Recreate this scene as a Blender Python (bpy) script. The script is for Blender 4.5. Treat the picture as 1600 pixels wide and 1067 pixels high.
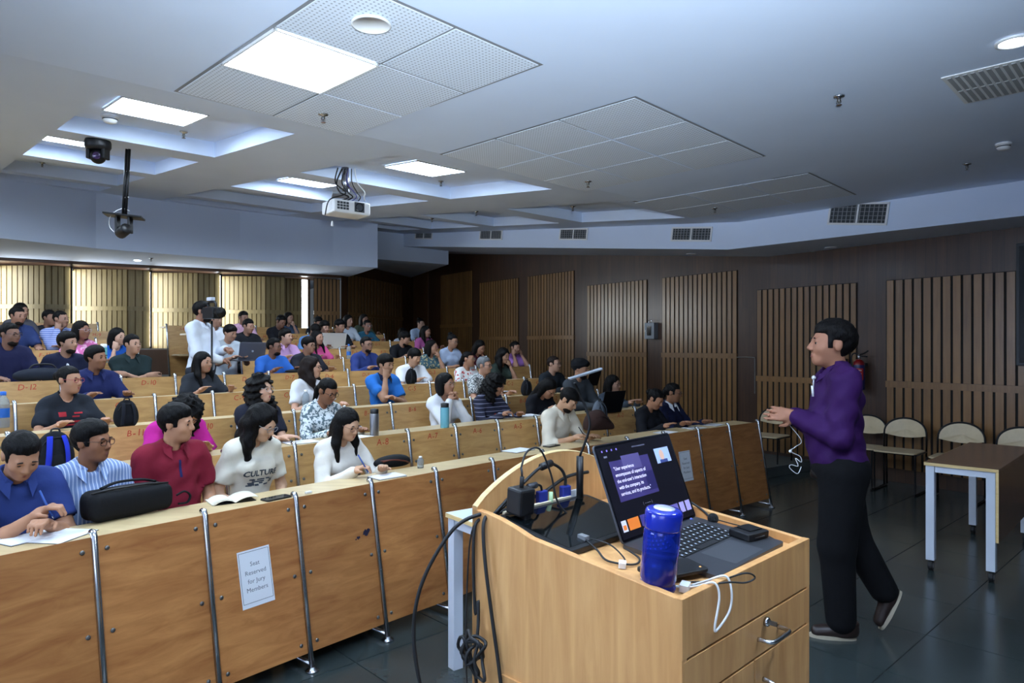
import bpy, math, random
import numpy as np
from mathutils import Matrix, Vector
random.seed(7); np.random.seed(7)
for _o in list(bpy.data.objects): bpy.data.objects.remove(_o)
SC = bpy.context.scene
COL = SC.collection
PI = math.pi
R = math.radians
# ------------------------------------------------------------------ camera, world, exposure
CAMZ = 1.6
FPX = 1080.0
cam_d = bpy.data.cameras.new('camera'); cam = bpy.data.objects.new('camera', cam_d); COL.objects.link(cam)
cam.location = (0, 0, CAMZ); cam.rotation_euler = (PI/2, 0, 0)
cam_d.sensor_width = 36; cam_d.lens = 36*FPX/1600; cam_d.shift_y = 6.5/1600
cam_d.clip_start = .05
SC.camera = cam
W = bpy.data.worlds.new('world'); SC.world = W; W.use_nodes = True
W.node_tree.nodes['Background'].inputs[0].default_value = (.75, .87, 1, 1)
W.node_tree.nodes['Background'].inputs[1].default_value = .10
SC.view_settings.view_transform = 'Standard'; SC.view_settings.look = 'None'
SC.view_settings.exposure = 0.0; SC.view_settings.gamma = 1.0
SC.view_settings.use_curve_mapping = False
try:      # shorter light paths; no effect on what is lit by what
    SC.cycles.max_bounces = 8; SC.cycles.diffuse_bounces = 4; SC.cycles.glossy_bounces = 3; SC.cycles.transmission_bounces = 6
    SC.cycles.caustics_reflective = False; SC.cycles.caustics_refractive = False
except AttributeError: pass
LED_POWER = 46.0          # emission strength of the ceiling panels
SCREEN_POWER = 3.5  # added glow of the unseen screen behind the camera
ADDED_WINDOW_POWER = 18.0  # glow of unseen windows added on the left wall
WINDOW_POWER = 12.5       # daylight behind the rear windows

# the photographer's flash, tilted up and bounced off the ceiling
fl_d = bpy.data.lights.new('flash', 'SPOT'); fl = bpy.data.objects.new('flash', fl_d); COL.objects.link(fl)
fl_d.energy = 1380; fl_d.spot_size = math.radians(96); fl_d.spot_blend = .8; fl_d.shadow_soft_size = .04; fl_d.color = (.73, .87, 1.)
fl.location = (.05, -.12, 1.78); fl.rotation_euler = (math.radians(180-45), 0, math.radians(-3))
# ------------------------------------------------------------------ materials
def lin(c):
    return tuple(((v/255)/12.92 if v/255 <= .04045 else ((v/255+.055)/1.055)**2.4) for v in c)
def hexc(h):
    h = h.lstrip('#'); return tuple(int(h[i:i+2], 16) for i in (0, 2, 4))
MATS = {}
def nodes_of(m):
    m.use_nodes = True
    nt = m.node_tree; return nt, nt.nodes, nt.links, nt.nodes['Principled BSDF']
def mk(name, rgb, rough=.5, metal=0., spec=.5, var=0., emit=0., bump=0., bscale=60., alpha=1., trans=0., ior=1.45, coat=0., vscale=8., stretch=(1, 1, 1)):
    """plain procedural material: colour with optional noise variation and fine bump"""
    if name in MATS: return MATS[name]
    m = bpy.data.materials.new(name); nt, N, L, b = nodes_of(m)
    c = lin(rgb) + (1,)
    b.inputs['Base Color'].default_value = c; b.inputs['Roughness'].default_value = rough
    b.inputs['Metallic'].default_value = metal; b.inputs['Specular IOR Level'].default_value = spec
    b.inputs['IOR'].default_value = ior
    if trans: b.inputs['Transmission Weight'].default_value = trans
    if coat: b.inputs['Coat Weight'].default_value = coat; b.inputs['Coat Roughness'].default_value = .12
    if alpha < 1: b.inputs['Alpha'].default_value = alpha
    if emit:
        b.inputs['Emission Color'].default_value = c; b.inputs['Emission Strength'].default_value = emit
    if var or bump:
        tc = N.new('ShaderNodeTexCoord'); mp = N.new('ShaderNodeMapping'); mp.inputs['Scale'].default_value = stretch
        L.new(tc.outputs['Object'], mp.inputs['Vector'])
    if var:
        nz = N.new('ShaderNodeTexNoise'); nz.inputs['Scale'].default_value = vscale; nz.inputs['Detail'].default_value = 4
        L.new(mp.outputs[0], nz.inputs['Vector'])
        mr = N.new('ShaderNodeMapRange'); mr.inputs[1].default_value = .3; mr.inputs[2].default_value = .7
        mr.inputs[3].default_value = 1-var; mr.inputs[4].default_value = 1+var*.6
        L.new(nz.outputs['Fac'], mr.inputs[0])
        mx = N.new('ShaderNodeVectorMath'); mx.operation = 'SCALE'; mx.inputs[0].default_value = c[:3]
        L.new(mr.outputs[0], mx.inputs['Scale']); L.new(mx.outputs[0], b.inputs['Base Color'])
    if bump:
        n2 = N.new('ShaderNodeTexNoise'); n2.inputs['Scale'].default_value = bscale; n2.inputs['Detail'].default_value = 3
        L.new(mp.outputs[0], n2.inputs['Vector'])
        bp = N.new('ShaderNodeBump'); bp.inputs['Strength'].default_value = bump; bp.inputs['Distance'].default_value = .01
        L.new(n2.outputs['Fac'], bp.inputs['Height']); L.new(bp.outputs[0], b.inputs['Normal'])
    MATS[name] = m; return m
def wood(name, c1, c2, rough=.42, scale=(1, 1, 9), ring=5., coat=0., stain=0., boards=0., randomize=.14, spec=.5):
    """grained wood: stretched noise for the grain, one random offset and tone per object"""
    if name in MATS: return MATS[name]
    m = bpy.data.materials.new(name); nt, N, L, b = nodes_of(m)
    tc = N.new('ShaderNodeTexCoord'); oi = N.new('ShaderNodeObjectInfo')
    off = N.new('ShaderNodeVectorMath'); off.operation = 'SCALE'; off.inputs[0].default_value = (13.1, 7.7, 19.3)
    L.new(oi.outputs['Random'], off.inputs['Scale'])
    ad = N.new('ShaderNodeVectorMath'); ad.operation = 'ADD'
    L.new(tc.outputs['Object'], ad.inputs[0]); L.new(off.outputs[0], ad.inputs[1])
    mp = N.new('ShaderNodeMapping'); mp.inputs['Scale'].default_value = scale; L.new(ad.outputs[0], mp.inputs['Vector'])
    n1 = N.new('ShaderNodeTexNoise'); n1.inputs['Scale'].default_value = ring; n1.inputs['Detail'].default_value = 6
    n1.inputs['Roughness'].default_value = .62; n1.inputs['Distortion'].default_value = .7; L.new(mp.outputs[0], n1.inputs['Vector'])
    n2 = N.new('ShaderNodeTexNoise'); n2.inputs['Scale'].default_value = 2.2; n2.inputs['Detail'].default_value = 2; L.new(ad.outputs[0], n2.inputs['Vector'])
    mixf = N.new('ShaderNodeMath'); mixf.operation = 'MULTIPLY_ADD'; mixf.inputs[1].default_value = .72
    s2 = N.new('ShaderNodeMath'); s2.operation = 'MULTIPLY'; s2.inputs[1].default_value = .3; L.new(n2.outputs['Fac'], s2.inputs[0])
    L.new(n1.outputs['Fac'], mixf.inputs[0]); L.new(s2.outputs[0], mixf.inputs[2])
    cr = N.new('ShaderNodeValToRGB'); cr.color_ramp.elements[0].position = .3; cr.color_ramp.elements[1].position = .68
    cr.color_ramp.elements[0].color = lin(c1)+(1,); cr.color_ramp.elements[1].color = lin(c2)+(1,)
    L.new(mixf.outputs[0], cr.inputs[0])
    tone = N.new('ShaderNodeMapRange'); tone.inputs[3].default_value = 1-randomize; tone.inputs[4].default_value = 1+randomize
    L.new(oi.outputs['Random'], tone.inputs[0])
    sc = N.new('ShaderNodeVectorMath'); sc.operation = 'SCALE'; L.new(cr.outputs[0], sc.inputs[0]); L.new(tone.outputs[0], sc.inputs['Scale'])
    out = sc.outputs[0]
    if boards:   # thin dark joints between veneer boards running vertically
        sx = N.new('ShaderNodeSeparateXYZ'); L.new(tc.outputs['Object'], sx.inputs[0])
        dv = N.new('ShaderNodeMath'); dv.operation = 'DIVIDE'; dv.inputs[1].default_value = boards; L.new(sx.outputs[0], dv.inputs[0])
        fr = N.new('ShaderNodeMath'); fr.operation = 'FRACT'; L.new(dv.outputs[0], fr.inputs[0])
        fl = N.new('ShaderNodeMath'); fl.operation = 'FLOOR'; L.new(dv.outputs[0], fl.inputs[0])
        wn = N.new('ShaderNodeTexWhiteNoise'); wn.noise_dimensions = '1D'; L.new(fl.outputs[0], wn.inputs['W'])
        mr = N.new('ShaderNodeMapRange'); mr.inputs[3].default_value = .82; mr.inputs[4].default_value = 1.12; L.new(wn.outputs['Value'], mr.inputs[0])
        lt = N.new('ShaderNodeMath'); lt.operation = 'GREATER_THAN'; lt.inputs[1].default_value = .05; L.new(fr.outputs[0], lt.inputs[0])
        l2 = N.new('ShaderNodeMapRange'); l2.inputs[3].default_value = .55; l2.inputs[4].default_value = 1; L.new(lt.outputs[0], l2.inputs[0])
        mu = N.new('ShaderNodeMath'); mu.operation = 'MULTIPLY'; L.new(mr.outputs[0], mu.inputs[0]); L.new(l2.outputs[0], mu.inputs[1])
        s3 = N.new('ShaderNodeVectorMath'); s3.operation = 'SCALE'; L.new(out, s3.inputs[0]); L.new(mu.outputs[0], s3.inputs['Scale']); out = s3.outputs[0]
    if stain:    # old spill marks
        n3 = N.new('ShaderNodeTexNoise'); n3.inputs['Scale'].default_value = 7; n3.inputs['Detail'].default_value = 5; L.new(ad.outputs[0], n3.inputs['Vector'])
        m3 = N.new('ShaderNodeMapRange'); m3.inputs[1].default_value = .66; m3.inputs[2].default_value = .74; m3.inputs[3].default_value = 1; m3.inputs[4].default_value = 1-stain
        L.new(n3.outputs['Fac'], m3.inputs[0])
        s4 = N.new('ShaderNodeVectorMath'); s4.operation = 'SCALE'; L.new(out, s4.inputs[0]); L.new(m3.outputs[0], s4.inputs['Scale']); out = s4.outputs[0]
    L.new(out, b.inputs['Base Color'])
    bp = N.new('ShaderNodeBump'); bp.inputs['Strength'].default_value = .12; bp.inputs['Distance'].default_value = .004
    L.new(n1.outputs['Fac'], bp.inputs['Height']); L.new(bp.outputs[0], b.inputs['Normal'])
    b.inputs['Roughness'].default_value = rough; b.inputs['Specular IOR Level'].default_value = spec
    if coat: b.inputs['Coat Weight'].default_value = coat; b.inputs['Coat Roughness'].default_value = .22; b.inputs['Coat IOR'].default_value = 1.6
    MATS[name] = m; return m
def dotted(name, rgb, scale, size, dark):
    """perforated tile: a regular grid of small dark holes"""
    m = bpy.data.materials.new(name); nt, N, L, b = nodes_of(m)
    tc = N.new('ShaderNodeTexCoord'); mp = N.new('ShaderNodeMapping'); mp.inputs['Scale'].default_value = (scale, scale, 0)
    L.new(tc.outputs['Object'], mp.inputs['Vector'])
    fr = N.new('ShaderNodeVectorMath'); fr.operation = 'FRACTION'; L.new(mp.outputs[0], fr.inputs[0])
    sb = N.new('ShaderNodeVectorMath'); sb.operation = 'SUBTRACT'; sb.inputs[1].default_value = (.5, .5, 0); L.new(fr.outputs[0], sb.inputs[0])
    ln = N.new('ShaderNodeVectorMath'); ln.operation = 'LENGTH'; L.new(sb.outputs[0], ln.inputs[0])
    gt = N.new('ShaderNodeMath'); gt.operation = 'LESS_THAN'; gt.inputs[1].default_value = size; L.new(ln.outputs['Value'], gt.inputs[0])
    mx = N.new('ShaderNodeMix'); mx.data_type = 'RGBA'; L.new(gt.outputs[0], mx.inputs['Factor'])
    mx.inputs['A'].default_value = lin(rgb)+(1,); mx.inputs['B'].default_value = lin(dark)+(1,)
    L.new(mx.outputs['Result'], b.inputs['Base Color']); b.inputs['Roughness'].default_value = .8
    MATS[name] = m; return m
def stripes(name, rgb, rgb2, scale, axis=0, duty=.35, wobble=0., rough=.85):
    """two-colour cloth: fine stripes along one axis of the garment"""
    m = bpy.data.materials.new(name); nt, N, L, b = nodes_of(m)
    tc = N.new('ShaderNodeTexCoord'); sx = N.new('ShaderNodeSeparateXYZ'); src = tc.outputs['Object']
    if wobble:
        nz = N.new('ShaderNodeTexNoise'); nz.inputs['Scale'].default_value = 9; L.new(src, nz.inputs['Vector'])
        mm = N.new('ShaderNodeVectorMath'); mm.operation = 'MULTIPLY_ADD'; mm.inputs[1].default_value = (wobble,)*3
        L.new(nz.outputs['Color'], mm.inputs[0]); L.new(src, mm.inputs[2]); src = mm.outputs[0]
    L.new(src, sx.inputs[0])
    mu = N.new('ShaderNodeMath'); mu.operation = 'MULTIPLY'; mu.inputs[1].default_value = scale; L.new(sx.outputs[axis], mu.inputs[0])
    fr = N.new('ShaderNodeMath'); fr.operation = 'FRACT'; L.new(mu.outputs[0], fr.inputs[0])
    lt = N.new('ShaderNodeMath'); lt.operation = 'LESS_THAN'; lt.inputs[1].default_value = duty; L.new(fr.outputs[0], lt.inputs[0])
    mx = N.new('ShaderNodeMix'); mx.data_type = 'RGBA'; L.new(lt.outputs[0], mx.inputs['Factor'])
    mx.inputs['A'].default_value = lin(rgb)+(1,); mx.inputs['B'].default_value = lin(rgb2)+(1,)
    L.new(mx.outputs['Result'], b.inputs['Base Color']); b.inputs['Roughness'].default_value = rough
    MATS[name] = m; return m
def print_cloth(name, rgb, rgb2, scale=45., thr=.52, rough=.85, voronoi=False):
    """all-over printed cloth"""
    m = bpy.data.materials.new(name); nt, N, L, b = nodes_of(m)
    tc = N.new('ShaderNodeTexCoord')
    if voronoi:
        nz = N.new('ShaderNodeTexVoronoi'); nz.inputs['Scale'].default_value = scale; o = nz.outputs['Distance']
    else:
        nz = N.new('ShaderNodeTexNoise'); nz.inputs['Scale'].default_value = scale; nz.inputs['Detail'].default_value = 2; o = nz.outputs['Fac']
    L.new(tc.outputs['Object'], nz.inputs['Vector'])
    gt = N.new('ShaderNodeMath'); gt.operation = 'GREATER_THAN'; gt.inputs[1].default_value = thr; L.new(o, gt.inputs[0])
    mx = N.new('ShaderNodeMix'); mx.data_type = 'RGBA'; L.new(gt.outputs[0], mx.inputs['Factor'])
    mx.inputs['A'].default_value = lin(rgb)+(1,); mx.inputs['B'].default_value = lin(rgb2)+(1,)
    L.new(mx.outputs['Result'], b.inputs['Base Color']); b.inputs['Roughness'].default_value = rough
    MATS[name] = m; return m

PLY = wood('desk plywood', (136, 80, 40), (186, 128, 74), rough=.38, scale=(1.2, 1, 7), ring=3.2, spec=.4)
PLYB = wood('pale seat plywood', (160, 116, 66), (204, 162, 104), rough=.34, scale=(1.2, 1, 7), ring=3.2, spec=.45)
SLATR = wood('rear bay slat wood', (108, 92, 54), (136, 118, 74), rough=.45, scale=(6, 1, .4), ring=4, randomize=.1)
PLYTOP = wood('desk top plywood', (176, 150, 108), (205, 182, 138), rough=.35, scale=(1, 6, 1), ring=3)
PLYPOD = wood('podium plywood', (176, 122, 70), (210, 160, 104), rough=.42, scale=(9, 9, .9), ring=3.0, stain=.18, randomize=.02, spec=.4)
PLYEDGE = wood('plywood edge', (196, 164, 108), (222, 196, 140), rough=.6, scale=(1, 1, 30), ring=4)
VENEER = wood('wall veneer', (54, 33, 20), (76, 48, 28), rough=.5, scale=(8, 1, .5), ring=3.5, boards=.11, randomize=.0, coat=.55)
SLAT = wood('slat wood', (116, 80, 40), (142, 102, 54), rough=.5, scale=(6, 1, .4), ring=4, randomize=.16, coat=.9)
WAINSCOT = wood('wainscot veneer', (70, 46, 28), (92, 62, 38), rough=.4, scale=(1, 1, .5), ring=3)
TABLETOP = wood('table laminate', (92, 60, 36), (120, 82, 50), rough=.22, scale=(1, 6, 1), ring=3, randomize=.03)
BACKING = mk('dark backing', (26, 21, 18), .8)
BACKR = mk('rear bay backing', (96, 76, 44), .8)
PAINT = mk('white ceiling paint', (212, 224, 244), .75, var=.03, vscale=1.2)
TILE = dotted('perforated ceiling tile', (220, 228, 240), 40, .22, (158, 164, 174))
TGRID = mk('ceiling grid metal', (128, 130, 134), .6)
CHROME = mk('chrome tube', (190, 190, 192), .22, 1.)
STEELG = mk('grey bolt steel', (120, 120, 118), .35, .9)
BLACKP = mk('black plastic', (18, 18, 20), .45)
BLACKM = mk('black matte metal', (16, 16, 18), .4, .3)
BLACKR = mk('black rubber', (22, 22, 24), .6)
WHITEP = mk('white plastic', (226, 226, 226), .45)
WHITEM = mk('white painted steel', (205, 212, 224), .35)
LEDM = mk('lit panel diffuser', (214, 234, 255), .5, emit=LED_POWER)
FLOORM = mk('dark kota stone', (50, 58, 58), .22, var=.22, vscale=3.0, bump=.03, bscale=25)
JOINT = mk('floor joint', (110, 118, 116), .6)
CREAM = mk('cream laminate', (214, 194, 158), .3, var=.06, vscale=20)
PAPER = mk('paper white', (226, 228, 232), .8)
INK = mk('ink black', (40, 42, 48), .7)
REDINK = mk('red marker', (176, 52, 30), .6)
GRILLE = mk('vent slat', (150, 152, 154), .5)
GRILLD = mk('vent dark', (62, 66, 70), .8)

# ------------------------------------------------------------------ mesh helpers
PM = {}
def setp(o, **kw):
    for k, v in kw.items():
        if v is not None: o[k] = v
    return o
def thing(name, label, cat, loc=(0, 0, 0), rotz=0., group=None, kind=None, M=None):
    o = bpy.data.objects.new(name, None); COL.objects.link(o); o.empty_display_size = .1
    if M is None: M = Matrix.Translation(loc) @ Matrix.Rotation(rotz, 4, 'Z')
    o.matrix_world = M; PM[o.name] = M
    setp(o, label=label, category=cat, group=group, kind=kind); return o
def inst(name, mesh, parent=None, M=None):
    """an object that shares mesh data, placed by a world matrix"""
    o = bpy.data.objects.new(name, mesh); COL.objects.link(o)
    M = M if M is not None else Matrix.Identity(4)
    PM[o.name] = M
    if parent is not None:
        o.parent = parent; o.matrix_local = PM[parent.name].inverted() @ M
    else: o.matrix_world = M
    return o
class G:
    def __init__(s): s.v = []; s.f = []; s.m = []
    def add(s, vs, fs, mat=0):
        n = len(s.v); s.v += [tuple(p) for p in vs]; s.f += [tuple(i+n for i in q) for q in fs]; s.m += [mat]*len(fs); return s
    def obox(s, c, ax, ay, az, mat=0):
        c, ax, ay, az = Vector(c), Vector(ax), Vector(ay), Vector(az)
        vs = [c+i*ax+j*ay+k*az for k in (-1, 1) for j in (-1, 1) for i in (-1, 1)]
        fs = [(0, 2, 3, 1), (4, 5, 7, 6), (0, 1, 5, 4), (2, 6, 7, 3), (0, 4, 6, 2), (1, 3, 7, 5)]
        if ax.cross(ay).dot(az) < 0: fs = [q[::-1] for q in fs]
        return s.add(vs, fs, mat)
    def box(s, c, size, mat=0, rz=0.):
        ca, sa = math.cos(rz), math.sin(rz)
        return s.obox(c, (ca*size[0]/2, sa*size[0]/2, 0), (-sa*size[1]/2, ca*size[1]/2, 0), (0, 0, size[2]/2), mat)
    def tube(s, path, r, seg=8, mat=0, caps=True, flat=None):
        P = [Vector(p) for p in path]; n = len(P); rs = r if isinstance(r, (list, tuple)) else [r]*n
        up = None; rings = []
        for i in range(n):
            t = (P[min(i+1, n-1)]-P[max(i-1, 0)])
            if t.length < 1e-9: t = Vector((0, 0, 1))
            t.normalize()
            if up is None:
                a = Vector((0, 0, 1)) if abs(t.z) < .9 else Vector((1, 0, 0)); up = (a-t*a.dot(t)).normalized()
            else:
                up = up-t*up.dot(t)
                up = up.normalized() if up.length > 1e-6 else t.orthogonal().normalized()
            b = t.cross(up)
            fu = flat if flat else 1.
            rings.append([P[i]+rs[i]*(math.cos(2*PI*j/seg)*b+fu*math.sin(2*PI*j/seg)*up) for j in range(seg)])
        vs = [p for q in rings for p in q]
        fs = [(i*seg+j, i*seg+(j+1) % seg, (i+1)*seg+(j+1) % seg, (i+1)*seg+j) for i in range(n-1) for j in range(seg)]
        if caps: fs += [tuple(range(seg))[::-1], tuple(range((n-1)*seg, n*seg))]
        return s.add(vs, fs, mat)
    def lathe(s, prof, seg=20, M=None, mat=0, mats=None):
        """profile of (radius, height) turned about local Z"""
        M = M or Matrix.Identity(4); n = len(prof)
        vs = [M @ Vector((r*math.cos(2*PI*j/seg), r*math.sin(2*PI*j/seg), z)) for r, z in prof for j in range(seg)]
        for i in range(n-1):
            fs = [(i*seg+j, i*seg+(j+1) % seg, (i+1)*seg+(j+1) % seg, (i+1)*seg+j) for j in range(seg)]
            if i == 0: s._b = len(s.v); s.add(vs, fs, mats[0] if mats else mat)
            else:
                s.f += [tuple(q+s._b for q in f) for f in fs]; s.m += [mats[i] if mats else mat]*seg
        b = s._b
        s.f += [tuple(b+j for j in range(seg))[::-1], tuple(b+(n-1)*seg+j for j in range(seg))]
        s.m += [mats[0] if mats else mat, mats[-1] if mats else mat]; return s
    def prism(s, poly, ext, mat=0):
        """closed polygon (3d points, in one plane) extruded by a vector"""
        n = len(poly); e = Vector(ext); P = [Vector(p) for p in poly]
        nn = Vector((0, 0, 0))
        for i in range(n): nn += P[i].cross(P[(i+1) % n])
        if nn.dot(e) < 0: P = P[::-1]
        vs = P+[p+e for p in P]
        fs = [tuple(range(n))[::-1], tuple(range(n, 2*n))]+[(i, (i+1) % n, n+(i+1) % n, n+i) for i in range(n)]
        return s.add(vs, fs, mat)
    def ball(s, c, r, seg=12, rings=8, mat=0, M=None):
        c = Vector(c); r = r if isinstance(r, (list, tuple)) else (r, r, r); M3 = M or Matrix.Identity(3)
        vs = [c+M3 @ Vector((0, 0, -r[2]))]
        for i in range(1, rings):
            a = -PI/2+PI*i/rings
            vs += [c+M3 @ Vector((r[0]*math.cos(a)*math.cos(2*PI*j/seg), r[1]*math.cos(a)*math.sin(2*PI*j/seg), r[2]*math.sin(a))) for j in range(seg)]
        vs.append(c+M3 @ Vector((0, 0, r[2]))); t = len(vs)-1
        fs = [(0, 1+(j+1) % seg, 1+j) for j in range(seg)]
        for i in range(rings-2):
            fs += [(1+i*seg+j, 1+i*seg+(j+1) % seg, 1+(i+1)*seg+(j+1) % seg, 1+(i+1)*seg+j) for j in range(seg)]
        o = 1+(rings-2)*seg
        fs += [(o+j, o+(j+1) % seg, t) for j in range(seg)]
        return s.add(vs, fs, mat)
    def mesh(s, name, mats, smooth=False):
        me = bpy.data.meshes.new(name); me.from_pydata(s.v, [], s.f)
        for m in (mats if isinstance(mats, (list, tuple)) else [mats]): me.materials.append(m)
        if any(s.m): me.polygons.foreach_set('material_index', s.m)
        if smooth: me.polygons.foreach_set('use_smooth', [True]*len(s.f))
        me.update(); return me
    def build(s, name, mats, parent=None, smooth=False, world=True, bevel=0., M=None):
        """link as one object; world=True: vertices are world coordinates"""
        me = s.mesh(name, mats, smooth)
        if parent is not None and world: me.transform(PM[parent.name].inverted())
        o = bpy.data.objects.new(name, me); COL.objects.link(o)
        if parent is not None: o.parent = parent
        PM[o.name] = PM[parent.name] if parent is not None else Matrix.Identity(4)
        if M is not None and parent is None: o.matrix_world = M; PM[o.name] = M
        if bevel:
            md = o.modifiers.new('bevel', 'BEVEL'); md.width = bevel; md.segments = 2; md.limit_method = 'ANGLE'; md.angle_limit = R(40)
        return o
def single(g, name, mats, label, cat, base=None, group=None, smooth=False, bevel=0., kind=None):
    """a thing that is one mesh, its origin moved to base"""
    me = g.mesh(name, mats, smooth)
    base = Vector(base) if base is not None else Vector(me.vertices[0].co)
    me.transform(Matrix.Translation(-base))
    o = bpy.data.objects.new(name, me); COL.objects.link(o); o.location = base; PM[o.name] = Matrix.Translation(base)
    setp(o, label=label, category=cat, group=group, kind=kind)
    if bevel:
        md = o.modifiers.new('bevel', 'BEVEL'); md.width = bevel; md.segments = 2; md.limit_method = 'ANGLE'; md.angle_limit = R(40)
    return o
def struct(g, name, mats, smooth=False, label=None, M=None):
    o = g.build(name, mats, None, smooth, M=M); o['kind'] = 'structure'
    if label: o['label'] = label
    return o
def spline(pts, n=8):
    """Catmull-Rom through the points"""
    P = [Vector(p) for p in pts]; out = []
    for i in range(len(P)-1):
        p0, p1, p2, p3 = P[max(i-1, 0)], P[i], P[i+1], P[min(i+2, len(P)-1)]
        for j in range(n):
            t = j/n
            out.append(.5*((2*p1)+(p2-p0)*t+(2*p0-5*p1+4*p2-p3)*t*t+(3*p1-p0-3*p2+p3)*t**3))
    out.append(P[-1]); return out
def text_mesh(s, size, mat, align='CENTER', shear=0., bold=0., spacing=1.):
    c = bpy.data.curves.new('t', 'FONT'); c.body = s; c.size = size; c.align_x = align; c.align_y = 'CENTER'; c.shear = shear
    c.offset = bold; c.space_line = spacing; c.resolution_u = 2
    o = bpy.data.objects.new('t', c); COL.objects.link(o)
    dg = bpy.context.evaluated_depsgraph_get(); me = bpy.data.meshes.new_from_object(o.evaluated_get(dg), depsgraph=dg)
    bpy.data.objects.remove(o); bpy.data.curves.remove(c)
    me.materials.clear()
    if mat: me.materials.append(mat)
    return me
GLY = {}
def _glyphs():
    for ch in 'ABCDEFGHI-0123456789':
        me = text_mesh(ch, 1., None, align='LEFT'); GLY[ch] = ([tuple(v.co) for v in me.vertices], [tuple(p.vertices) for p in me.polygons])
        bpy.data.meshes.remove(me)
def short_text(s, size, mat):
    """hand-lettered seat number put together from cached letters"""
    g = G(); x = 0
    for ch in s:
        v, f = GLY[ch]; w = max(p[0] for p in v); dy = random.uniform(-.05, .05); k = random.uniform(.9, 1.1)
        g.add([(x+p[0]*k+p[1]*.18, p[1]*k+dy, 0) for p in v], f); x += w*k+.09
    g.v = [((p[0]-x/2)*size, p[1]*size, 0) for p in g.v]; return g.mesh('seat_number', mat)
def frame(o, x, y, z=None):
    """matrix from origin and two axes"""
    x = Vector(x).normalized(); y = Vector(y); y = (y-x*y.dot(x)).normalized(); z = x.cross(y)
    M = Matrix.Identity(4)
    for i in range(3): M[i][0], M[i][1], M[i][2], M[i][3] = x[i], y[i], z[i], o[i]
    return M
def ray(px, py): return Vector(((px-800)/FPX, 1., (540-py)/FPX))
def on_z(px, py, z):
    d = ray(px, py); t = (z-CAMZ)/d.z; return Vector((d.x*t, t, z))
def at_y(px, py, y):
    d = ray(px, py); return Vector((d.x*y, y, CAMZ+d.z*y))

_glyphs()
# ================================================================== ROOM
# ceiling frame: flat in front, rising towards the rear behind a crease
CH = R(48); CU = Vector((math.sin(CH), math.cos(CH), 0)); CV = Vector((-math.cos(CH), math.sin(CH), 0))
CP = Vector((-1.5, 4.75, 0)); CZ = 3.15; CS = .10
def ceil_z(v): return CZ+CS*max(0., v)
def cpt(u, v, dz=0.):
    p = CP+CU*u+CV*v; return Vector((p.x, p.y, ceil_z(v)+dz))
def uv_of(p): d = Vector((p[0], p[1], 0))-CP; return d.dot(CU), d.dot(CV)
def on_ceil(px, py, extra=0.):
    d = ray(px, py); h = CZ+extra-CAMZ
    t = h/d.z; p = d*t
    if uv_of(p)[1] > 0:
        d2 = Vector((d.x, d.y, 0)); t = (h-CS*CP.dot(CV))/(d.z-CS*d2.dot(CV)); p = d*t
    return Vector((p.x, p.y, p.z+CAMZ))
COFFU = [(-4.6, -2.1), (-1.05, .2), (1.05, 2.95), (3.85, 5.3)]
COFFV = [(.42, 2.15), (2.6, 4.1), (4.45, 5.85), (6.2, 6.95)]
REC = .14
ub = sorted(set([-9., 5.3, 14.]+[x for p in COFFU for x in p])); vb = sorted(set([-9.5, 0., 16.]+[x for p in COFFV for x in p]))
def is_coff(u, v): return any(a < u < b for a, b in COFFU) and any(a < v < b for a, b in COFFV)
g = G()
for i in range(len(ub)-1):
    for j in range(len(vb)-1):
        u0, u1, v0, v1 = ub[i], ub[i+1], vb[j], vb[j+1]
        c = is_coff((u0+u1)/2, (v0+v1)/2); z = REC if c else 0.
        q = [cpt(u0, v0, z), cpt(u1, v0, z), cpt(u1, v1, z), cpt(u0, v1, z)]
        g.add(q, [(0, 3, 2, 1)])
        if c:
            l = [cpt(u0, v0), cpt(u1, v0), cpt(u1, v1), cpt(u0, v1)]
            for a in range(4):
                b = (a+1) % 4; g.add([l[a], l[b], q[b], q[a]], [(0, 1, 2, 3)])
struct(g, 'ceiling', PAINT, label='white painted ceiling with square coffers rising towards the rear')
ceil_o = bpy.data.objects['ceiling']

# ---- acoustic tile patches
TA = R(44); ta = Vector((math.sin(TA), math.cos(TA), 0)); tb = Vector((-math.cos(TA), math.sin(TA), 0)); TS = .62
gt = G(); gt.box((0, 0, .004), (TS-.016, TS-.016, .003)); tile_me = gt.mesh('ceiling_tile', TILE)
def tile_patch(J, irange, jrange, skip=()):
    J = Vector(J)
    g = G(); lo = J+ta*irange[0]*TS+tb*jrange[0]*TS
    a = ta*TS*(irange[1]-irange[0]); b = tb*TS*(jrange[1]-jrange[0])
    def zz(p): return Vector((p.x, p.y, ceil_z(uv_of(p)[1])-.003))
    ee = .012
    P = [lo-ta*ee-tb*ee, lo+a+ta*ee-tb*ee, lo+a+b+ta*ee+tb*ee, lo+b-ta*ee+tb*ee]
    g.add([zz(p) for p in P], [(0, 3, 2, 1)])
    g.build('tile_grid', TGRID, ceil_o)
    for i in range(irange[0], irange[1]):
        for j in range(jrange[0], jrange[1]):
            if (i, j) in skip: continue
            c = J+ta*(i+.5)*TS+tb*(j+.5)*TS
            M = frame((c.x, c.y, ceil_z(uv_of(c)[1])-.009), ta, tb)
            inst('ceiling_tile', tile_me, ceil_o, M)
JP1 = Vector((-.72, 3.79, 0)); JP2 = Vector((.75, 5.18, 0)); JP3 = Vector((2.21, 6.62, 0))
tile_patch(JP1, (-1, 1), (-1, 2), skip=[(-1, 0)])
tile_patch(JP2, (-1, 2), (-1, 2))
tile_patch(JP3, (0, 2), (-1, 2))

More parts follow.
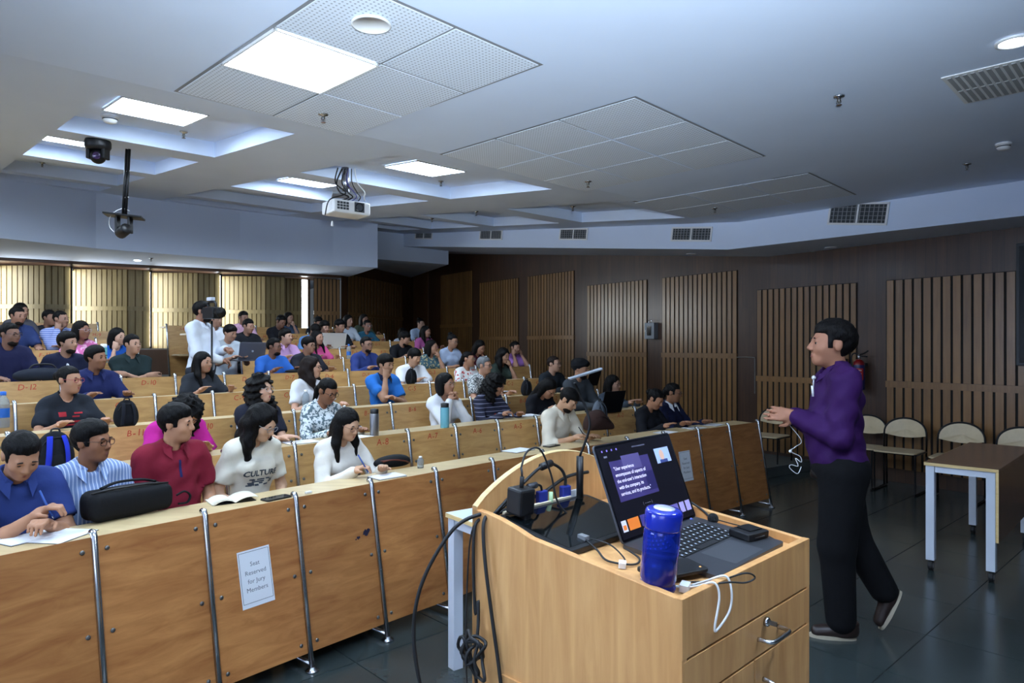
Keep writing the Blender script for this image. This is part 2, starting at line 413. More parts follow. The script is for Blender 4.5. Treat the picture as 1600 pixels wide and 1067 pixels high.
# ---- LED panels (the lamps of the room, then added ones out of view)
gf = G()
for sx, sy in ((1, 0), (-1, 0), (0, 1), (0, -1)):
    gf.box((sx*.298, sy*.298, -.006), (.012 if sx else .608, .012 if sy else .608, .014))
led_frame = gf.mesh('frame', WHITEP)
gd = G(); gd.box((0, 0, -.004), (.582, .582, .008)); led_diff = gd.mesh('diffuser', LEDM)
def led(c, label, group=None, ax=None, ay=None):
    M = frame(c, ax or ta, ay or tb)
    t = thing('ceiling_light', label, 'ceiling light', M=M, group=group)
    inst('frame', led_frame, t, M); inst('diffuser', led_diff, t, M)
c = JP1+ta*-.5*TS+tb*.5*TS
led((c.x, c.y, CZ-.006), 'large bright square light panel set among the perforated tiles')
cvs = (CV+Vector((0, 0, CS))).normalized()
def led_on(px, py, label, group=None):
    p = on_ceil(px, py, REC-.004); led(p, label, group, CU, cvs)
led_on(243, 174, 'bright square light panel in the nearest recess on the left')
led_on(664, 263, 'bright square light panel in the recess right of the projector')
led_on(92, 214, 'light panel showing as a thin white strip left of the black dome camera')
led_on(484, 284, 'light panel showing as a thin white strip left of the projector')
for i, (u, v) in enumerate(((-3.2, 1.2), (-3.2, 3.3), (-3.2, 5.2))):  # extra panels, unseen, added to light the hall from the left
    led(cpt(u, v, REC-.004), '%s added light panel in the recesses beyond the left picture edge' % ('nearest', 'middle', 'farthest')[i], 'added light panels out of view', CU, cvs)
for i, (u, v) in enumerate(((-2.9, -1.0), (-2.0, -3.6), (.3, -4.6))):  # extra panels, unseen, added to light the stage end
    led(cpt(u, v, -.006), '%s added light panel over the stage, above and behind the camera' % ('left', 'middle', 'right')[i], 'added light panels out of view', CU, CV)

# ---- floor: dark stone tiles
FA = R(47); fa = Vector((math.sin(FA), math.cos(FA), 0)); fb = Vector((-math.cos(FA), math.sin(FA), 0))
g = G(); g.add([(-14, -6, -.008), (14, -6, -.008), (14, 22, -.008), (-14, 22, -.008)], [(0, 1, 2, 3)])
struct(g, 'floor', JOINT, label='dark grey polished stone floor with pale joints')
floor_o = bpy.data.objects['floor']
FT = .62
g = G(); g.box((0, 0, -.005), (FT-.006, FT-.006, .01)); tile_f = g.mesh('floor_tile', FLOORM)
for i in range(-7, 14):
    for j in range(-9, 6):
        c = Vector((.1, 3.9, 0))+fa*i*FT+fb*j*FT
        if c.y < .4 or c.y > 9.5 or c.x < -3.6: continue
        if abs(c.x)/c.y > 1.3: continue
        inst('floor_tile', tile_f, floor_o, frame(c, fa, fb))

# ---- right wall with slatted panels
W0 = Vector((5.22, 7.14, 0)); WD = Vector((-.59, .807, 0)).normalized(); WN = Vector((-WD.y, WD.x, 0))   # WN points into the room
if WN.dot(Vector((-1, -1, 0))) < 0: WN = -WN
def wall_t(px):
    d = ray(px, 540); # W0 + t WD = s d
    A = np.array([[WD.x, -d.x], [WD.y, -d.y]]); s = np.linalg.solve(A, [-W0.x, -W0.y]); return s[0]
def wp(t, z, off=0.): p = W0+WD*t+WN*off; return Vector((p.x, p.y, z))
WM = frame(wp(0, 0), WD, WN.cross(WD) if False else Vector((0, 0, 1)))
def wall_mat(t, z, off=0.):
    """local x along the wall towards the rear, local z up, local y out of the wall"""
    M = Matrix.Identity(4)
    for i in range(3): M[i][0] = WD[i]; M[i][1] = WN[i]; M[i][2] = (0, 0, 1)[i]; M[i][3] = wp(t, z, off)[i]
    return M
g = G(); WB = wall_mat(0, 0)
g.add([(-12, 0, -.1), (13.4, 0, -.1), (13.4, 0, 5), (-12, 0, 5)], [(0, 1, 2, 3)])
wr = struct(g, 'wall_right', VENEER, M=WB, label='dark brown veneered side wall with pale slatted panels')
def wall_panel(parent, Mf, width, zb, zr, zt, nslat, name='slat', slat=SLAT, gap=.026, th=.010):
    """Mf(t,z,off) gives a matrix at distance t along the panel; slats above and below a rail, each a piece"""
    g = G(); g.box((width/2, .003, (zb+zt)/2), (width, .006, zt-zb)); M0 = Mf(0, 0, 0)
    inst('panel_backing', g.mesh('panel_backing', BACKR if slat is SLATR else BACKING), parent, M0)
    pitch = width/nslat; rail = .055
    meshes = []
    for z0, z1 in ((zr+rail+.006, zt-.008), (zb, zr-rail*.2)):
        g = G(); g.box((pitch/2, .006+th/2, (z1-z0)/2), (pitch-gap, th, z1-z0)); me = g.mesh(name, slat)
        for i in range(nslat): inst(name, me, parent, Mf(i*pitch, z0, 0))
    g = G(); g.box((width/2, .016, zr+rail*.4), (width-.004, .022, rail+.02)); inst('rail', g.mesh('rail', slat), parent, M0)
PANELS = [(1385, None, 0), (1183, 1340, 0), (1035, 1153, 1), (918, 1012, 1), (825, 898, 2), (750, 811, 2), (689, 739, 3)]
for xl, xr, lv in PANELS:
    tl = wall_t(xl); tr = wall_t(xr) if xr else tl-1.62
    base = .305*lv
    Mf = lambda t, z, off, tr=tr: wall_mat(tr+t, z, .002+off)
    wall_panel(wr, Mf, tl-tr, .16+base*.9, CAMZ-.475+base, CAMZ+.775+base, 16)
tl = wall_t(1385)-1.9
Mf = lambda t, z, off: wall_mat(tl-1.5+t, z, .002+off)
wall_panel(wr, Mf, 1.5, .16, CAMZ-.475, CAMZ+.775, 15)
# plain flush door-like veneer panels in the far corner
g = G(); g.box((0, .01, 1.6), (.75, .02, 2.6)); inst('flush_panel', g.mesh('flush_panel', WAINSCOT), wr, wall_mat(wall_t(658), .6, 0))

# ---- right soffit (bulkhead with air vents)
SU = 5.85; SB0 = CAMZ+1.22
def sof_z(v): return SB0+.112*max(0, v)
g = G()
for v0, v1 in ((-9, 0.15), (0.15, 12)):
    a, b = CP+CU*SU+CV*v0, CP+CU*SU+CV*v1
    c, d = CP+CU*(SU+6)+CV*v1, CP+CU*(SU+6)+CV*v0
    z0, z1 = sof_z(v0-.15), sof_z(v1-.15)
    g.add([(a.x, a.y, z0), (b.x, b.y, z1), (b.x, b.y, 5.2), (a.x, a.y, 5.2)], [(0, 1, 2, 3)])
    g.add([(a.x, a.y, z0), (d.x, d.y, z0), (c.x, c.y, z1), (b.x, b.y, z1)], [(0, 1, 2, 3)])
struct(g, 'trim_1', PAINT, label='white bulkhead along the right wall carrying the air vents')
def on_sof(px, py):
    d = ray(px, py); t = (SU+CP.dot(CU))/Vector((d.x, d.y, 0)).dot(CU); return d*t+Vector((0, 0, CAMZ))
def vent(x0, x1, y0, y1, label):
    p0, p1 = on_sof(x0, (y0+y1)/2), on_sof(x1, (y0+y1)/2)
    h = ((y1-y0)/FPX)*((p0.y+p1.y)/2); L = (p1-p0).length; c = (p0+p1)/2
    ax = (p1-p0).normalized(); nn = -CU; up = ax.cross(nn)
    if up.z < 0: up = -up
    M = Matrix.Identity(4)
    for i in range(3): M[i][0] = ax[i]; M[i][1] = up[i]; M[i][2] = nn[i]; M[i][3] = (c+nn*.004)[i]
    t = thing('air_vent', label, 'air vent', M=M, group='air vents in the bulkhead')
    g = G(); g.box((0, 0, .001), (L, h, .004)); g.build('backing', GRILLD, t, world=False)
    g = G(); w = .022
    for sx, sy in ((1, 0), (-1, 0), (0, 1), (0, -1), (0, 0)):
        g.box((sx*(L/2), sy*h/2, .008), (w if not sy else L+w, w if not sx and sy else h, .016)) if (sx or sy) else g.box((0, 0, .008), (.02, h, .014))
    g.build('frame', WHITEP, t, world=False)
    n = max(5, int(L/.045)); gs = G(); gs.box((0, 0, .007), (.006, h, .01)); me = gs.mesh('slat', GRILLE)
    for i in range(1, n):
        inst('slat', me, t, M @ Matrix.Translation((-L/2+L*i/n, 0, 0)))
    gs = G(); gs.box((0, 0, .009), (L, .004, .008)); me = gs.mesh('cross_bar', GRILLE)
    for i in range(1, 5): inst('cross_bar', me, t, M @ Matrix.Translation((0, -h/2+h*i/5, 0)))
vent(1297, 1387, 318, 350, 'widest air vent in the bulkhead above the fire extinguishers')
vent(1051, 1112, 356, 376, 'air vent in the bulkhead above the metal wall box')
vent(876, 918, 358, 374, 'third air vent from the right in the bulkhead')
vent(751, 785, 360, 374, 'fourth air vent from the right in the bulkhead')
vent(650, 676, 360, 373, 'leftmost and smallest air vent in the bulkhead')

# ---- rear bulkhead, curved
RB = CAMZ+1.44
def rbp(px, py): return on_z(px, py, RB)
front = [Vector((-9.6, 6.4, RB))]+[rbp(*q) for q in ((0, 372), (75, 380), (150, 388), (225, 394), (300, 400), (375, 406), (450, 411), (520, 415), (590, 418))]
endp = rbp(703, 413)
g = G(); n = len(front)
side = Vector((-.5, 18.5, RB))
for i in range(n-1):
    a, b = front[i], front[i+1]
    g.add([a, b, (b.x, b.y, 5.2), (a.x, a.y, 5.2)], [(0, 1, 2, 3)])
    back_a, back_b = a+Vector((-3.0, 5.5, 0)), b+Vector((-3.0, 5.5, 0))
    g.add([a, back_a, back_b, b], [(0, 1, 2, 3)])
b = front[-1]; be = b+Vector((-3.0, 5.5, 0))
g.add([b, be, (be.x, be.y, 5.2), (b.x, b.y, 5.2)], [(0, 1, 2, 3)])
# second, higher step of the bulkhead in the far corner
z2 = CAMZ+1.75; e0, e1 = Vector((-3.4, 13.55, z2)), Vector((-1.37, 14.9, z2)); e2 = e1+Vector((-1.5, 3.5, 0)); e3 = Vector((-6.5, 18.5, z2))
g.add([e0, e1, (e1.x, e1.y, 5.2), (e0.x, e0.y, 5.2)], [(0, 1, 2, 3)])
g.add([e1, e2, (e2.x, e2.y, 5.2), (e1.x, e1.y, 5.2)], [(0, 1, 2, 3)])
g.add([e0, e3, e2, e1], [(0, 1, 2, 3)])
struct(g, 'trim_2', PAINT, label='curved white bulkhead over the rear of the hall')

# ---- rear wall: saw-tooth of slatted bays lit by windows between them
RW0 = Vector((-8.35, 11.27, 0)); RW1 = Vector((-3.3, 14.3, 0)); RD = (RW1-RW0).normalized(); RN = Vector((RD.y, -RD.x, 0))   # into the room
def rear_t(px):
    d = ray(px, 540); A = np.array([[RD.x, -d.x], [RD.y, -d.y]]); return np.linalg.solve(A, [-RW0.x, -RW0.y])[0]
def rear_mat(t, z, off, ang=0.):
    M = Matrix.Identity(4); o = RW0+RD*t+RN*off
    ca, sa = math.cos(ang), math.sin(ang); x = RD*ca+RN*sa; y = RN*ca-RD*sa
    for i in range(3): M[i][0] = x[i]; M[i][1] = y[i]; M[i][2] = (0, 0, 1)[i]; M[i][3] = (o.x, o.y, z)[i]
    return M
DEEP = .55
g = G()   # main wall behind everything, wainscot below and header above
def rp(t, z, off): o = RW0+RD*t+RN*off; return Vector((o.x, o.y, z))
tend = rear_t(533)
for z0, z1, off in ((-.1, CAMZ-.07, 0), (CAMZ+1.39, 3.3, 0)):
    g.add([rp(-6, z0, off), rp(tend, z0, off), rp(tend, z1, off), rp(-6, z1, off)], [(0, 1, 2, 3)])
for zz, fl in ((CAMZ-.07, 1), (CAMZ+1.39, 0)):
    q = [rp(-6, zz, 0), rp(tend, zz, 0), rp(tend, zz, -DEEP-.3), rp(-6, zz, -DEEP-.3)]
    g.add(q, [(0, 1, 2, 3)] if fl else [(3, 2, 1, 0)])
# far corner running back to the side wall
q0 = rp(tend, 0, 0); q1 = wp(13.2, 0)
g.add([(q0.x, q0.y, -.1), (q1.x, q1.y, -.1), (q1.x, q1.y, 4.6), (q0.x, q0.y, 4.6)], [(0, 1, 2, 3)])
g.add([(q1.x, q1.y, -.1), (1.0, 18.6, -.1), (1.0, 18.6, 5), (q1.x, q1.y, 5)], [(0, 1, 2, 3)])
wrear = struct(g, 'wall_rear', WAINSCOT, label='dark rear wall with brightly lit slatted bays')
edges = [-150, -12, 110, 235, 345, 447, 515]
darks = [None, 70, 200, 311, 417, 476, None]
WINM = mk('daylight window', (236, 246, 255), .5, emit=WINDOW_POWER)
WIN_ADDED = mk('added side window glow', (200, 222, 255), .5, emit=ADDED_WINDOW_POWER)
for k in range(5):
    x0 = edges[k] if k else -150
    x0, x1, xd = edges[k], edges[k+1], (darks[k] if darks[k] else edges[k+1]-38)
    t0, t1, td = rear_t(x0), rear_t(x1), rear_t(xd)
    L = math.hypot(td-t0, DEEP*.8); ang = math.atan2(DEEP*.8, td-t0)
    Mf = lambda t, z, off, t0=t0, ang=ang: rear_mat(t0, z, -DEEP, ang) @ Matrix.Translation((t, off, 0))
    wall_panel(wrear, Mf, L, CAMZ-.05, CAMZ+.64, CAMZ+1.36, max(9, int(L/.085)), slat=SLATR, gap=.018)
    Mf = lambda t, z, off, td=td: rear_mat(td+t, z, -DEEP*.2+off)
    wall_panel(wrear, Mf, t1-td, CAMZ-.05, CAMZ+.64, CAMZ+1.36, max(3, int((t1-td)/.09)), slat=SLATR, gap=.018)
    # window in the return at the left end of the bay, facing along the wall
    M = rear_mat(t0+.004, 0, 0)
    g = G(); g.box((0, -.30, CAMZ+.655), (.008, .5, 1.38))
    win = inst('window_%d' % (k+1), g.mesh('window', WINM), None, M); win['kind'] = 'structure'
    g = G()
    for yy in (-.05, -.55): g.box((.01, yy, CAMZ+.655), (.03, .03, 1.4))
    for zz in (-.03, 1.34): g.box((.01, -.3, CAMZ+zz), (.03, .5, .03))
    inst('window_frame', g.mesh('window_frame', BACKING), win, M)
# last bay beside the corner: a slim window seen from the hall, then dark slats
t0, t1 = rear_t(447), rear_t(476); t2 = rear_t(487)
Mf = lambda t, z, off: rear_mat(t0+t, z, -DEEP*.55+off)
wall_panel(wrear, Mf, t1-t0, CAMZ-.05, CAMZ+.64, CAMZ+1.36, 5, slat=SLATR, gap=.022)
g = G(); M = rear_mat(t1, 0, -DEEP*.6); g.box(((t2-t1)/2, 0, CAMZ+.655), (t2-t1, .01, 1.38))
win = inst('window_6', g.mesh('window', WINM), None, M); win['kind'] = 'structure'
g = G(); g.box((t2-t1+.02, .02, CAMZ+.655), (.05, .06, 1.4)); g.box((.0, .02, CAMZ+.655), (.03, .04, 1.4)); inst('window_frame', g.mesh('window_frame', WAINSCOT), win, M)
Mf = lambda t, z, off: rear_mat(t2+.04+t, z, -.02+off)
DSLAT = wood('corner slat wood', (122, 90, 54), (148, 112, 70), rough=.4, scale=(6, 1, .4), ring=4, randomize=.1)
wall_panel(wrear, Mf, tend-t2-.06, CAMZ-.05, CAMZ+.64, CAMZ+1.36, 7, slat=DSLAT, gap=.022)
M = frame(q0, (q1-q0).normalized(), Vector((0, 0, 1))); Lc = (q1-q0).length
def corner_mat(t, z, off):
    d = (q1-q0).normalized(); nn = Vector((d.y, -d.x, 0)); o = q0+d*t+nn*off; M = Matrix.Identity(4)
    for i in range(3): M[i][0] = d[i]; M[i][1] = nn[i]; M[i][2] = (0, 0, 1)[i]; M[i][3] = (o.x, o.y, z)[i]
    return M
Mf = lambda t, z, off: corner_mat(.25+t, z, .01+off)
wall_panel(wrear, Mf, Lc-.9, CAMZ-.2, CAMZ+.64, CAMZ+1.5, 18, slat=DSLAT, gap=.035, th=.003)

# ---- walls out of view, closing the room
g = G(); g.add([(-9.6, 6, -.1), (-10.5, -4, -.1), (-10.5, -4, 5), (-9.6, 6, 5)], [(0, 1, 2, 3)]); g.add([(-14, 14, -.1), (-9.6, 6, -.1), (-9.6, 6, 5), (-14, 14, 5)], [(0, 1, 2, 3)])
struct(g, 'wall_left', VENEER)
g = G(); g.add([(-10.5, -4, -.1), (13.2, -4, -.1), (13.2, -4, 5), (-10.5, -4, 5)], [(0, 1, 2, 3)])
struct(g, 'wall_front', PAINT)
# unseen screen for the ceiling projector, and unseen side windows, added to light the room
g = G(); g.box((-2.2, -3.93, 1.95), (3.6, .03, 2.1)); 
t = thing('projection_screen', 'unseen projection screen on the front wall with added glow', 'screen', (-2.2, -3.95, .9))
g.build('screen_fabric', mk('added screen glow', (225, 236, 255), .8, emit=SCREEN_POWER), t)
g = G()
for a, b_, c_, d_ in ((0, 1.07, 3.72, .06), (0, -1.07, 3.72, .06), (1.83, 0, .06, 2.2), (-1.83, 0, .06, 2.2)): g.box((-2.2+a, -3.93, 1.95+b_), (c_, .05, d_))
g.build('screen_border', BLACKM, t)
dl = (Vector((-10.5, -4, 0))-Vector((-9.6, 6, 0))).normalized(); nl = Vector((-dl.y, dl.x, 0)); nl = nl if nl.x > 0 else -nl
for i, a in enumerate((6.3, 8.6)):  # added windows, never in view, that brighten the ceiling
    c = Vector((-9.6, 6, 1.75))+dl*a+nl*.01
    g = G(); g.obox(c, dl*.95, nl*.004, Vector((0, 0, .85))); w_ = struct(g, 'window_%d' % (7+i), WIN_ADDED)
    g = G()
    for sx in (-1, 0, 1): g.obox(c+dl*.95*sx+nl*.02, dl*.03, nl*.03, Vector((0, 0, .88)))
    for sz in (-1, 1): g.obox(c+Vector((0, 0, .87*sz))+nl*.02, dl*.98, nl*.03, Vector((0, 0, .03)))
    g.build('window_frame', WHITEP, w_)
# ================================================================== TIERED SEATING
RC = Vector((17.99, -12.64, 0)); R0 = 25.; S0 = 1.58; PITCH = .88; RISE = .12; LEAN = .13
def axes(d, s):
    th = -PI/4+(s-S0)/(R0+d); n = Vector((math.sin(th), math.cos(th), 0)); t = Vector((n.y, -n.x, 0)); return n, t
def hp(d, s, z=0.):
    n, t = axes(d, s); p = RC+n*(R0+d); return Vector((p.x, p.y, z))
def s_at(px, d):
    dd = ray(px, 540); rr = R0+d
    a = dd.x**2+1; b = -2*(dd.x*RC.x+RC.y); c = RC.x**2+RC.y**2-rr*rr; q = math.sqrt(b*b-4*a*c)
    y = (-b+q)/(2*a); x = dd.x*y; th = math.atan2(x-RC.x, y-RC.y)
    return (th+PI/4)*rr+S0, y
def floor_of(k): return RISE*max(0, k-1)     # floor of the row whose backrest is panel k
def top_of(k): return .83+RISE*k
NROW = 10
# ---- tiers
TIERM = mk('tier stone', (74, 82, 82), .45, var=.15, vscale=3)
def arc_to_wall(d, s0, n=26):
    out = []; s = s0
    while s < 14:
        p = hp(d, s)
        if (p-W0).dot(WN) < .02:
            break
        out.append(p); s += .4
    # last point on the wall
    lo, hi = s-.4, s
    for _ in range(20):
        m = (lo+hi)/2
        if (hp(d, m)-W0).dot(WN) > .02: lo = m
        else: hi = m
    out.append(hp(d, lo)); return out
for k in range(2, NROW+1):
    d0 = PITCH*(k-1)-.13; d1 = PITCH*k-.13 if k < NROW else 13.5
    z = floor_of(k); g = G(); n = 40
    A = []
    for d in (d0, d1):
        pts = arc_to_wall(d, -7.5); seg = []
        # resample to n points
        Ls = np.linspace(0, len(pts)-1, n)
        for q in Ls:
            i = min(int(q), len(pts)-2); seg.append(pts[i].lerp(pts[i+1], q-i))
        A.append(seg)
    for i in range(n-1):
        a, b, c, e = A[0][i], A[0][i+1], A[1][i+1], A[1][i]
        g.add([(a.x, a.y, z), (b.x, b.y, z), (c.x, c.y, z), (e.x, e.y, z)], [(0, 1, 2, 3)])
        g.add([(a.x, a.y, z-RISE), (b.x, b.y, z-RISE), (b.x, b.y, z), (a.x, a.y, z)], [(0, 1, 2, 3)])
    struct(g, 'floor_tier', TIERM)
# ---- desk rows
BW = .468
def panel_mesh(w, h, mat, th=.018):
    g = G(); g.box((0, 0, h/2), (w, th, h)); return g.mesh('panel', mat)
gb = G(); gb.lathe([(.0095, 0), (.0095, .003), (.006, .005), (.001, .005)], 10); bolt_me = gb.mesh('bolt', STEELG, True)
def tilt_mat(d, s, zb, zt):
    """frame on the leaning panel of a row: x along the row, z up the panel, y out to the front; origin at its foot"""
    n, t = axes(d, s); top = hp(d, s, zt); h = zt-zb
    bot = top-n*LEAN*(h/.74)+Vector((0, 0, -h)); up = (top-bot).normalized()
    x = -t; z = up; y = z.cross(x)     # y to the front (towards the stage)
    M = Matrix.Identity(4)
    for i in range(3): M[i][0] = x[i]; M[i][1] = y[i]; M[i][2] = z[i]; M[i][3] = bot[i]
    return M, (top-bot).length
ROWNAME = 'XABCDEFGHIJ'
rowdesc = ['front row of plywood desks facing the stage with chrome posts'] + \
  ['plywood seat row with backs lettered %s' % c for c in 'ABCDEFGHI']
seat_g = G()
for i in range(6):
    y0 = -.18+.06*i; y1 = y0+.06; f = lambda y: .012*math.cos(y*9)
    seat_g.add([(-.205, y0, f(y0)), (.205, y0, f(y0)), (.205, y1, f(y1)), (-.205, y1, f(y1)), (-.205, y0, f(y0)-.015), (.205, y0, f(y0)-.015), (.205, y1, f(y1)-.015), (-.205, y1, f(y1)-.015)],
               [(0, 1, 2, 3), (7, 6, 5, 4), (0, 4, 5, 1), (1, 5, 6, 2), (2, 6, 7, 3), (3, 7, 4, 0)])
seat_me = seat_g.mesh('seat', PLYTOP)
AISLE_R = lambda d: s_at(380, 4.9)[0]*(R0+d)/(R0+4.9)-.0
ROWS = {}
def desk_row(k):
    d = PITCH*k; zt = top_of(k); zb = floor_of(k)+(.085 if k else .085); fl = floor_of(k)
    if k == 0:
        posts = [4.467, 3.957, 3.459]; st = (3.459-.938)/5
        posts += [3.459-st*i for i in range(1, 5)]+[.938, .444, -.037, -.51, -.978, -1.436, -1.90, -2.37]
        blocks = [posts]
    else:
        s0 = 4.41 if k <= 2 else 4.59; ex = {3: 1, 4: 1}.get(k, 1 if k > 4 else 0)
        allp = [s0-.234+BW*ex-BW*i for i in range(40)]
        if k < 5: blocks = [[s for s in allp if s > {1: -2.4, 2: -2.2, 3: -1.9, 4: -2.}[k]]]
        else:
            sr = s_at(397-(k-5)*33, d)[0]; sl = s_at(236-(k-5)*14, d)[0]
            right = [s for s in allp if s > sr-.2]; left = [s for s in allp if sl-4.6 < s < sl+.2]
            blocks = [right, left]
    for bi, ps in enumerate(blocks):
        mid = hp(d, (ps[0]+ps[-1])/2, fl)
        lab = rowdesc[k]
        if len(blocks) > 1: lab += (', right of the cameraman', ', left of the cameraman')[bi]
        root = thing('desk_row', lab, 'desk row', mid, group=None); ROWS[(k, bi)] = root
        # posts
        _, h = tilt_mat(d, ps[0], zb, zt)
        for s in ps:
            M, hh = tilt_mat(d, s, zb, zt); ext = (zb-fl)/(zt-zb)*hh
            g = G(); g.tube([(0, .012, -ext), (0, .012, hh+.005), (0, .006, hh+.018), (0, -.012, hh+.02)], .0135, 8)
            po = inst('post', g.mesh('post', CHROME, True), root, M)
            if k <= 1:
                g = G(); g.lathe([(.034, 0), (.034, .006), (.016, .012), (.0145, .02)], 12)
                fo = M @ Vector((0, .012, -ext)); inst('foot', g.mesh('foot', CHROME, True), po, Matrix.Translation((fo.x, fo.y, fl+.001)))
                g = G(); n_, t_ = axes(d, s); g.tube([fo+Vector((0, 0, .03)), fo+n_*.30+Vector((0, 0, .03)), fo+n_*.32+Vector((0, 0, .001))], .012, 6)
                g.build('foot_rail', CHROME, po, smooth=True)
        # panels between the posts
        for i in range(len(ps)-1):
            s1, s2 = ps[i], ps[i+1]; sm = (s1+s2)/2; w = (hp(d, s1)-hp(d, s2)).length-.022
            M, hh = tilt_mat(d, sm, zb, zt)
            key = (round(w, 3), round(hh, 3), k == 0); me = PMESH.get(key)
            if me is None: me = PMESH[key] = panel_mesh(w, hh, PLY if k == 0 else PLYB)
            pa = inst('panel', me, root, M)
            if k <= 2:
                zs = (.06, .5, .93) if k == 0 else (.75, .93)
                for sx in (-1, 1):
                    for fz in zs:
                        Mb = M @ Matrix.Translation((sx*(w/2-.035), .0095, hh*fz)) @ Matrix.Rotation(-PI/2, 4, 'X')
                        inst('bolt', bolt_me, pa, Mb)
            if k >= 1:
                num = int(round((s0-sm)/BW))
                if num >= 1:
                    me = short_text('%s-%d' % (ROWNAME[k], num), .062, REDINK)
                    Mt = M @ Matrix.Translation((0, .0102, hh-.05)) @ Matrix.Rotation(PI/2, 4, 'X') @ Matrix.Rotation(PI, 4, 'Y')
                    inst('seat_number', me, pa, Mt)
                n_, t_ = axes(d-.31, sm); p = hp(d-.31, sm, fl+.50); inst('seat', seat_me, root, frame(p, -t_, -n_))
        # worktop behind the panels
        g = G(); m = 2*len(ps); ss = np.linspace(ps[0]+.02, ps[-1]-.02, m)
        sect = [(.008, -.036), (.008, -.012), (.30, -.012), (.30, -.036)]
        vs = []
        for s in ss:
            for dd, dz in sect: vs.append(hp(d+dd, s*(R0+d+dd)/(R0+d), zt+dz))
        fs = [(i*4+a, i*4+(a+1) % 4, (i+1)*4+(a+1) % 4, (i+1)*4+a) for i in range(m-1) for a in range(4)]+[(0, 1, 2, 3), tuple((m-1)*4+i for i in (3, 2, 1, 0))]
        g.add(vs, fs); g.build('desktop', PLYTOP, root)
PMESH = {}
for k in range(NROW): desk_row(k)

# ---- paper signs on the front panels
def panel_hit(k, px, py, s):
    """world point where the pixel's ray meets the front face of panel k near s, and the panel frame"""
    d = PITCH*k; M, hh = tilt_mat(d, s, floor_of(k)+.085, top_of(k)); o = M @ Vector((0, .0095, 0)); n = M.to_3x3() @ Vector((0, 1, 0))
    r = ray(px, py); c = Vector((0, 0, CAMZ)); t = (o-c).dot(n)/r.dot(n); return c+r*t, M
def sign(cx, cy, s, w, h, label, roll=0.):
    p, M = panel_hit(0, cx, cy, s)
    M3 = M.to_3x3(); x = -(M3 @ Vector((1, 0, 0))); z = M3 @ Vector((0, 0, 1)); y = M3 @ Vector((0, 1, 0))
    F = frame(p+y*.0012, x, z) @ Matrix.Rotation(roll, 4, 'Z')
    t = thing('paper_sign', label, 'sign', M=F)
    g = G(); g.box((0, 0, 0), (w, h, .0012)); g.build('sheet', PAPER, t, world=False)
    g = G(); bw, bh = w*.46, h*.465; th = .0016
    for a, b, c_, d_ in ((0, bh, 2*bw, th), (0, -bh+.012, 2*bw, th), (bw, .006, th, 2*bh-.012), (-bw, .006, th, 2*bh-.012)): g.box((a, b, .0012), (c_, d_, .0006))
    g.build('border', INK, t, world=False)
    me = text_mesh('Seat\nReserved\nfor Jury\nMembers', w*.175, mk('sign grey ink', (96, 100, 110), .8), spacing=1.35)
    inst('lettering', me, t, F @ Matrix.Translation((0, h*.02, .0014)))
sign(400, 901, -.75, .165, .262, 'white paper sign reading seat reserved on the left front desk panel', R(1.5))
sign(1072, 728, 3.2, .165, .262, 'white paper sign on the front desk seen behind the laptop screen')
# ink blot on the fourth panel
p, M = panel_hit(0, 571, 832, -.27)
g = G(); random.seed(3)
for cx_, cy_, rr in ((0, 0, .022), (.02, .008, .012), (-.05, -.018, .011), (-.066, -.024, .006)):
    pts = [(-cx_+math.cos(a*PI/6)*rr*random.uniform(.5, 1.3), 0, cy_+math.sin(a*PI/6)*rr*random.uniform(.4, 1.0)) for a in range(12)]
    g.add(pts, [tuple(range(12))[::-1]])
M2 = M.copy(); M2.translation = p+(M.to_3x3() @ Vector((0, 1, 0)))*.0012
inst('ink_blot', g.mesh('ink_blot', mk('blue black ink', (34, 30, 54), .6)), [o for o in ROWS[(0, 0)].children if o.name.startswith('panel')][8], M2)
# ================================================================== PODIUM AND WHAT LIES ON IT
PF = Vector((.32, 1.30, 0)); pa_ = Vector((.709, .705, 0)).normalized(); pb_ = Vector((-pa_.y, pa_.x, 0)); PWD, PDP = .59, .594
def pp(a, b, z): p = PF+pa_*a+pb_*b; return Vector((p.x, p.y, z))
def top_z(b): return 1.10+.085*b
def side_z(b):
    if b < .40: return 1.12+.10*b
    t = (b-.40)/.194; return 1.16+.035*t+.008*math.sin(PI*t)
pod = thing('podium', 'plywood lecture podium with a curved back board, drawer and doors', 'podium', pp(PWD/2, PDP/2, 0), M=frame(pp(PWD/2, PDP/2, 0), pa_, pb_))
T = .018
def side_panel(a0):
    bs = [PDP*i/12 for i in range(13)]
    poly = [pp(a0, 0, .03)]+[pp(a0, b, side_z(b)) for b in bs]+[pp(a0, PDP, .03)]
    g = G(); g.prism(poly, pa_*T); return g
side_panel(0).build('side_panel', PLYPOD, pod, bevel=.0015)
side_panel(PWD-T).build('side_panel', PLYPOD, pod, bevel=.0015)
# upper and lower cover strips that show as grooves on the outer side
g = G(); g.obox(pp(-.002, PDP/2-.05, .42), pa_*.004, pb_*(PDP/2-.06), Vector((0, 0, .40))); g.build('side_inset', PLYPOD, pod)
# arched back board
g = G(); n = 20
arch = lambda a: 1.20+.105*math.sin(PI*min(max(a/PWD, 0), 1))**.8
poly = [pp(0, PDP-T, .03)]+[pp(PWD*i/n, PDP-T, arch(PWD*i/n)) for i in range(n+1)]+[pp(PWD, PDP-T, .03)]
g.prism(poly, pb_*T); g.build('back_board', PLYPOD, pod)
g = G(); g.tube([pp(PWD*i/n, PDP-T/2, arch(PWD*i/n)+.001) for i in range(n+1)], .0095, 6, flat=.35); g.build('edge_trim', PLYEDGE, pod)
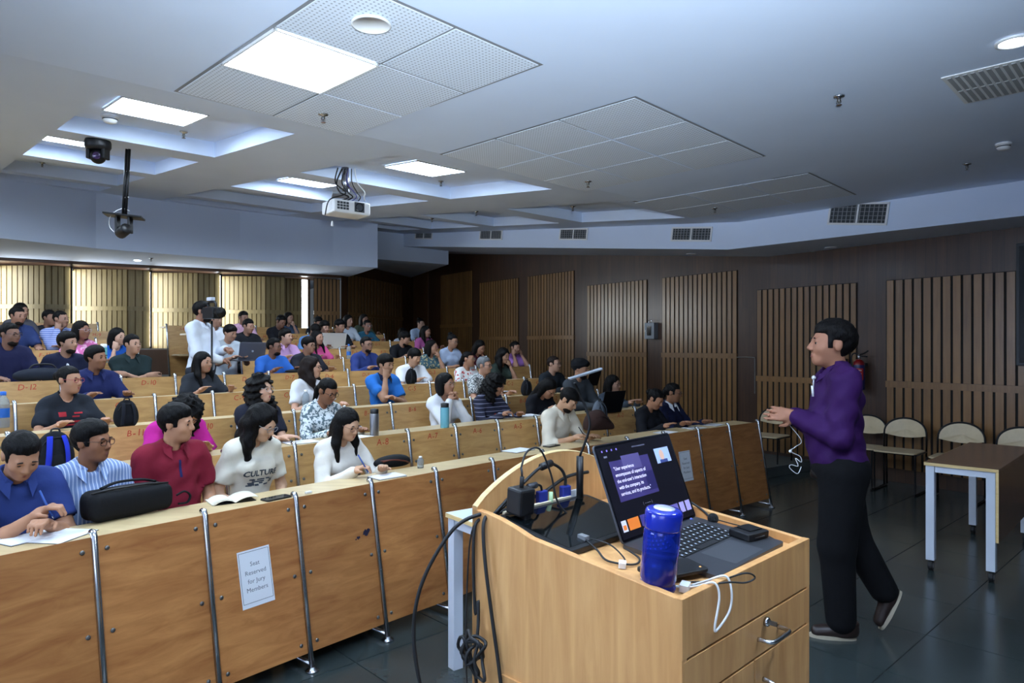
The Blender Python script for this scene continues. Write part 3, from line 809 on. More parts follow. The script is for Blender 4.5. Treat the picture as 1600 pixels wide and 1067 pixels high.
# worktop, slightly sloping
g = G(); mc = (PDP-T)/2; g.obox(pp(PWD/2, mc, top_z(mc)-.009), pa_*(PWD/2-T-.001), (pb_+Vector((0, 0, .085)))*(mc-.019), Vector((0, 0, .009)))
g.build('worktop', PLYPOD, pod)
# front apron, drawer, doors
def fpanel(a0, a1, z0, z1, name, th=.018):
    g = G(); g.obox(pp((a0+a1)/2, th/2-.0005, (z0+z1)/2), pa_*(a1-a0)/2, pb_*th/2, Vector((0, 0, (z1-z0)/2))); return g.build(name, PLYPOD, pod, bevel=.0012)
fpanel(T*0, PWD, 1.006, 1.122, 'apron')
drawer = fpanel(.006, PWD-.006, .918, 1.001, 'drawer')
door1 = fpanel(.006, PWD/2-.002, .12, .913, 'door'); door2 = fpanel(PWD/2+.002, PWD-.006, .12, .913, 'door')
g = G(); g.obox(pp(PWD/2, PDP/2, .06), pa_*(PWD/2-.03), pb_*(PDP/2-.03), Vector((0, 0, .05))); g.build('plinth', BLACKP, pod)
def handle(a, z, L, parent, vert=False):
    g = G(); e = pa_ if not vert else Vector((0, 0, 1))
    P = [pp(a, 0, z)-e*L/2, pp(a, -.026, z)-e*L/2*.92, pp(a, -.032, z)-e*L*.3, pp(a, -.032, z)+e*L*.3, pp(a, -.026, z)+e*L/2*.92, pp(a, 0, z)+e*L/2]
    g.tube(spline(P, 4), .005, 8); g.build('handle', CHROME, parent, smooth=True)
handle(.36, .955, .10, drawer); handle(PWD/2+.04, .80, .12, door2, True)
g = G(); Ml = frame(pp(.345, -.001, .985), pa_, Vector((0, 0, 1))); g.lathe([(.0105, 0), (.0105, .007), (.008, .009), (.001, .009)], 14, Ml); lk = g.build('lock', CHROME, drawer, smooth=True)
g = G(); g.obox(pp(.345, -.016, .985), pa_*.0016, pb_*.012, Vector((0, 0, .005))); g.build('key', STEELG, lk)
PODTOP = lambda a, b, dz=0.: pp(a, b, top_z(b)+dz)
slope_up = (Vector((0, 0, 1))-pb_*.085).normalized(); slope_b = (pb_+Vector((0, 0, .085))).normalized()
def pod_frame(a, b, dz=0., rot=0.): return frame(PODTOP(a, b, dz), pa_, slope_b) @ Matrix.Rotation(rot, 4, 'Z')

# ---- laptop
LW, LD, LH = .352, .245, .010
LM = pod_frame(.362, .158, .0015, R(2))
lap = thing('laptop', 'open dark grey laptop showing a video call on the podium', 'laptop', M=LM)
SPACEG = mk('space grey aluminium', (84, 85, 90), .38, .75)
def rrect(w, h, r, n=5):
    pts = []
    for cx_, cy_, a0 in ((w/2-r, h/2-r, 0), (-w/2+r, h/2-r, 90), (-w/2+r, -h/2+r, 180), (w/2-r, -h/2+r, 270)):
        for i in range(n+1): a = R(a0+90*i/n); pts.append((cx_+r*math.cos(a), cy_+r*math.sin(a)))
    return pts
def slab(w, h, t, r, z0=0.): 
    g = G(); g.prism([(x, y, z0) for x, y in rrect(w, h, r)], (0, 0, t)); return g
slab(LW, LD, LH, .012).build('base', SPACEG, lap, world=False)
KB = mk('keyboard well', (14, 14, 16), .6)
g = slab(.272, .112, .0006, .004, LH); g.v = [(x, y+.036, z) for x, y, z in g.v]; kw = g.build('keyboard', KB, lap, world=False)
KEY = mk('key black', (20, 20, 22), .55); KLEG = mk('key legend', (190, 200, 215), .6, emit=.25)
g = G(); g.box((0, 0, .0006), (.0158, .0158, .0012)); g.box((-.001, .001, .00125), (.004, .005, .0001), 1); key_me = g.mesh('key', [KEY, KLEG])
g = G(); g.box((0, 0, .0006), (.09, .0158, .0012)); space_me = g.mesh('key', KEY)
for r_ in range(6):
    for c_ in range(14):
        if r_ == 0 and 4 <= c_ <= 8: continue
        x = -.127+.0195*c_+.0; y = .036-.0465+.0186*r_
        inst('key', key_me, kw, LM @ Matrix.Translation((x, y, LH+.0006)))
inst('key', space_me, kw, LM @ Matrix.Translation((-.01, .036-.0465, LH+.0006)))
g = slab(.15, .085, .0004, .005, LH); g.v = [(x, y-.07, z) for x, y, z in g.v]; g.build('trackpad', mk('trackpad grey', (96, 97, 102), .3, .6), lap, world=False)
# lid leaning back
SM = LM @ Matrix.Translation((0, LD/2-.004, LH)) @ Matrix.Rotation(R(64), 4, 'X')   # local x along hinge, y up the lid, z towards the viewer side
SH = .238
def lid_slab(w, h, t, r, z0, cy): g = slab(w, h, t, r, z0); g.v = [(x, y+cy, z) for x, y, z in g.v]; return g
def build_in(g, name, mat, parent, M): 
    me = g.mesh(name, mat); me.transform(PM[parent.name].inverted() @ M); o = bpy.data.objects.new(name, me); COL.objects.link(o); o.parent = parent; PM[o.name] = PM[parent.name]; return o
lid = build_in(lid_slab(LW, SH, .005, .010, -.005, SH/2), 'lid', SPACEG, lap, SM)
SCR = mk('screen black', (12, 12, 17), .12, spec=.6)
disp = build_in(lid_slab(LW-.004, SH-.004, .0006, .009, 0, SH/2), 'display', SCR, lap, SM)
def scr_rect(x0, x1, y0, y1, rgb, e, name, z=.0009):
    """flat picture element; coordinates 0-1 across the display"""
    g = G(); X = lambda x: (x-.5)*(LW-.014); Y = lambda y: .008+(1-y)*(SH-.016)
    g.add([(X(x0), Y(y1), z), (X(x1), Y(y1), z), (X(x1), Y(y0), z), (X(x0), Y(y0), z)], [(0, 1, 2, 3)])
    return build_in(g, name, mk('screen colour %d %d %d' % rgb, rgb, .3, emit=e), disp, SM)
def scr_text(s, x, y, size, rgb=(215, 210, 235), e=.8, align='LEFT', bold=.0):
    me = text_mesh(s, size, mk('screen text %d %d %d' % rgb, rgb, .5, emit=e), align=align, bold=bold, spacing=1.25)
    X = (x-.5)*(LW-.014); Y = .008+(1-y)*(SH-.016); me.transform(PM[disp.name].inverted() @ SM @ Matrix.Translation((X, Y, .0016)))
    o = bpy.data.objects.new('screen_text', me); COL.objects.link(o); o.parent = disp; PM[o.name] = PM[disp.name]
scr_rect(.0, 1, .0, 1, (16, 15, 22), .25, 'screen_picture', .0007)
scr_rect(.10, .62, .17, .62, (58, 50, 96), .35, 'slide')
scr_rect(.26, .50, .13, .30, (82, 74, 118), .3, 'slide_detail', .0011)
scr_rect(.50, .62, .36, .58, (40, 36, 78), .3, 'slide_detail', .0011)
scr_rect(.72, .93, .13, .31, (150, 168, 214), .6, 'video_tile')
g = G(); g.ball((0, 0, 0), (.011, .0145, .0003), 16, 6); X = (.81-.5)*(LW-.014); Y = .008+(1-.215)*(SH-.016)
build_in(g, 'face_picture', mk('face on screen', (196, 158, 138), .5, emit=.4), disp, SM @ Matrix.Translation((X, Y, .0013)))
scr_rect(.765, .875, .27, .31, (60, 70, 120), .3, 'shirt_picture', .0014)
scr_text('"User experience\nencompasses all aspects of\nthe end-user\'s interaction\nwith the company, its\nservices, and its products."', .13, .40, .0125, bold=.00012)
scr_text('{  -- --- --  }', .36, .70, .009, (150, 150, 165), .4)
for i, (x0, x1, c_, e) in enumerate(((.03, .09, (190, 190, 210), .5), (.11, .25, (196, 106, 44), .55), (.27, .39, (62, 58, 120), .45), (.41, .53, (70, 52, 108), .45), (.55, .67, (66, 60, 116), .45), (.69, .81, (96, 88, 150), .45), (.83, .90, (150, 140, 190), .5), (.92, .99, (150, 140, 190), .5))):
    scr_rect(x0, x1, .81, .93, c_, e, 'slide_thumbnail')
scr_rect(.04, .08, .86, .91, (214, 120, 50), .5, 'thumbnail_detail', .0012)
for i in range(4): scr_rect(.05+.06*i, .065+.06*i, .035, .055, (120, 104, 190), .6, 'toolbar_icon')
scr_rect(.06, .10, .10, .12, (110, 110, 130), .4, 'toolbar_icon'); scr_rect(.44, .62, .045, .06, (80, 80, 96), .3, 'toolbar_icon')

# ---- black tablet display lying in the podium's sloping bay
TM = pod_frame(.205, .425, .012, R(1)) @ Matrix.Rotation(R(5), 4, 'X')
tab = thing('tablet_monitor', 'flat black touch display lying behind the laptop, with a pale edge', 'monitor', M=TM)
slab(.355, .235, .014, .012).build('casing', BLACKP, tab, world=False, bevel=.002)
slab(.325, .205, .0008, .006, .014).build('glass', mk('dark glass', (10, 14, 16), .06, spec=.7), tab, world=False)
g = G(); g.box((-.02, .1185, .012), (.26, .008, .014)); g.build('pale_edge', mk('cream plastic', (220, 205, 178), .5), tab, world=False)

# ---- blue bottle
BM = Matrix.Translation(PODTOP(.045, .085, .002)) @ Matrix.Rotation(R(4.5), 4, 'Y') @ Matrix.Rotation(R(3), 4, 'X')
bot = thing('water_bottle', 'translucent deep blue water bottle standing on the podium corner', 'bottle', M=BM)
BLUE = mk('blue bottle plastic', (36, 70, 235), .08, trans=.8, ior=1.25, coat=.5)
g = G(); g.lathe([(.012, .0), (.032, .0), (.036, .004), (.037, .012), (.0335, .017), (.0335, .02), (.0365, .026), (.0365, .07), (.0365, .118), (.0355, .124), (.034, .128), (.012, .128)], 32)
g.build('body', BLUE, bot, world=False, smooth=True)
g = G(); g.lathe([(.005, .002), (.033, .002), (.0345, .03), (.0345, .072), (.005, .072)], 28); g.build('water', mk('blue water', (14, 24, 150), .1, trans=.5), bot, world=False, smooth=True)
g = G(); g.lathe([(.02, .126), (.0365, .126), (.0375, .13), (.0375, .158), (.036, .163), (.030, .166), (.018, .166)], 32); g.build('cap', mk('blue cap', (30, 52, 200), .15, trans=.45, coat=.6), bot, world=False, smooth=True)
g = G(); g.lathe([(.002, .166), (.0215, .166), (.0215, .1672), (.002, .1672)], 24); g.build('cap_disc', mk('silver disc', (214, 216, 222), .3, .3), bot, world=False, smooth=True)

# ---- black receiver box, clip microphone, phone, adapters
RM = pod_frame(.50, .115, .0125, R(-8))
rcv = thing('receiver_box', 'small black wireless receiver box resting on the laptop palm rest', 'receiver', M=RM)
slab(.085, .062, .018, .006).build('casing', BLACKP, rcv, world=False, bevel=.003)
g = G(); g.box((.006, .004, .0195), (.05, .04, .003)); g.build('clip', BLACKM, rcv, world=False, bevel=.001)
g = G(); g.tube([(-.02, -.0315, .008), (.02, -.0315, .008)], .0012, 6); g.build('light_strip', STEELG, rcv, world=False)
mic = thing('clip_microphone', 'black foam clip microphone lying by the podium right edge', 'microphone', PODTOP(.555, .215, .0))
c = PODTOP(.54, .235, .018); g = G(); g.ball(c, .0145, 14, 10); g.build('foam', mk('black foam', (14, 14, 15), .95, bump=.5, bscale=400), mic, smooth=True)
c2 = PODTOP(.555, .30, .012); g = G(); g.tube(spline([c, PODTOP(.56, .20, .012), PODTOP(.568, .14, .01), PODTOP(.562, .08, .004), PODTOP(.53, .05, .003)], 6), .0016, 6); g.build('lead', BLACKR, mic, smooth=True)
plug = thing('video_plug', 'blue ended video plug with black lead right of the laptop', 'cable', PODTOP(.55, .30, 0))
g = G(); a, b = PODTOP(.50, .275, .008), PODTOP(.535, .325, .014); g.tube([a, a.lerp(b, .5), b], [.006, .007, .0055], 8); g.build('connector', mk('blue connector', (44, 62, 132), .4), plug, smooth=True)
g = G(); g.tube(spline([b, PODTOP(.55, .37, .035), PODTOP(.566, .36, .045), PODTOP(.57, .30, .03), PODTOP(.565, .26, .012), PODTOP(.545, .24, .004), PODTOP(.50, .265, .003)], 6), .0032, 7); g.build('lead', BLACKR, plug, smooth=True)
PH = pod_frame(.165, .085, .003, R(80)) 
ph = thing('phone', 'black phone lying face down between bottle and laptop', 'phone', M=pod_frame(.135, .105, .012, R(-14)))
slab(.148, .07, .008, .010).build('body', BLACKP, ph, world=False, bevel=.002)
g = G(); g.ball((.06, -.02, .006), .004, 8, 6); g.build('camera_lens', mk('brass dot', (190, 130, 70), .4, .5), ph, world=False)

def cable(pts, r, label, mat=BLACKR, n=7, seg=7, name='cable', group=None, extra=None):
    P = spline(pts, n); g = G(); g.tube(P, r, seg); o = single(g, name, mat, label, 'cable', P[0], group, smooth=True); return o
# white charging cable, hanging over the front edge
wc = thing('charging_cable', 'white charging cable looping over the podium front edge', 'cable', PODTOP(.06, .02, 0))
g = G(); g.tube(spline([PODTOP(.0275, .215, .006), PODTOP(.03, .17, .006), PODTOP(.045, .13, .005), PODTOP(.085, .06, .006), PODTOP(.105, .03, .012), pp(.115, -.002, 1.127), pp(.118, -.012, 1.10), pp(.10, -.012, 1.045), pp(.112, -.012, 1.038), pp(.16, -.012, 1.062), pp(.168, -.012, 1.10), pp(.165, .0, 1.128), PODTOP(.14, .03, .014), PODTOP(.11, .045, .008)], 8), .0024, 7); g.build('lead', WHITEP, wc, smooth=True)
g = G(); g.tube([PODTOP(.026, .245, .006), PODTOP(.0275, .215, .006)], .0042, 8); g.build('plug', WHITEP, wc, smooth=True)
g = slab(.03, .018, .014, .002); g.build('adapter', WHITEP, wc, world=False).matrix_local = PM[wc.name].inverted() @ pod_frame(.088, .048, .002, R(20))
g = slab(.022, .016, .012, .003); g.build('dongle', WHITEP, wc, world=False).matrix_local = PM[wc.name].inverted() @ pod_frame(.085, .20, .002, R(35))
cable([PODTOP(.11, .07, .006), PODTOP(.16, .02, .012), pp(.21, -.02, 1.128), pp(.235, -.03, 1.116), pp(.20, -.028, 1.113), pp(.15, -.014, 1.122), PODTOP(.11, .04, .008), PODTOP(.07, .08, .004)], .0019, 'thin black lead looping over the podium front edge')
cable([PODTOP(.115, .325, .02), PODTOP(.10, .28, .012), PODTOP(.08, .235, .006), PODTOP(.11, .19, .005), PODTOP(.15, .20, .006), PODTOP(.17, .255, .01)], .0024, 'black display lead curling left of the laptop')
cable([PODTOP(.125, .32, .022), PODTOP(.135, .27, .02), PODTOP(.12, .22, .008), PODTOP(.095, .205, .006)], .0018, 'thinner black lead left of the laptop with a clear plug')
pg = G(); pg.obox(PODTOP(.118, .335, .022), pa_*.008, slope_b*.012, Vector((0, 0, .006))); single(pg, 'network_plug', mk('clear plastic plug', (150, 152, 156), .2, trans=.4), 'clear network plug lying on the black touch display', 'plug', PODTOP(.118, .335, .018), bevel=.001)
# paper slips
for i, (a, b, w, h, ro, lab) in enumerate(((.47, .40, .07, .10, 20, 'crumpled white paper slip behind the laptop hinge'), (.34, .545, .09, .05, 5, 'white sheet beside the lamp foot on the podium'))):
    g = G(); n = 6
    vs = [((x/n-.5)*w, (y/n-.5)*h, .004+.006*math.sin(x*1.3+i)*math.cos(y*.9)) for y in range(n+1) for x in range(n+1)]
    vs += [(x, y, z-.0008) for x, y, z in vs]; q = (n+1)**2
    fs = [(y*(n+1)+x, y*(n+1)+x+1, (y+1)*(n+1)+x+1, (y+1)*(n+1)+x) for y in range(n) for x in range(n)]
    fs += [tuple(q+i_ for i_ in f[::-1]) for f in fs]
    g.add(vs, fs); me = g.mesh('paper_slip', PAPER, True); o = inst('paper_slip', me, None, pod_frame(a, b, .004, R(ro))); setp(o, label=lab, category='paper')

# ---- power adapter, plugs and cables at the back of the podium
AM = pod_frame(.075, .505, .0, R(-3))
adp = thing('power_adapter', 'square black power adapter plugged in at the podium back', 'adapter', M=AM)
g = G(); g.box((0, 0, .075), (.052, .052, .066)); g.build('block', BLACKP, adp, world=False, bevel=.006)
g = G(); g.box((.008, -.012, .02), (.022, .022, .05)); g.build('plug', BLACKP, adp, world=False, bevel=.003)
g = G(); g.tube([(0, 0, .105), (0, 0, .135)], .0055, 8); g.tube([(0, 0, .13), (.002, .004, .145), (.004, .01, .155)], .003, 7); g.build('strain_relief', BLACKR, adp, world=False, smooth=True)
strip = thing('socket_plate', 'grey socket plate with blue and green plugs at the podium back', 'socket', pp(.2, .55, 1.15))
g = G(); g.obox(PODTOP(.22, .553, .012), pa_*.12, slope_b*.02, Vector((0, 0, .011))); g.build('plate', mk('grey socket plate', (150, 146, 138), .4, .3), strip, bevel=.002)
VGA = mk('vga blue', (36, 48, 128), .4)
for i, (a, mt) in enumerate(((.205, VGA), (.30, VGA))):
    g = G(); c = PODTOP(a, .548, .045); g.obox(c, pa_*.017, slope_b*.008, Vector((0, 0, .024))); g.build('blue_plug', mt, strip, bevel=.003)
g = G(); c = PODTOP(.232, .54, .038); g.tube([c+Vector((0, 0, -.02)), c+Vector((0, 0, .025))], .006, 8); g.build('green_plug', mk('audio green', (176, 206, 160), .5), strip, smooth=True)
g = G(); g.obox(PODTOP(.125, .535, .012), pa_*.011, slope_b*.008, Vector((0, 0, .010))); g.build('white_plug', WHITEP, strip, bevel=.002)
g = G(); g.obox(PODTOP(.335, .545, .04), pa_*.016, slope_b*.003, Vector((0, 0, .014))); g.build('white_tag', WHITEP, strip, bevel=.002)
cable([AM @ Vector((.004, .01, .153)), AM @ Vector((.03, .02, .19)), AM @ Vector((.065, .01, .195)), AM @ Vector((.10, .0, .13)), PODTOP(.19, .48, .06), PODTOP(.215, .46, .022)], .0026, 'thin black lead arching from the power adapter to the display')
bigc = thing('video_cable', 'thick black video cable running along the podium back board and down its side', 'cable', pp(-.03, .6, 0))
P = spline([pp(.42, .565, 1.235), pp(.32, .56, 1.235), pp(.22, .56, 1.205), pp(.12, .56, 1.19), pp(.05, .565, 1.175), pp(.015, .55, 1.185), pp(-.012, .54, 1.165), pp(-.02, .525, 1.08), pp(-.02, .50, .95), pp(-.02, .475, .83), pp(-.022, .46, .72), pp(-.02, .49, .55), pp(-.03, .53, .35), pp(-.03, .55, .15), pp(-.06, .6, .012)], 8)
g = G(); g.tube(P, .0048, 8); g.build('lead', BLACKR, bigc, smooth=True)
fer = thing('ferrite_cable', 'black monitor cable with a ferrite bead arching to the blue plug', 'cable', pp(.3, .55, 1.2))
P = spline([PODTOP(.30, .548, .07), PODTOP(.30, .548, .09), PODTOP(.285, .55, .115), PODTOP(.245, .55, .135), PODTOP(.20, .55, .13), PODTOP(.14, .55, .10), PODTOP(.08, .54, .075), pp(.02, .555, 1.17)], 7)
g = G(); g.tube(P, .0042, 8); g.build('lead', BLACKR, fer, smooth=True)
g = G(); g.tube([PODTOP(.205, .55, .131), PODTOP(.245, .55, .137)], .010, 10); g.build('ferrite_bead', BLACKP, fer, smooth=True)
fe2 = thing('ferrite_cable', 'lower black cable with a grey ferrite bead behind the power adapter', 'cable', pp(.15, .55, 1.17))
P = spline([PODTOP(.205, .548, .07), PODTOP(.195, .545, .085), PODTOP(.165, .545, .088), PODTOP(.12, .545, .075), PODTOP(.07, .55, .05), pp(.02, .56, 1.165)], 7)
g = G(); g.tube(P, .0032, 8); g.build('lead', BLACKR, fe2, smooth=True)
g = G(); g.tube([PODTOP(.15, .545, .087), PODTOP(.18, .545, .0885)], .0085, 10); g.build('ferrite_bead', mk('grey ferrite', (48, 50, 56), .5), fe2, smooth=True)
# loop hanging left of the podium down to the floor, and a knotted bundle
cable([pp(.05, .555, 1.172), pp(.0, .565, 1.185), pp(-.06, .60, 1.15), pp(-.12, .64, 1.03), pp(-.135, .655, .90), pp(-.115, .64, .74), pp(-.075, .60, .56), pp(-.05, .57, .38), pp(-.05, .56, .2), pp(-.04, .54, .02)], .0048, 'thick black cable looping out left of the podium', n=9)
cable([pp(.04, .56, 1.17), pp(-.008, .57, 1.165), pp(-.022, .565, 1.08), pp(-.02, .56, .95), pp(-.018, .552, .98), pp(-.024, .545, .93), pp(-.032, .54, .90)], .0042, 'black cable hanging straight down the podium side')
K = []
random.seed(11); kc = pp(-.035, .535, .865)
for i in range(30):
    a = i*.9; rr = .032+.012*math.sin(i*2.3); K.append(kc+pb_*(rr*math.cos(a)+.012*math.sin(i*.7))+Vector((0, 0, rr*1.1*math.sin(a)+.02*math.sin(i*.45)))+pa_*(-.012+.010*math.sin(i*1.7)))
K = K+[pp(-.03, .54, .76), pp(-.03, .53, .45), pp(-.03, .52, .02)]
cable(K, .0042, 'knotted bundle of black cable hanging at the podium side', n=5)
P0 = pp(-.01, .585, 1.16)
cable([pp(.045, .556, 1.176), pp(.0, .59, 1.15), pp(-.012, .60, 1.0), pp(-.015, .60, .80), pp(-.03, .575, .74), pp(-.03, .55, .60), pp(-.028, .53, .02)], .0022, 'thin black cable running down the podium corner')

# ---- lamp on the podium: black post, thin neck and silver head
lampb = PODTOP(.335, .525, 0)
lamp = thing('reading_lamp', 'slim black reading lamp with silver bar head on the podium', 'lamp', lampb)
g = G(); g.tube([lampb, lampb+Vector((0, 0, .15))], .010, 10); g.build('post', BLACKM, lamp, smooth=True)
h0 = lampb+Vector((0, 0, .15)); q = lambda px, py, y: at_y(px, py, y)
yl = lampb.y
g = G(); g.tube(spline([h0, q(921, 668, yl), q(916, 640, yl+.01), q(905, 612, yl+.01), q(898, 598, yl)], 6), .0035, 7); g.build('neck', BLACKM, lamp, smooth=True)
a, b = q(889, 592, yl+.0), q(940, 576, yl+.04); g = G(); ax = (b-a)/2; g.obox((a+b)/2, ax, Vector((-ax.y, ax.x, 0)).normalized()*.008, ax.cross(Vector((-ax.y, ax.x, 0))).normalized()*.0035); g.build('head', mk('silver lamp', (176, 180, 188), .3, .8), lamp, bevel=.002)

# ================================================================== TABLES AND CHAIRS
def white_table(o, ax, L, Dp, zt, label, topmat, panel=True, casters=True):
    """o: near corner on the floor plan; ax along the length, ay along the depth"""
    ax = Vector(ax).normalized(); ay = Vector((ax.y, -ax.x, 0)); o = Vector(o)
    t = thing('table', label, 'table', o+ax*L/2+ay*Dp/2)
    def P(a, b, z): p = o+ax*a+ay*b; return Vector((p.x, p.y, z))
    g = G(); g.obox(P(L/2, Dp/2, zt-.011), ax*L/2, ay*Dp/2, Vector((0, 0, .011))); top = g.build('tabletop', topmat, t, bevel=.001)
    g = G()
    for a0, b0, ea, eb in ((0, Dp/2, .002, Dp/2), (L, Dp/2, .002, Dp/2), (L/2, 0, L/2, .002)): g.obox(P(a0, b0, zt-.011), ax*ea, ay*eb, Vector((0, 0, .0105)))
    g.build('edge_band', PLYEDGE, top)
    lw = .027; zb = .075 if casters else .0
    for a in (lw+.01, L-lw-.01):
        for b in (lw+.006, Dp-lw-.02):
            g = G(); g.obox(P(a, b, (zt-.022+zb)/2), ax*lw, ay*lw, Vector((0, 0, (zt-.022-zb)/2))); leg = g.build('leg', WHITEM, t, bevel=.002)
            if casters:
                g = G(); c = P(a, b, .036); M = frame(c, ax, Vector((0, 0, 1)))
                g.lathe([(.012, -.014), (.034, -.014), (.036, -.010), (.036, .010), (.034, .014), (.012, .014)], 18, M); wh = g.build('caster', BLACKR, leg, smooth=False)
                g = G(); g.lathe([(.002, -.016), (.018, -.016), (.018, .016), (.002, .016)], 14, M); g.tube([P(a, b, .05), P(a, b, .078)], .010, 8); g.build('caster_hub', mk('caster grey', (120, 120, 122), .5), leg)
    for b in (lw+.006, Dp-lw-.02):
        g = G(); g.obox(P(L/2, b, zt-.045), ax*(L/2-2*lw-.012), ay*.012, Vector((0, 0, .02))); g.build('apron', WHITEM, t)
    for a in (lw+.01, L-lw-.01):
        g = G(); g.obox(P(a, Dp/2, zt-.045), ax*lw*.9, ay*(Dp/2-2*lw-.01), Vector((0, 0, .022))); g.build('apron', WHITEM, t)
    if panel:
        g = G(); g.obox(P(L/2, Dp-.008, zt-.022-.235), ax*(L/2), ay*.008, Vector((0, 0, .235))); mp = g.build('modesty_panel', topmat, t, bevel=.001)
        g = G(); g.obox(P(-.002, Dp-.008, zt-.022-.235), ax*.002, ay*.0085, Vector((0, 0, .235))); g.build('edge_band', PLYEDGE, mp)
    return t
white_table((2.94, 4.93, 0), (.70, .714, 0), 1.42, .44, .77, 'brown topped table on white legs with casters beside the speaker', TABLETOP)
white_table((-.33, 3.44, 0), (.80, .60, 0), .95, .40, .77, 'white topped table almost hidden behind the podium', mk('white laminate', (206, 214, 226), .35), panel=False, casters=False)

CHF = mk('black chair tube', (20, 20, 22), .3, .4)
def chair(loc, rz, label):
    """tubular chair with rounded plywood back; local +y is forward"""
    M = Matrix.Translation(loc) @ Matrix.Rotation(rz, 4, 'Z')
    t = thing('visitor_chair', label, 'chair', M=M, group='visitor chairs along the slatted wall')
    g = G(); g.prism([(x, y, .435) for x, y in rrect(.42, .40, .05)], (0, 0, .016)); g.build('seat', CREAM, t, world=False, bevel=.004)
    # D-shaped backrest: flat lower edge sagging, round top; slightly curved
    n = 18; poly = []
    for i in range(n+1):
        a = PI*i/n; poly.append((.205*math.cos(a), .60+.175*math.sin(a)**.8))
    for i in range(1, 6): u = i/6; poly.append((-.205+.41*u, .60-.03*math.sin(PI*u)))
    g = G(); vs = []; cy_ = lambda x: -.20-.035*(1-(x/.21)**2)
    vs = [(x, cy_(x)-.05*(z-.6), z) for x, z in poly]; m = len(vs)
    c0 = (0, cy_(0)-.004, .66); c1 = (0, cy_(0)-.016, .66)
    v2 = [(x, y-.012, z) for x, y, z in vs]
    g.add(vs+v2+[c0, c1], [(i, (i+1) % m, 2*m) for i in range(m)]+[((i+1) % m+m, i+m, 2*m+1) for i in range(m)]+[((i+1) % m, i, i+m, (i+1) % m+m) for i in range(m)])
    g.build('backrest', CREAM, t, world=False)
    P = []
    for i in range(n+1):
        a = PI*i/n; x, z = .215*math.cos(a), .60+.185*math.sin(a)**.8; P.append((x, cy_(min(.21, abs(x)))-.05*(z-.6)-.006, z))
    g = G(); g.tube([(.215, -.195, .42)]+P+[(-.215, -.195, .42)], .010, 8); g.build('back_frame', CHF, t, world=False, smooth=True)
    for sx in (-1, 1):
        g = G(); g.tube(spline([(sx*.215, -.195, .43), (sx*.215, .17, .43), (sx*.215, .195, .41), (sx*.215, .20, .05), (sx*.215, .185, .014), (sx*.215, -.19, .014)], 4)+[Vector((sx*.215, -.215, .014))], .010, 8)
        g.build('side_frame', CHF, t, world=False, smooth=True)
        g = G(); g.tube([(sx*.215, -.195, .43), (sx*.215, -.205, .014)], .010, 8); g.build('leg', CHF, t, world=False, smooth=True)
    g = G(); g.tube([(-.215, .17, .43), (.215, .17, .43)], .008, 6); g.build('cross_bar', CHF, t, world=False)
wf = math.atan2(WN.y, WN.x)-PI/2
for px, lab, dt in ((1222, 'visitor chair seen left of the speaker below his hands', 0), (1362, 'visitor chair half hidden behind the speaker\'s back', 0), (1420, 'visitor chair between the speaker and the brown table', 0), (1505, 'visitor chair right behind the brown table top', 0), (1598, 'visitor chair cut off by the right picture edge', 0)):
    t = wall_t(px); t += .0
    p = wp(t-.12, 0, .50); chair((p.x, p.y, 0), wf+R(8), lab)

# ================================================================== WALL AND CEILING FIXTURES
def extinguisher(px, py, label):
    t = wall_t(px); z = CAMZ-(py-540)/FPX*(wp(t, 0).y); p = wp(t, z-.22, .15)
    o = thing('fire_extinguisher', label, 'fire extinguisher', p); RED = mk('extinguisher red', (128, 16, 18), .3, coat=.4)
    M = Matrix.Translation(p)
    g = G(); g.lathe([(.02, 0), (.055, .0), (.065, .012), (.065, .30), (.058, .335), (.035, .36), (.022, .37), (.005, .37)], 22, M, mats=[1, 1, 1, 0, 0, 0, 0]); 
    g.m = g.m[:]; g.build('cylinder', [RED, mk('extinguisher blue base', (24, 30, 84), .4)], o, smooth=True)
    g = G(); g.tube([p+Vector((0, 0, .36)), p+Vector((0, 0, .43))], .018, 10); g.build('valve', CHROME, o, smooth=True)
    g = G(); g.tube(spline([p+Vector((0, 0, .42)), p+WD*-.06+Vector((0, 0, .44)), p+WD*-.11+Vector((0, 0, .47))], 4), .010, 6); g.tube(spline([p+Vector((0, 0, .40)), p+WD*-.06+Vector((0, 0, .405)), p+WD*-.10+Vector((0, 0, .40))], 4), .009, 6); g.build('lever', BLACKM, o, smooth=True)
    g = G(); g.tube(spline([p+Vector((0, 0, .41)), p+WD*.05+Vector((0, 0, .44)), p+WD*.09+Vector((0, 0, .40)), p+WD*.085+Vector((0, 0, .25)), p+WD*.078+Vector((0, 0, .12))], 6), .008, 7); g.build('hose', BLACKR, o, smooth=True)
    # label wrapped on the front
    g = G(); n = 10; vs = []; a0 = math.atan2((-p.y), (-p.x))
    for i in range(n+1):
        a = a0-.75+1.5*i/n
        for zz in (.12, .26): vs.append(p+Vector((.0662*math.cos(a), .0662*math.sin(a), zz)))
    g.add(vs, [(2*i, 2*i+2, 2*i+3, 2*i+1) for i in range(n)]); lb = g.build('label_wrap', mk('extinguisher label', (170, 40, 36), .5), o)
    g = G()
    for r_ in range(3):
        for i in range(4):
            a = a0-.5+.27*i; c = p+Vector((.0668*math.cos(a), .0668*math.sin(a), .235-.045*r_)); tt = Vector((-math.sin(a), math.cos(a), 0)); g.obox(c, tt*.006, Vector((0, 0, .012 if r_ else .005)), Vector((math.cos(a), math.sin(a), 0))*.0006)
    g.build('printing', PAPER, lb)
    g = G(); q_ = wp(t, z+.08, .045); g.obox(q_, WD*.03, WN*.042, Vector((0, 0, .02))); g.build('bracket', BLACKM, o)
extinguisher(1352, 580, 'red fire extinguisher on the wall right of the speaker\'s neck')
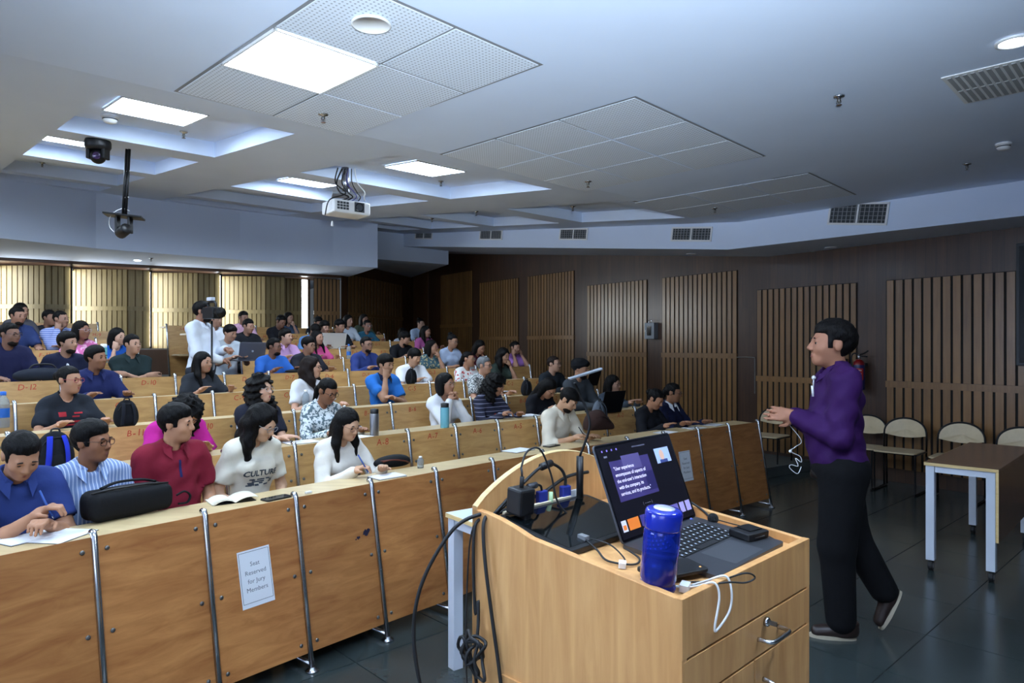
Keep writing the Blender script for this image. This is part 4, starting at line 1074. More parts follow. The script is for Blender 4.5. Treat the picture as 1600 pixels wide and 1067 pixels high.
extinguisher(1322, 573, 'red fire extinguisher mostly hidden behind the speaker\'s neck')
# metal box with a dark window on the wall
t = wall_t(1021); z = CAMZ-(517-540)/FPX*wp(t, 0).y; Mb = wall_mat(t, z, .05)
bx = thing('metal_box', 'grey metal box with dark glass window on the veneer wall', 'box', M=Mb)
g = G(); g.box((0, 0, 0), (.20, .10, .26)); g.build('case', mk('box grey', (128, 134, 140), .4, .3), bx, world=False, bevel=.004)
g = G(); g.box((0, .055, 0), (.085, .006, .15)); g.build('window', mk('black glass', (8, 9, 10), .1), bx, world=False)
g = G(); g.tube([(.07, .05, .0), (.07, .062, 0)], .008, 8); g.build('lock', CHROME, bx, world=False)
g = G(); g.tube([(.03*math.cos(a*PI/6), .03, .15+.03*math.sin(a*PI/6)) for a in range(-1, 8)], .004, 6); g.build('hook', CHROME, bx, world=False)
# dark screen at the right picture edge
t = wall_t(1592); Ms = wall_mat(t-.75, CAMZ+.42, .06)
tv = thing('wall_screen', 'dark wall mounted screen at the right picture edge', 'screen', M=Ms)
g = G(); g.box((0, 0, 0), (1.5, .05, 1.25)); g.build('casing', mk('screen casing', (26, 30, 36), .4), tv, world=False, bevel=.006)
g = G(); g.box((0, .027, 0), (1.44, .006, 1.19)); g.build('panel_glass', mk('screen glass', (14, 17, 22), .15), tv, world=False)
# thin cable stapled between two panels
a, b = wall_t(1153), wall_t(1182); zc = CAMZ-.165
P = [wp(a, zc, .03), wp((a+b)/2, zc+.004, .02), wp(b+.01, zc, .03), wp(b, zc-.02, .04), wp(b, zc-.5, .04)]
g = G(); g.tube(P, .006, 6); single(g, 'wall_cable', mk('grey cable', (120, 118, 112), .6), 'thin grey cable across the veneer between two slatted panels', 'cable', P[0])

def sprinkler(p, label):
    o = thing('sprinkler', label, 'sprinkler', p, group='ceiling sprinklers'); M = Matrix.Translation(p) @ Matrix.Rotation(PI, 4, 'X')
    g = G(); g.lathe([(.005, 0), (.034, 0), (.032, .008), (.012, .012), (.011, .02)], 14, M); g.build('plate', CHROME, o, smooth=True)
    g = G(); g.lathe([(.009, .018), (.010, .03), (.004, .036), (.004, .05)], 10, M)
    for sx in (-1, 1): g.tube([M @ Vector((sx*.009, 0, .022)), M @ Vector((sx*.013, 0, .038)), M @ Vector((0, 0, .054))], .0025, 5)
    g.build('head', STEELG, o, smooth=True)
    g = G(); g.lathe([(.002, .054), (.017, .054), (.017, .056), (.002, .056)], 12, M); g.build('deflector', CHROME, o)
SPR = [(505, 178, 0, 'sprinkler on the tile patch below the largest light panel'), (1311, 150, 0, 'sprinkler on the plain ceiling above the speaker'), (1511, 256, 0, 'sprinkler near the smoke detector at upper right'),
       (919, 283, 0, 'sprinkler on the middle tile patch'), (1117, 325, 0, 'sprinkler on the small right tile patch'), (287, 206, REC, 'sprinkler in the nearest recess left'),
       (689, 283, REC, 'sprinkler in the recess right of the projector'), (744, 330, 0, 'sprinkler above the second air vent from the left'), (895, 322, 0, 'sprinkler left of the right tile patch'), (675, 341, 0, 'sprinkler above the leftmost air vent'),
       (66, 254, REC, 'sprinkler in the far recess at the left edge')]
for x, y, e, lab in SPR: sprinkler(on_ceil(x, y, e-.005), lab)
def detector(p, label, s=1.):
    o = thing('smoke_detector', label, 'detector', p); M = Matrix.Translation(p) @ Matrix.Rotation(PI, 4, 'X') @ Matrix.Scale(s, 4)
    g = G(); g.lathe([(.01, 0), (.055, 0), (.055, .012), (.048, .016)], 20, M); g.build('base', WHITEP, o, smooth=True)
    g = G(); g.lathe([(.044, .016), (.046, .03), (.038, .045), (.02, .052), (.002, .052)], 20, M); g.build('cap', WHITEP, o, smooth=True)
    g = G(); g.lathe([(.0462, .022), (.0468, .024), (.0468, .028), (.046, .03)], 20, M); g.build('slot_ring', GRILLD, o)
detector(on_ceil(1568, 224, -.004), 'round white smoke detector at the upper right ceiling')
detector(on_ceil(172, 181, REC-.004), 'round white smoke detector beside the left recess light', 1.2)
# round loudspeaker in the tile, downlights
c = on_ceil(580, 37, -.014); o = thing('ceiling_speaker', 'round white ceiling loudspeaker in a perforated tile', 'speaker', c); M = Matrix.Translation(c) @ Matrix.Rotation(PI, 4, 'X')
g = G(); g.lathe([(.01, 0), (.095, 0), (.095, .008), (.086, .011), (.084, .008)], 30, M); g.build('rim', WHITEP, o, smooth=True)
g = G(); g.lathe([(.002, .002), (.084, .002), (.084, .005), (.002, .005)], 30, M); gr = g.build('grille', TILE, o)
g = G(); g.obox(c+Vector((.0, .0, -.006)), ta*.012, tb*.002, Vector((0, 0, .0008))); g.build('badge', STEELG, o)
def downlight(p, label, lit=True, r=.075):
    o = thing('downlight', label, 'ceiling light', p); M = Matrix.Translation(p) @ Matrix.Rotation(PI, 4, 'X')
    g = G(); g.lathe([(r*.9, 0), (r*1.15, 0), (r*1.15, .006), (r*.95, .010), (r*.9, .004)], 24, M); g.build('rim', WHITEP, o, smooth=True)
    g = G(); g.lathe([(.002, .0), (r*.9, .0), (r*.9, .004), (.002, .004)], 24, M); g.build('lens', mk('downlight lens', (240, 246, 255), .5, emit=LED_POWER*.8) if lit else mk('unlit lens', (190, 192, 196), .4), o)
downlight(on_ceil(1585, 65, -.003), 'lit round downlight at the upper right picture edge')
def under(px, py, z): return on_z(px, py, z)
downlight(under(215, 407, RB-.004), 'small lit downlight under the rear bulkhead', True, .06)
def on_under(px, py):
    for v in np.linspace(-4, 12, 400):
        pass
    d = ray(px, py); best = None
    for y in np.linspace(4, 20, 1600):
        p = Vector((0, 0, CAMZ))+d*y; u, v = uv_of(p)
        e = abs(p.z-sof_z(v-.15))
        if best is None or e < best[0]: best = (e, p)
    return best[1]
p = on_under(1298, 386); downlight(p+Vector((0, 0, -.004)), 'unlit downlight under the right bulkhead above the extinguishers', False, .06)
p = on_under(1080, 396); downlight(p+Vector((0, 0, -.004)), 'unlit downlight under the right bulkhead near the metal box', False, .06)
sprinkler(on_under(1271, 393), 'sprinkler under the right bulkhead left of the downlight')
sprinkler(under(236, 403, RB-.002), 'sprinkler under the rear bulkhead beside the lit downlight')
# slot diffusers under the right bulkhead
for x0, x1, y0, y1, lab in ((1418, 1505, 377, 368, 'long slot diffuser under the bulkhead at far right'), (1190, 1255, 402, 399, 'short slot diffuser under the bulkhead above the speaker')):
    a, b = on_under(x0, y0), on_under(x1, y1); a.z = b.z = SB0-.003; g = G(); g.obox((a+b)/2, (b-a)/2, Vector((-(b-a).y, (b-a).x, 0)).normalized()*.05, Vector((0, 0, .003))); single(g, 'slot_diffuser', mk('slot metal', (170, 174, 178), .4, .3), lab, 'air vent', (a+b)/2, bevel=.001)
# perforated return grille, upper right
a, b, c_ = on_ceil(1476, 122, -.004), on_ceil(1511, 160, -.004), on_ceil(1600, 145, -.004)
ux = (b-a); uy = (c_-b); uy = uy-ux*(uy.dot(ux)/ux.dot(ux)); Lx = ux.length; ux.normalize(); uy.normalize(); Ly = 1.1
rg = thing('return_grille', 'perforated return air grille in the ceiling at upper right', 'air vent', a, M=frame(a, ux, uy))
g = G(); g.box((Lx/2, Ly/2, 0), (Lx+.03, Ly+.03, .006)); g.build('frame', WHITEP, rg, world=False)
g = G(); gs = G(); gs.box((0, 0, -.006), (Lx/2-.02, .028, .006)); me = gs.mesh('grille_bar', GRILLE)
sgn = -1 if frame(a, ux, uy).to_3x3()[2][2] > 0 else 1
gs = G(); gs.box((0, 0, sgn*.005), (Lx/2-.02, .022, .005)); me = gs.mesh('grille_bar', GRILLE)
for i in range(int(Ly/.038)):
    for sx in (.25, .75): inst('grille_bar', me, rg, PM[rg.name] @ Matrix.Translation((Lx*sx, .02+.038*i, 0)))

# ---- dome camera
c = on_ceil(153, 219, -.002); o = thing('dome_camera', 'black dome camera hanging from the ceiling at left', 'camera', c); M = Matrix.Translation(c) @ Matrix.Rotation(PI, 4, 'X'); S = .92
g = G(); g.lathe([(.02*S, 0), (.105*S, 0), (.112*S, .02), (.112*S, .06), (.098*S, .085), (.06*S, .09)], 24, M); g.build('mount', BLACKP, o, smooth=True)
for sx in (-1, 1):
    g = G(); g.obox(c+Vector((sx*.072*S, 0, -.125*S)), (.014, 0, 0), (0, .045, 0), (0, 0, .05)); g.build('yoke_arm', BLACKP, o, bevel=.006)
g = G(); g.ball(c+Vector((0, 0, -.155*S)), .068*S, 20, 14); g.build('ball', BLACKM, o, smooth=True)
e = (Vector((.35, -.9, -.12))).normalized(); lc = c+Vector((0, 0, -.155*S))+e*.055; g = G(); g.lathe([(.01, 0), (.03, 0), (.03, .018), (.024, .02), (.022, .014), (.002, .014)], 16, frame(lc, e.orthogonal(), e.cross(e.orthogonal()))); g.build('lens', mk('violet lens glass', (46, 30, 60), .08), o, smooth=True)
# ---- pole with a camera platform
c = on_ceil(200, 233, -.006); low = at_y(194, 338, c.y)
o = thing('pole_camera', 'black double pole holding a small camera tray at left', 'camera', c)
for dx in (-.012, .014):
    g = G(); g.tube([c+Vector((dx, 0, 0)), low+Vector((dx+.0, 0, 0))], .012, 8); g.build('pole', BLACKM, o, smooth=True)
for f_ in (.33, .72): 
    g = G(); q_ = c.lerp(low, f_); g.tube([q_+Vector((-.03, 0, -.004)), q_+Vector((.032, 0, .004))], .004, 6); g.build('cable_tie', WHITEP, o)
g = G(); g.obox(low, (.16, .03, -.015), (-.03, .09, 0), (0, 0, .008)); tray = g.build('tray', BLACKM, o, bevel=.002)
for dx in (-.06, .055):
    g = G(); g.obox(low+Vector((dx, 0, -.08)), (.012, 0, 0), (0, .03, 0), (0, 0, .075)); g.build('yoke_arm', BLACKP, o, bevel=.004)
hc = low+Vector((.0, -.01, -.135)); e = Vector((.75, -.55, .25)).normalized(); g = G(); g.tube([hc-e*.075, hc-e*.06, hc+e*.06, hc+e*.075], [.04, .052, .05, .04], 14); g.build('camera_head', BLACKP, o, smooth=True)
g = G(); lw_ = low+Vector((-.09, 0, 0)); g.tube(spline([low+Vector((.05, 0, .05)), low+Vector((-.02, 0, .07)), low+Vector((-.12, 0, .01)), low+Vector((-.13, 0, -.10)), low+Vector((-.05, 0, -.17))], 6), .0035, 6); g.build('lead', WHITEP, o, smooth=True)

# ---- projector
c = on_ceil(541, 262, 0); yb = c.y
o = thing('projector', 'white ceiling projector on a short chrome pole with tangled cables', 'projector', c)
bb = at_y(541, 327, yb)
g = G(); g.tube([c+Vector((-.01, 0, 0)), at_y(541, 303, yb)], .035, 12); g.build('pole', CHROME, o, smooth=True)
g = G(); pt = at_y(540, 305, yb); g.obox(pt, (.12, .03, 0), (-.03, .10, 0), (0, 0, .012)); g.build('bracket', mk('bracket steel', (130, 132, 136), .35, .8), o, bevel=.003)
fw = Vector((.62, -.78, 0)).normalized(); sw = Vector((-fw.y, fw.x, 0))
g = G(); g.obox(bb, sw*.19, fw*.135, Vector((0, 0, .062))); bd = g.build('body', WHITEP, o, bevel=.02)
fc = bb+fw*.136; g = G(); g.lathe([(.002, -.01), (.03, -.01), (.034, .004), (.042, .006), (.042, -.005)], 18, frame(fc+sw*.07+Vector((0, 0, .005)), sw, Vector((0, 0, 1)))); g.build('lens', mk('projector lens', (18, 18, 26), .08), o, smooth=True)
g = G(); g.obox(fc+sw*.07+fw*.001+Vector((0, 0, .005)), sw*.05, fw*.002, Vector((0, 0, .045))); g.build('lens_recess', GRILLD, o)
g = G(); g.obox((0, 0, 0), sw*.012, fw*.002, Vector((0, 0, .010))); me = g.mesh('vent_slot', GRILLD)
for i in range(4):
    for j in range(3): inst('vent_slot', me, o, Matrix.Translation(fc+fw*.001-sw*(.05+.03*i)+Vector((0, 0, .03-.026*j))))
random.seed(5)
for k_, (mt, r_) in enumerate(((BLACKR, .007), (BLACKR, .006), (mk('violet cable', (70, 66, 130), .5), .005), (BLACKR, .005), (WHITEP, .005))):
    s_ = random.uniform(-.05, .05)
    P = [c+Vector((-.03+.03*k_, -.04, -.02)), at_y(526+8*k_, 285, yb-.06), at_y(528+10*k_+random.uniform(-6, 6), 300, yb-.12), at_y(545+6*k_, 308, yb-.10), at_y(530+10*k_, 314, yb-.06)]
    g = G(); g.tube(spline(P, 6), r_, 6); g.build('cable', mt, o, smooth=True)
P = [at_y(528, 262, yb-.05), at_y(524, 285, yb-.06), at_y(540, 302, yb-.13), at_y(515, 312, yb-.2), at_y(508, 336, yb-.2)]
g = G(); g.tube(spline(P, 6), .006, 6); g.build('cable', BLACKR, o, smooth=True)
g = G(); g.tube([at_y(519, 345, yb-.1), at_y(519, 353, yb-.1)], [.006, .014], 8); g.build('remote_tab', WHITEP, o)
# ================================================================== PEOPLE
# bodies, clothes and hair are grown as smooth implicit surfaces and meshed
F4 = np.float32
def _cap(P, a, b, ra, rb):
    a = np.asarray(a, F4); b = np.asarray(b, F4); ba = b-a; L = float(ba @ ba)+1e-9
    pa = P-a; h = np.clip((pa @ ba)/L, 0, 1); q = pa-h[:, None]*ba
    return np.sqrt((q*q).sum(1))-(ra+(rb-ra)*h)
def _ell(P, c, r, Rm=None):
    q = P-np.asarray(c, F4)
    if Rm is not None: q = q @ np.asarray(Rm, F4)      # world -> local
    r = np.asarray(r, F4); k0 = np.sqrt(((q/r)**2).sum(1)); k1 = np.sqrt(((q/(r*r))**2).sum(1))
    return k0*(k0-1)/np.maximum(k1, 1e-6)
def smin(a, b, k):
    if k <= 0: return np.minimum(a, b)
    h = np.maximum(k-np.abs(a-b), 0)/k; return np.minimum(a, b)-h*h*k*.25
def smax(a, b, k): return -smin(-a, -b, k)
def cap(a, b, ra, rb=None, k=.03, op='u'): return ('c', a, b, ra, ra if rb is None else rb, k, op)
def ell(c, r, k=.03, op='u', Rm=None): return ('e', c, r, Rm, None, k, op)
def fn(f, k=.0, op='i'): return ('f', f, None, None, None, k, op)
def field(prims, P, off=0.):
    d = None
    for t, a, b, c, e, k, op in prims:
        if t == 'c': x = _cap(P, a, b, c, e)
        elif t == 'e': x = _ell(P, a, b, c)
        else: x = a(P)
        if t != 'f' or op == 'u': x = x-off
        if d is None: d = x
        elif op == 'u': d = smin(d, x, k)
        elif op == 's': d = smax(d, -x, k)
        else: d = smax(d, x, k)
    return d
def bounds(prims, pad):
    lo = np.full(3, 9.); hi = -lo
    for t, a, b, c, e, k, op in prims:
        if op != 'u' or t == 'f': continue
        if t == 'c':
            for p, r in ((a, c), (b, e)): lo = np.minimum(lo, np.array(p)-r); hi = np.maximum(hi, np.array(p)+r)
        else: m = max(b); lo = np.minimum(lo, np.array(a)-m); hi = np.maximum(hi, np.array(a)+m)
    return lo-pad, hi+pad
def nets(prims, h, off=0., lo=None, hi=None):
    """surface nets over the field; returns (verts, quads)"""
    l, u = bounds(prims, off+2.2*h)
    if lo is not None: l = np.maximum(l, lo)
    if hi is not None: u = np.minimum(u, hi)
    n = np.maximum(np.ceil((u-l)/h).astype(int)+1, 3)
    ax = [l[i]+h*np.arange(n[i]) for i in range(3)]
    X, Y, Z = np.meshgrid(*ax, indexing='ij'); P = np.stack([X.ravel(), Y.ravel(), Z.ravel()], 1).astype(F4)
    D = field(prims, P, off).reshape(n); ins = D < 0
    c = sum(ins[i:n[0]-1+i, j:n[1]-1+j, k:n[2]-1+k].astype(np.int8) for i in (0, 1) for j in (0, 1) for k in (0, 1))
    act = (c > 0) & (c < 8); idx = np.argwhere(act)
    if len(idx) == 0: return np.zeros((0, 3)), []
    ids = -np.ones(act.shape, int); ids[act] = np.arange(len(idx))
    S = np.zeros((len(idx), 3)); cnt = np.zeros(len(idx))
    cor = {}
    for i in (0, 1):
        for j in (0, 1):
            for k in (0, 1): cor[i, j, k] = D[idx[:, 0]+i, idx[:, 1]+j, idx[:, 2]+k]
    for axn in range(3):
        o = [q for q in range(3) if q != axn]
        for p in (0, 1):
            for q in (0, 1):
                c0 = [0, 0, 0]; c0[o[0]] = p; c0[o[1]] = q; c1 = list(c0); c1[axn] = 1
                a, b = cor[tuple(c0)], cor[tuple(c1)]; m = (a < 0) != (b < 0)
                t = np.where(m, a/np.where(m, a-b, 1), 0)
                pos = np.tile(np.array(c0, float), (len(idx), 1)); pos[:, axn] += t
                S[m] += pos[m]; cnt[m] += 1
    V = (S/cnt[:, None]+idx)*h+l
    quads = []
    for axn in range(3):
        o = [(axn+1) % 3, (axn+2) % 3]
        s0 = [slice(None)]*3; s1 = [slice(None)]*3; s0[axn] = slice(0, -1); s1[axn] = slice(1, None)
        a, b = ins[tuple(s0)], ins[tuple(s1)]; e = np.argwhere(a != b)
        ok = (e[:, o[0]] > 0) & (e[:, o[1]] > 0) & (e[:, o[0]] < n[o[0]]-1) & (e[:, o[1]] < n[o[1]]-1); e = e[ok]
        flip = a[tuple(e.T)]
        def cid(d0, d1): q = e.copy(); q[:, o[0]] += d0; q[:, o[1]] += d1; return ids[tuple(q.T)]
        Q = np.stack([cid(-1, -1), cid(0, -1), cid(0, 0), cid(-1, 0)], 1)
        Q[~flip] = Q[~flip][:, ::-1]; quads.append(Q[(Q >= 0).all(1)])
    return V, np.concatenate(quads)
def skin_mesh(name, pieces, mats, mi=None):
    """join meshed pieces into one mesh; pieces: list of (V, Q)"""
    Vs = []; Qs = []; n = 0; idx = []
    for i, (V, Q) in enumerate(pieces):
        if len(V) == 0: continue
        Vs.append(V); Qs.append(np.asarray(Q)+n); n += len(V); idx += [mi[i] if mi else 0]*len(Q)
    V = np.concatenate(Vs); Q = np.concatenate(Qs)
    me = bpy.data.meshes.new(name); me.vertices.add(len(V)); me.vertices.foreach_set('co', V.astype(np.float32).ravel())
    me.loops.add(Q.size); me.loops.foreach_set('vertex_index', Q.astype(np.int32).ravel())
    me.polygons.add(len(Q)); me.polygons.foreach_set('loop_start', np.arange(0, Q.size, 4, dtype=np.int32)); me.polygons.foreach_set('loop_total', np.full(len(Q), 4, np.int32))
    me.polygons.foreach_set('use_smooth', np.ones(len(Q), bool))
    for m in (mats if isinstance(mats, list) else [mats]): me.materials.append(m)
    if mi: me.polygons.foreach_set('material_index', idx)
    me.update(calc_edges=True); return me

SKIN = {}
def skin(tone):
    if tone not in SKIN:
        m = mk('skin %s' % tone, hexc(tone), .55, var=.06, vscale=14, spec=.35); b = m.node_tree.nodes['Principled BSDF']
        b.inputs['Subsurface Weight'].default_value = .0
        SKIN[tone] = m
    return SKIN[tone]
def hairm(c):
    n = 'hair '+c
    if n in MATS: return MATS[n]
    m = mk(n, hexc(c), .5, bump=.55, bscale=60, stretch=(4, 4, .5), spec=.16, var=.35, vscale=40); return m
def cloth(c, rough=.85):
    n = 'cloth '+c
    return MATS[n] if n in MATS else mk(n, hexc(c), rough, var=.07, vscale=10, bump=.25, bscale=28, spec=.25)
EYEW = mk('eye white', (214, 208, 200), .3); IRIS = mk('iris dark', (24, 16, 12), .15); BROW = mk('eyebrow', (22, 17, 15), .8)
LIPS = {}
def eye_mesh():
    g = G(); prof = [(.0125*math.sin(PI*i/10), -.0125*math.cos(PI*i/10)) for i in range(11)]; prof[0] = (.0003, -.0125); prof[-1] = (.0003, .0125)
    g.lathe(prof, 12, Matrix.Rotation(-PI/2, 4, 'X'), mats=[0]*7+[1]*3); return g.mesh('eye', [EYEW, IRIS], True)
EYE = eye_mesh()
def brow_mesh():
    g = G(); g.tube([(-.018, -.004, -.002), (-.008, .002, .003), (.004, .004, .004), (.016, .002, .0)], [.0022, .0036, .0036, .002], 6); return g.mesh('eyebrow', BROW, True)
BROWM = brow_mesh()
def lip_mesh(c):
    if c in LIPS: return LIPS[c]
    g = G()
    g.tube([(-.023, -.007, .001), (-.012, .001, .003), (0, .004, .0025), (.012, .001, .003), (.023, -.007, .001)], [.0018, .0038, .0044, .0038, .0018], 7)
    g.tube([(-.021, -.007, -.001), (-.010, .001, -.0045), (0, .004, -.0055), (.010, .001, -.0045), (.021, -.007, -.001)], [.0018, .0044, .0054, .0044, .0018], 7)
    LIPS[c] = g.mesh('lips', mk('lips '+c, hexc(c), .45), True); return LIPS[c]
def glasses_mesh(col, rnd=False):
    key = ('gl', col, rnd)
    if key in LIPS: return LIPS[key]
    g = G()
    for sx in (-1, 1):
        P = []
        for i in range(17):
            a = 2*PI*i/16; ca, sa = math.cos(a), math.sin(a); e = 1. if rnd else .75
            P.append((sx*.033+.0245*math.copysign(abs(ca)**e, ca), .101-.10*abs(abs(sx*.033+.0245*ca)-.02)*.35, .002+.0185*math.copysign(abs(sa)**e, sa)))
        g.tube(P, .0021, 6, caps=False)
        g.tube([(sx*.058, .094, .008), (sx*.076, .06, .010), (sx*.080, .0, .006), (sx*.078, -.015, -.006)], .0019, 5)
    g.tube([(-.009, .102, .006), (0, .106, .009), (.009, .102, .006)], .0018, 5)
    LIPS[key] = g.mesh('eyeglasses', mk('glasses '+col, hexc(col), .3, .2), True); return LIPS[key]

HEADY = [  # the head, in its own frame: y forward, z up, origin between the ears
    ell((0, -.014, .034), (.076, .096, .086)),
    ell((0, .022, -.032), (.0615, .070, .086), .035),
    ell((0, .058, -.092), (.030, .028, .022), .035),
    ell((.036, .058, -.028), (.024, .024, .024), .03), ell((-.036, .058, -.028), (.024, .024, .024), .03),
    cap((-.034, .080, .020), (.034, .080, .020), .010, k=.018),
    ell((.032, .100, .002), (.019, .018, .011), .014, 's'), ell((-.032, .100, .002), (.019, .018, .011), .014, 's'),
    cap((0, .090, .012), (0, .108, -.026), .0075, .0125, k=.012),
    ell((.0105, .098, -.034), (.0085, .010, .0075), .008), ell((-.0105, .098, -.034), (.0085, .010, .0075), .008),
    cap((-.014, .083, -.066), (.014, .083, -.066), .009, k=.014),
    cap((.020, .0865, .0105), (.043, .0835, .0085), .0052, k=.006), cap((-.020, .0865, .0105), (-.043, .0835, .0085), .0052, k=.006),
    cap((.022, .0845, -.0075), (.042, .081, -.006), .0042, k=.006), cap((-.022, .0845, -.0075), (-.042, .081, -.006), .0042, k=.006),
    ell((.0775, -.016, -.006), (.009, .020, .031), .006), ell((-.0775, -.016, -.006), (.009, .020, .031), .006),
    ell((.0805, -.024, .004), (.007, .012, .024), .004), ell((-.0805, -.024, .004), (.007, .012, .024), .004),
]
def rotm(yaw, pitch, roll=0.):
    return np.array((Matrix.Rotation(yaw, 3, 'Z') @ Matrix.Rotation(-pitch, 3, 'X') @ Matrix.Rotation(roll, 3, 'Y')))
def xf(prims, Rm, o):
    """rotate and move primitives; functions are wrapped"""
    out = []
    for t, a, b, c, e, k, op in prims:
        if t == 'c': out.append((t, Rm @ np.array(a)+o, Rm @ np.array(b)+o, c, e, k, op))
        elif t == 'e': out.append((t, Rm @ np.array(a)+o, b, Rm if c is None else Rm @ c, e, k, op))
        else: out.append((t, (lambda P, f=a: f((P-o.astype(F4)) @ Rm.astype(F4))), None, None, None, k, op))
    return out
def plane(n, p):
    n = np.array(n, F4)/np.linalg.norm(n); p = np.array(p, F4); return lambda P: (P-p) @ n
def wav(f, amp, base=None):
    return lambda P: amp*(np.sin(P[:, 0]*f+1.3*np.sin(P[:, 2]*f*.7))*np.sin(P[:, 1]*f*1.1+.5)+np.sin(P[:, 2]*f*1.2+P[:, 0]*f*.5))
def grown(th, z0=.052, slope=.52, temple=.014, side=0.):
    """hair growing out of the scalp: thickness rises from nothing at the hair line to th on the crown"""
    nrm = np.array((0, -slope, 1.), F4); nrm /= np.linalg.norm(nrm); p0 = np.array((0, .076, z0), F4)
    def f(P):
        sk = smin(_ell(P, (0, -.014, .034), (.076, .096, .086)), _ell(P, (0, .022, -.032), (.0615, .070, .086)), .035)
        ax = np.abs(P[:, 0]); s = (P-p0) @ nrm-temple*np.clip(ax/.06, 0, 1.2)**3*np.clip((P[:, 1]-.01)/.05, 0, 1)+side*P[:, 0]
        back = np.minimum(-.030-P[:, 1], P[:, 2]+.078); burn = np.minimum(.016-np.abs(P[:, 1]-.022), P[:, 2]+.022)*.6
        s = np.maximum(np.maximum(s, back), burn)
        t = np.where(s > 0, .0035+(th-.0035)*np.clip(s/.045, 0, 1)**.7, -.02+s*2)
        return (sk-t).astype(F4)
    return [ell((0, -.02, .03), (.125, .14, .14)), ('f', f, None, None, None, 0., 'i')]
def hair_prims(style):
    """list of primitive groups in the head frame"""
    fine = ('n', lambda P: .0012*np.sin(P[:, 0]*210+np.sin(P[:, 1]*60)*2)+.0014*np.sin(P[:, 1]*120+P[:, 2]*150))
    face = lambda w=.060, zt=.0: ell((0, .102, -.040+zt), (w, .080, .108), .014, 's')
    part = cap((.012, .10, .085), (.012, -.04, .142), .003, k=.012, op='s')
    if style == 'short': return [grown(.014, .058)+[fine]]
    if style == 'full': return [grown(.022, .050, .50, .010, .12)+[fine]]
    if style == 'fringe': return [grown(.021, .036, .42, .0)+[fine]]
    if style == 'thin': return [grown(.008, .066, .62, .02)+[fine]]
    if style == 'cap':
        return [grown(.008), [ell((0, -.014, .050), (.088, .106, .086)), ell((0, .085, .050), (.055, .045, .018), .02), fn(plane((0, .30, -.95), (0, .07, .045)), .01), fn(plane((0, .0, -1), (0, 0, -.03)), .01)]]
    if style == 'bun': return [grown(.010, .058)+[fine], [ell((0, -.118, .030), (.044, .040, .042)), fine]]
    if style == 'topbun': return [grown(.010, .058)+[fine], [ell((.0, -.075, .118), (.050, .045, .038)), fine]]
    if style == 'pony': return [grown(.010, .058)+[fine], [cap((0, -.10, .03), (.0, -.130, -.05), .032, .034), cap((0, -.130, -.05), (.01, -.115, -.20), .034, .018, k=.02), fine]]
    if style in ('long', 'longfront', 'wavy', 'curly', 'bob'):
        big = {'curly': .014, 'wavy': .007, 'bob': .004}.get(style, 0.); ln = {'curly': -.19, 'bob': -.11}.get(style, -.27)
        pr = [ell((0, -.02, .042), (.0855+big, .105+big, .092+big)), ell((0, -.055, -.03), (.086+big, .070+big, .115), .04)]
        if style != 'bob': pr += [cap((0, -.080, -.06), (0, -.105, ln), .070+big, .052, k=.05)]
        for sx in (1, -1): pr += [cap((sx*.066, -.020, .04), (sx*.082, -.012, -.10 if style == 'bob' else -.14), .026+big, .030+big, k=.04)]
        if style in ('longfront', 'curly', 'wavy'):
            for sx in (1, -1): pr += [cap((sx*.078, -.005, -.04), (sx*.098, .030, -.15), .024+big, .030+big, k=.04), cap((sx*.098, .030, -.15), (sx*.092, .085, ln-.01), .030+big, .016, k=.03)]
        pr += [face(.060 if style != 'curly' else .062), ell((0, .06, -.20), (.058, .10, .11), .02, 's')]
        if style in ('long', 'longfront', 'wavy'): pr.append(part)
        nz = {'curly': ('n', wav(90., .0095)), 'wavy': ('n', lambda P: .006*np.sin(P[:, 2]*55+P[:, 0]*30)*np.sin(P[:, 1]*40+1)+.002*np.sin(P[:, 0]*160))}.get(style, ('n', lambda P: .0020*np.sin(np.arctan2(P[:, 0], -P[:, 1]-.02)*46+P[:, 2]*9)))
        return [pr+[nz]]
    if style == 'turban':
        f_ = lambda P: .006*np.sin((P[:, 2]*.9+np.abs(P[:, 0])*.75)*95)
        return [[ell((0, -.02, .070), (.108, .128, .088)), ell((0, -.05, .03), (.095, .085, .07), .03), fn(plane((0, .50, -.87), (0, .08, .048)), .012), fn(plane((0, .0, -1), (0, 0, -.055)), .01), ('n', f_)]]
    return [grown(.014)+[fine]]
def ik(s, w, l1, l2, pole):
    s, w = np.array(s, float), np.array(w, float); d = w-s; L = np.linalg.norm(d)
    if L > (l1+l2)*.995: w = s+d/L*(l1+l2)*.995; d = w-s; L = np.linalg.norm(d)
    if L < abs(l1-l2)*1.05+.02: L = abs(l1-l2)*1.05+.02
    u = d/np.linalg.norm(d); a = (l1*l1-l2*l2+L*L)/(2*L); hh = math.sqrt(max(l1*l1-a*a, 0))
    p = np.array(pole, float)-s; p = p-u*(p @ u); p /= np.linalg.norm(p)+1e-9
    return s+u*a+p*hh, w
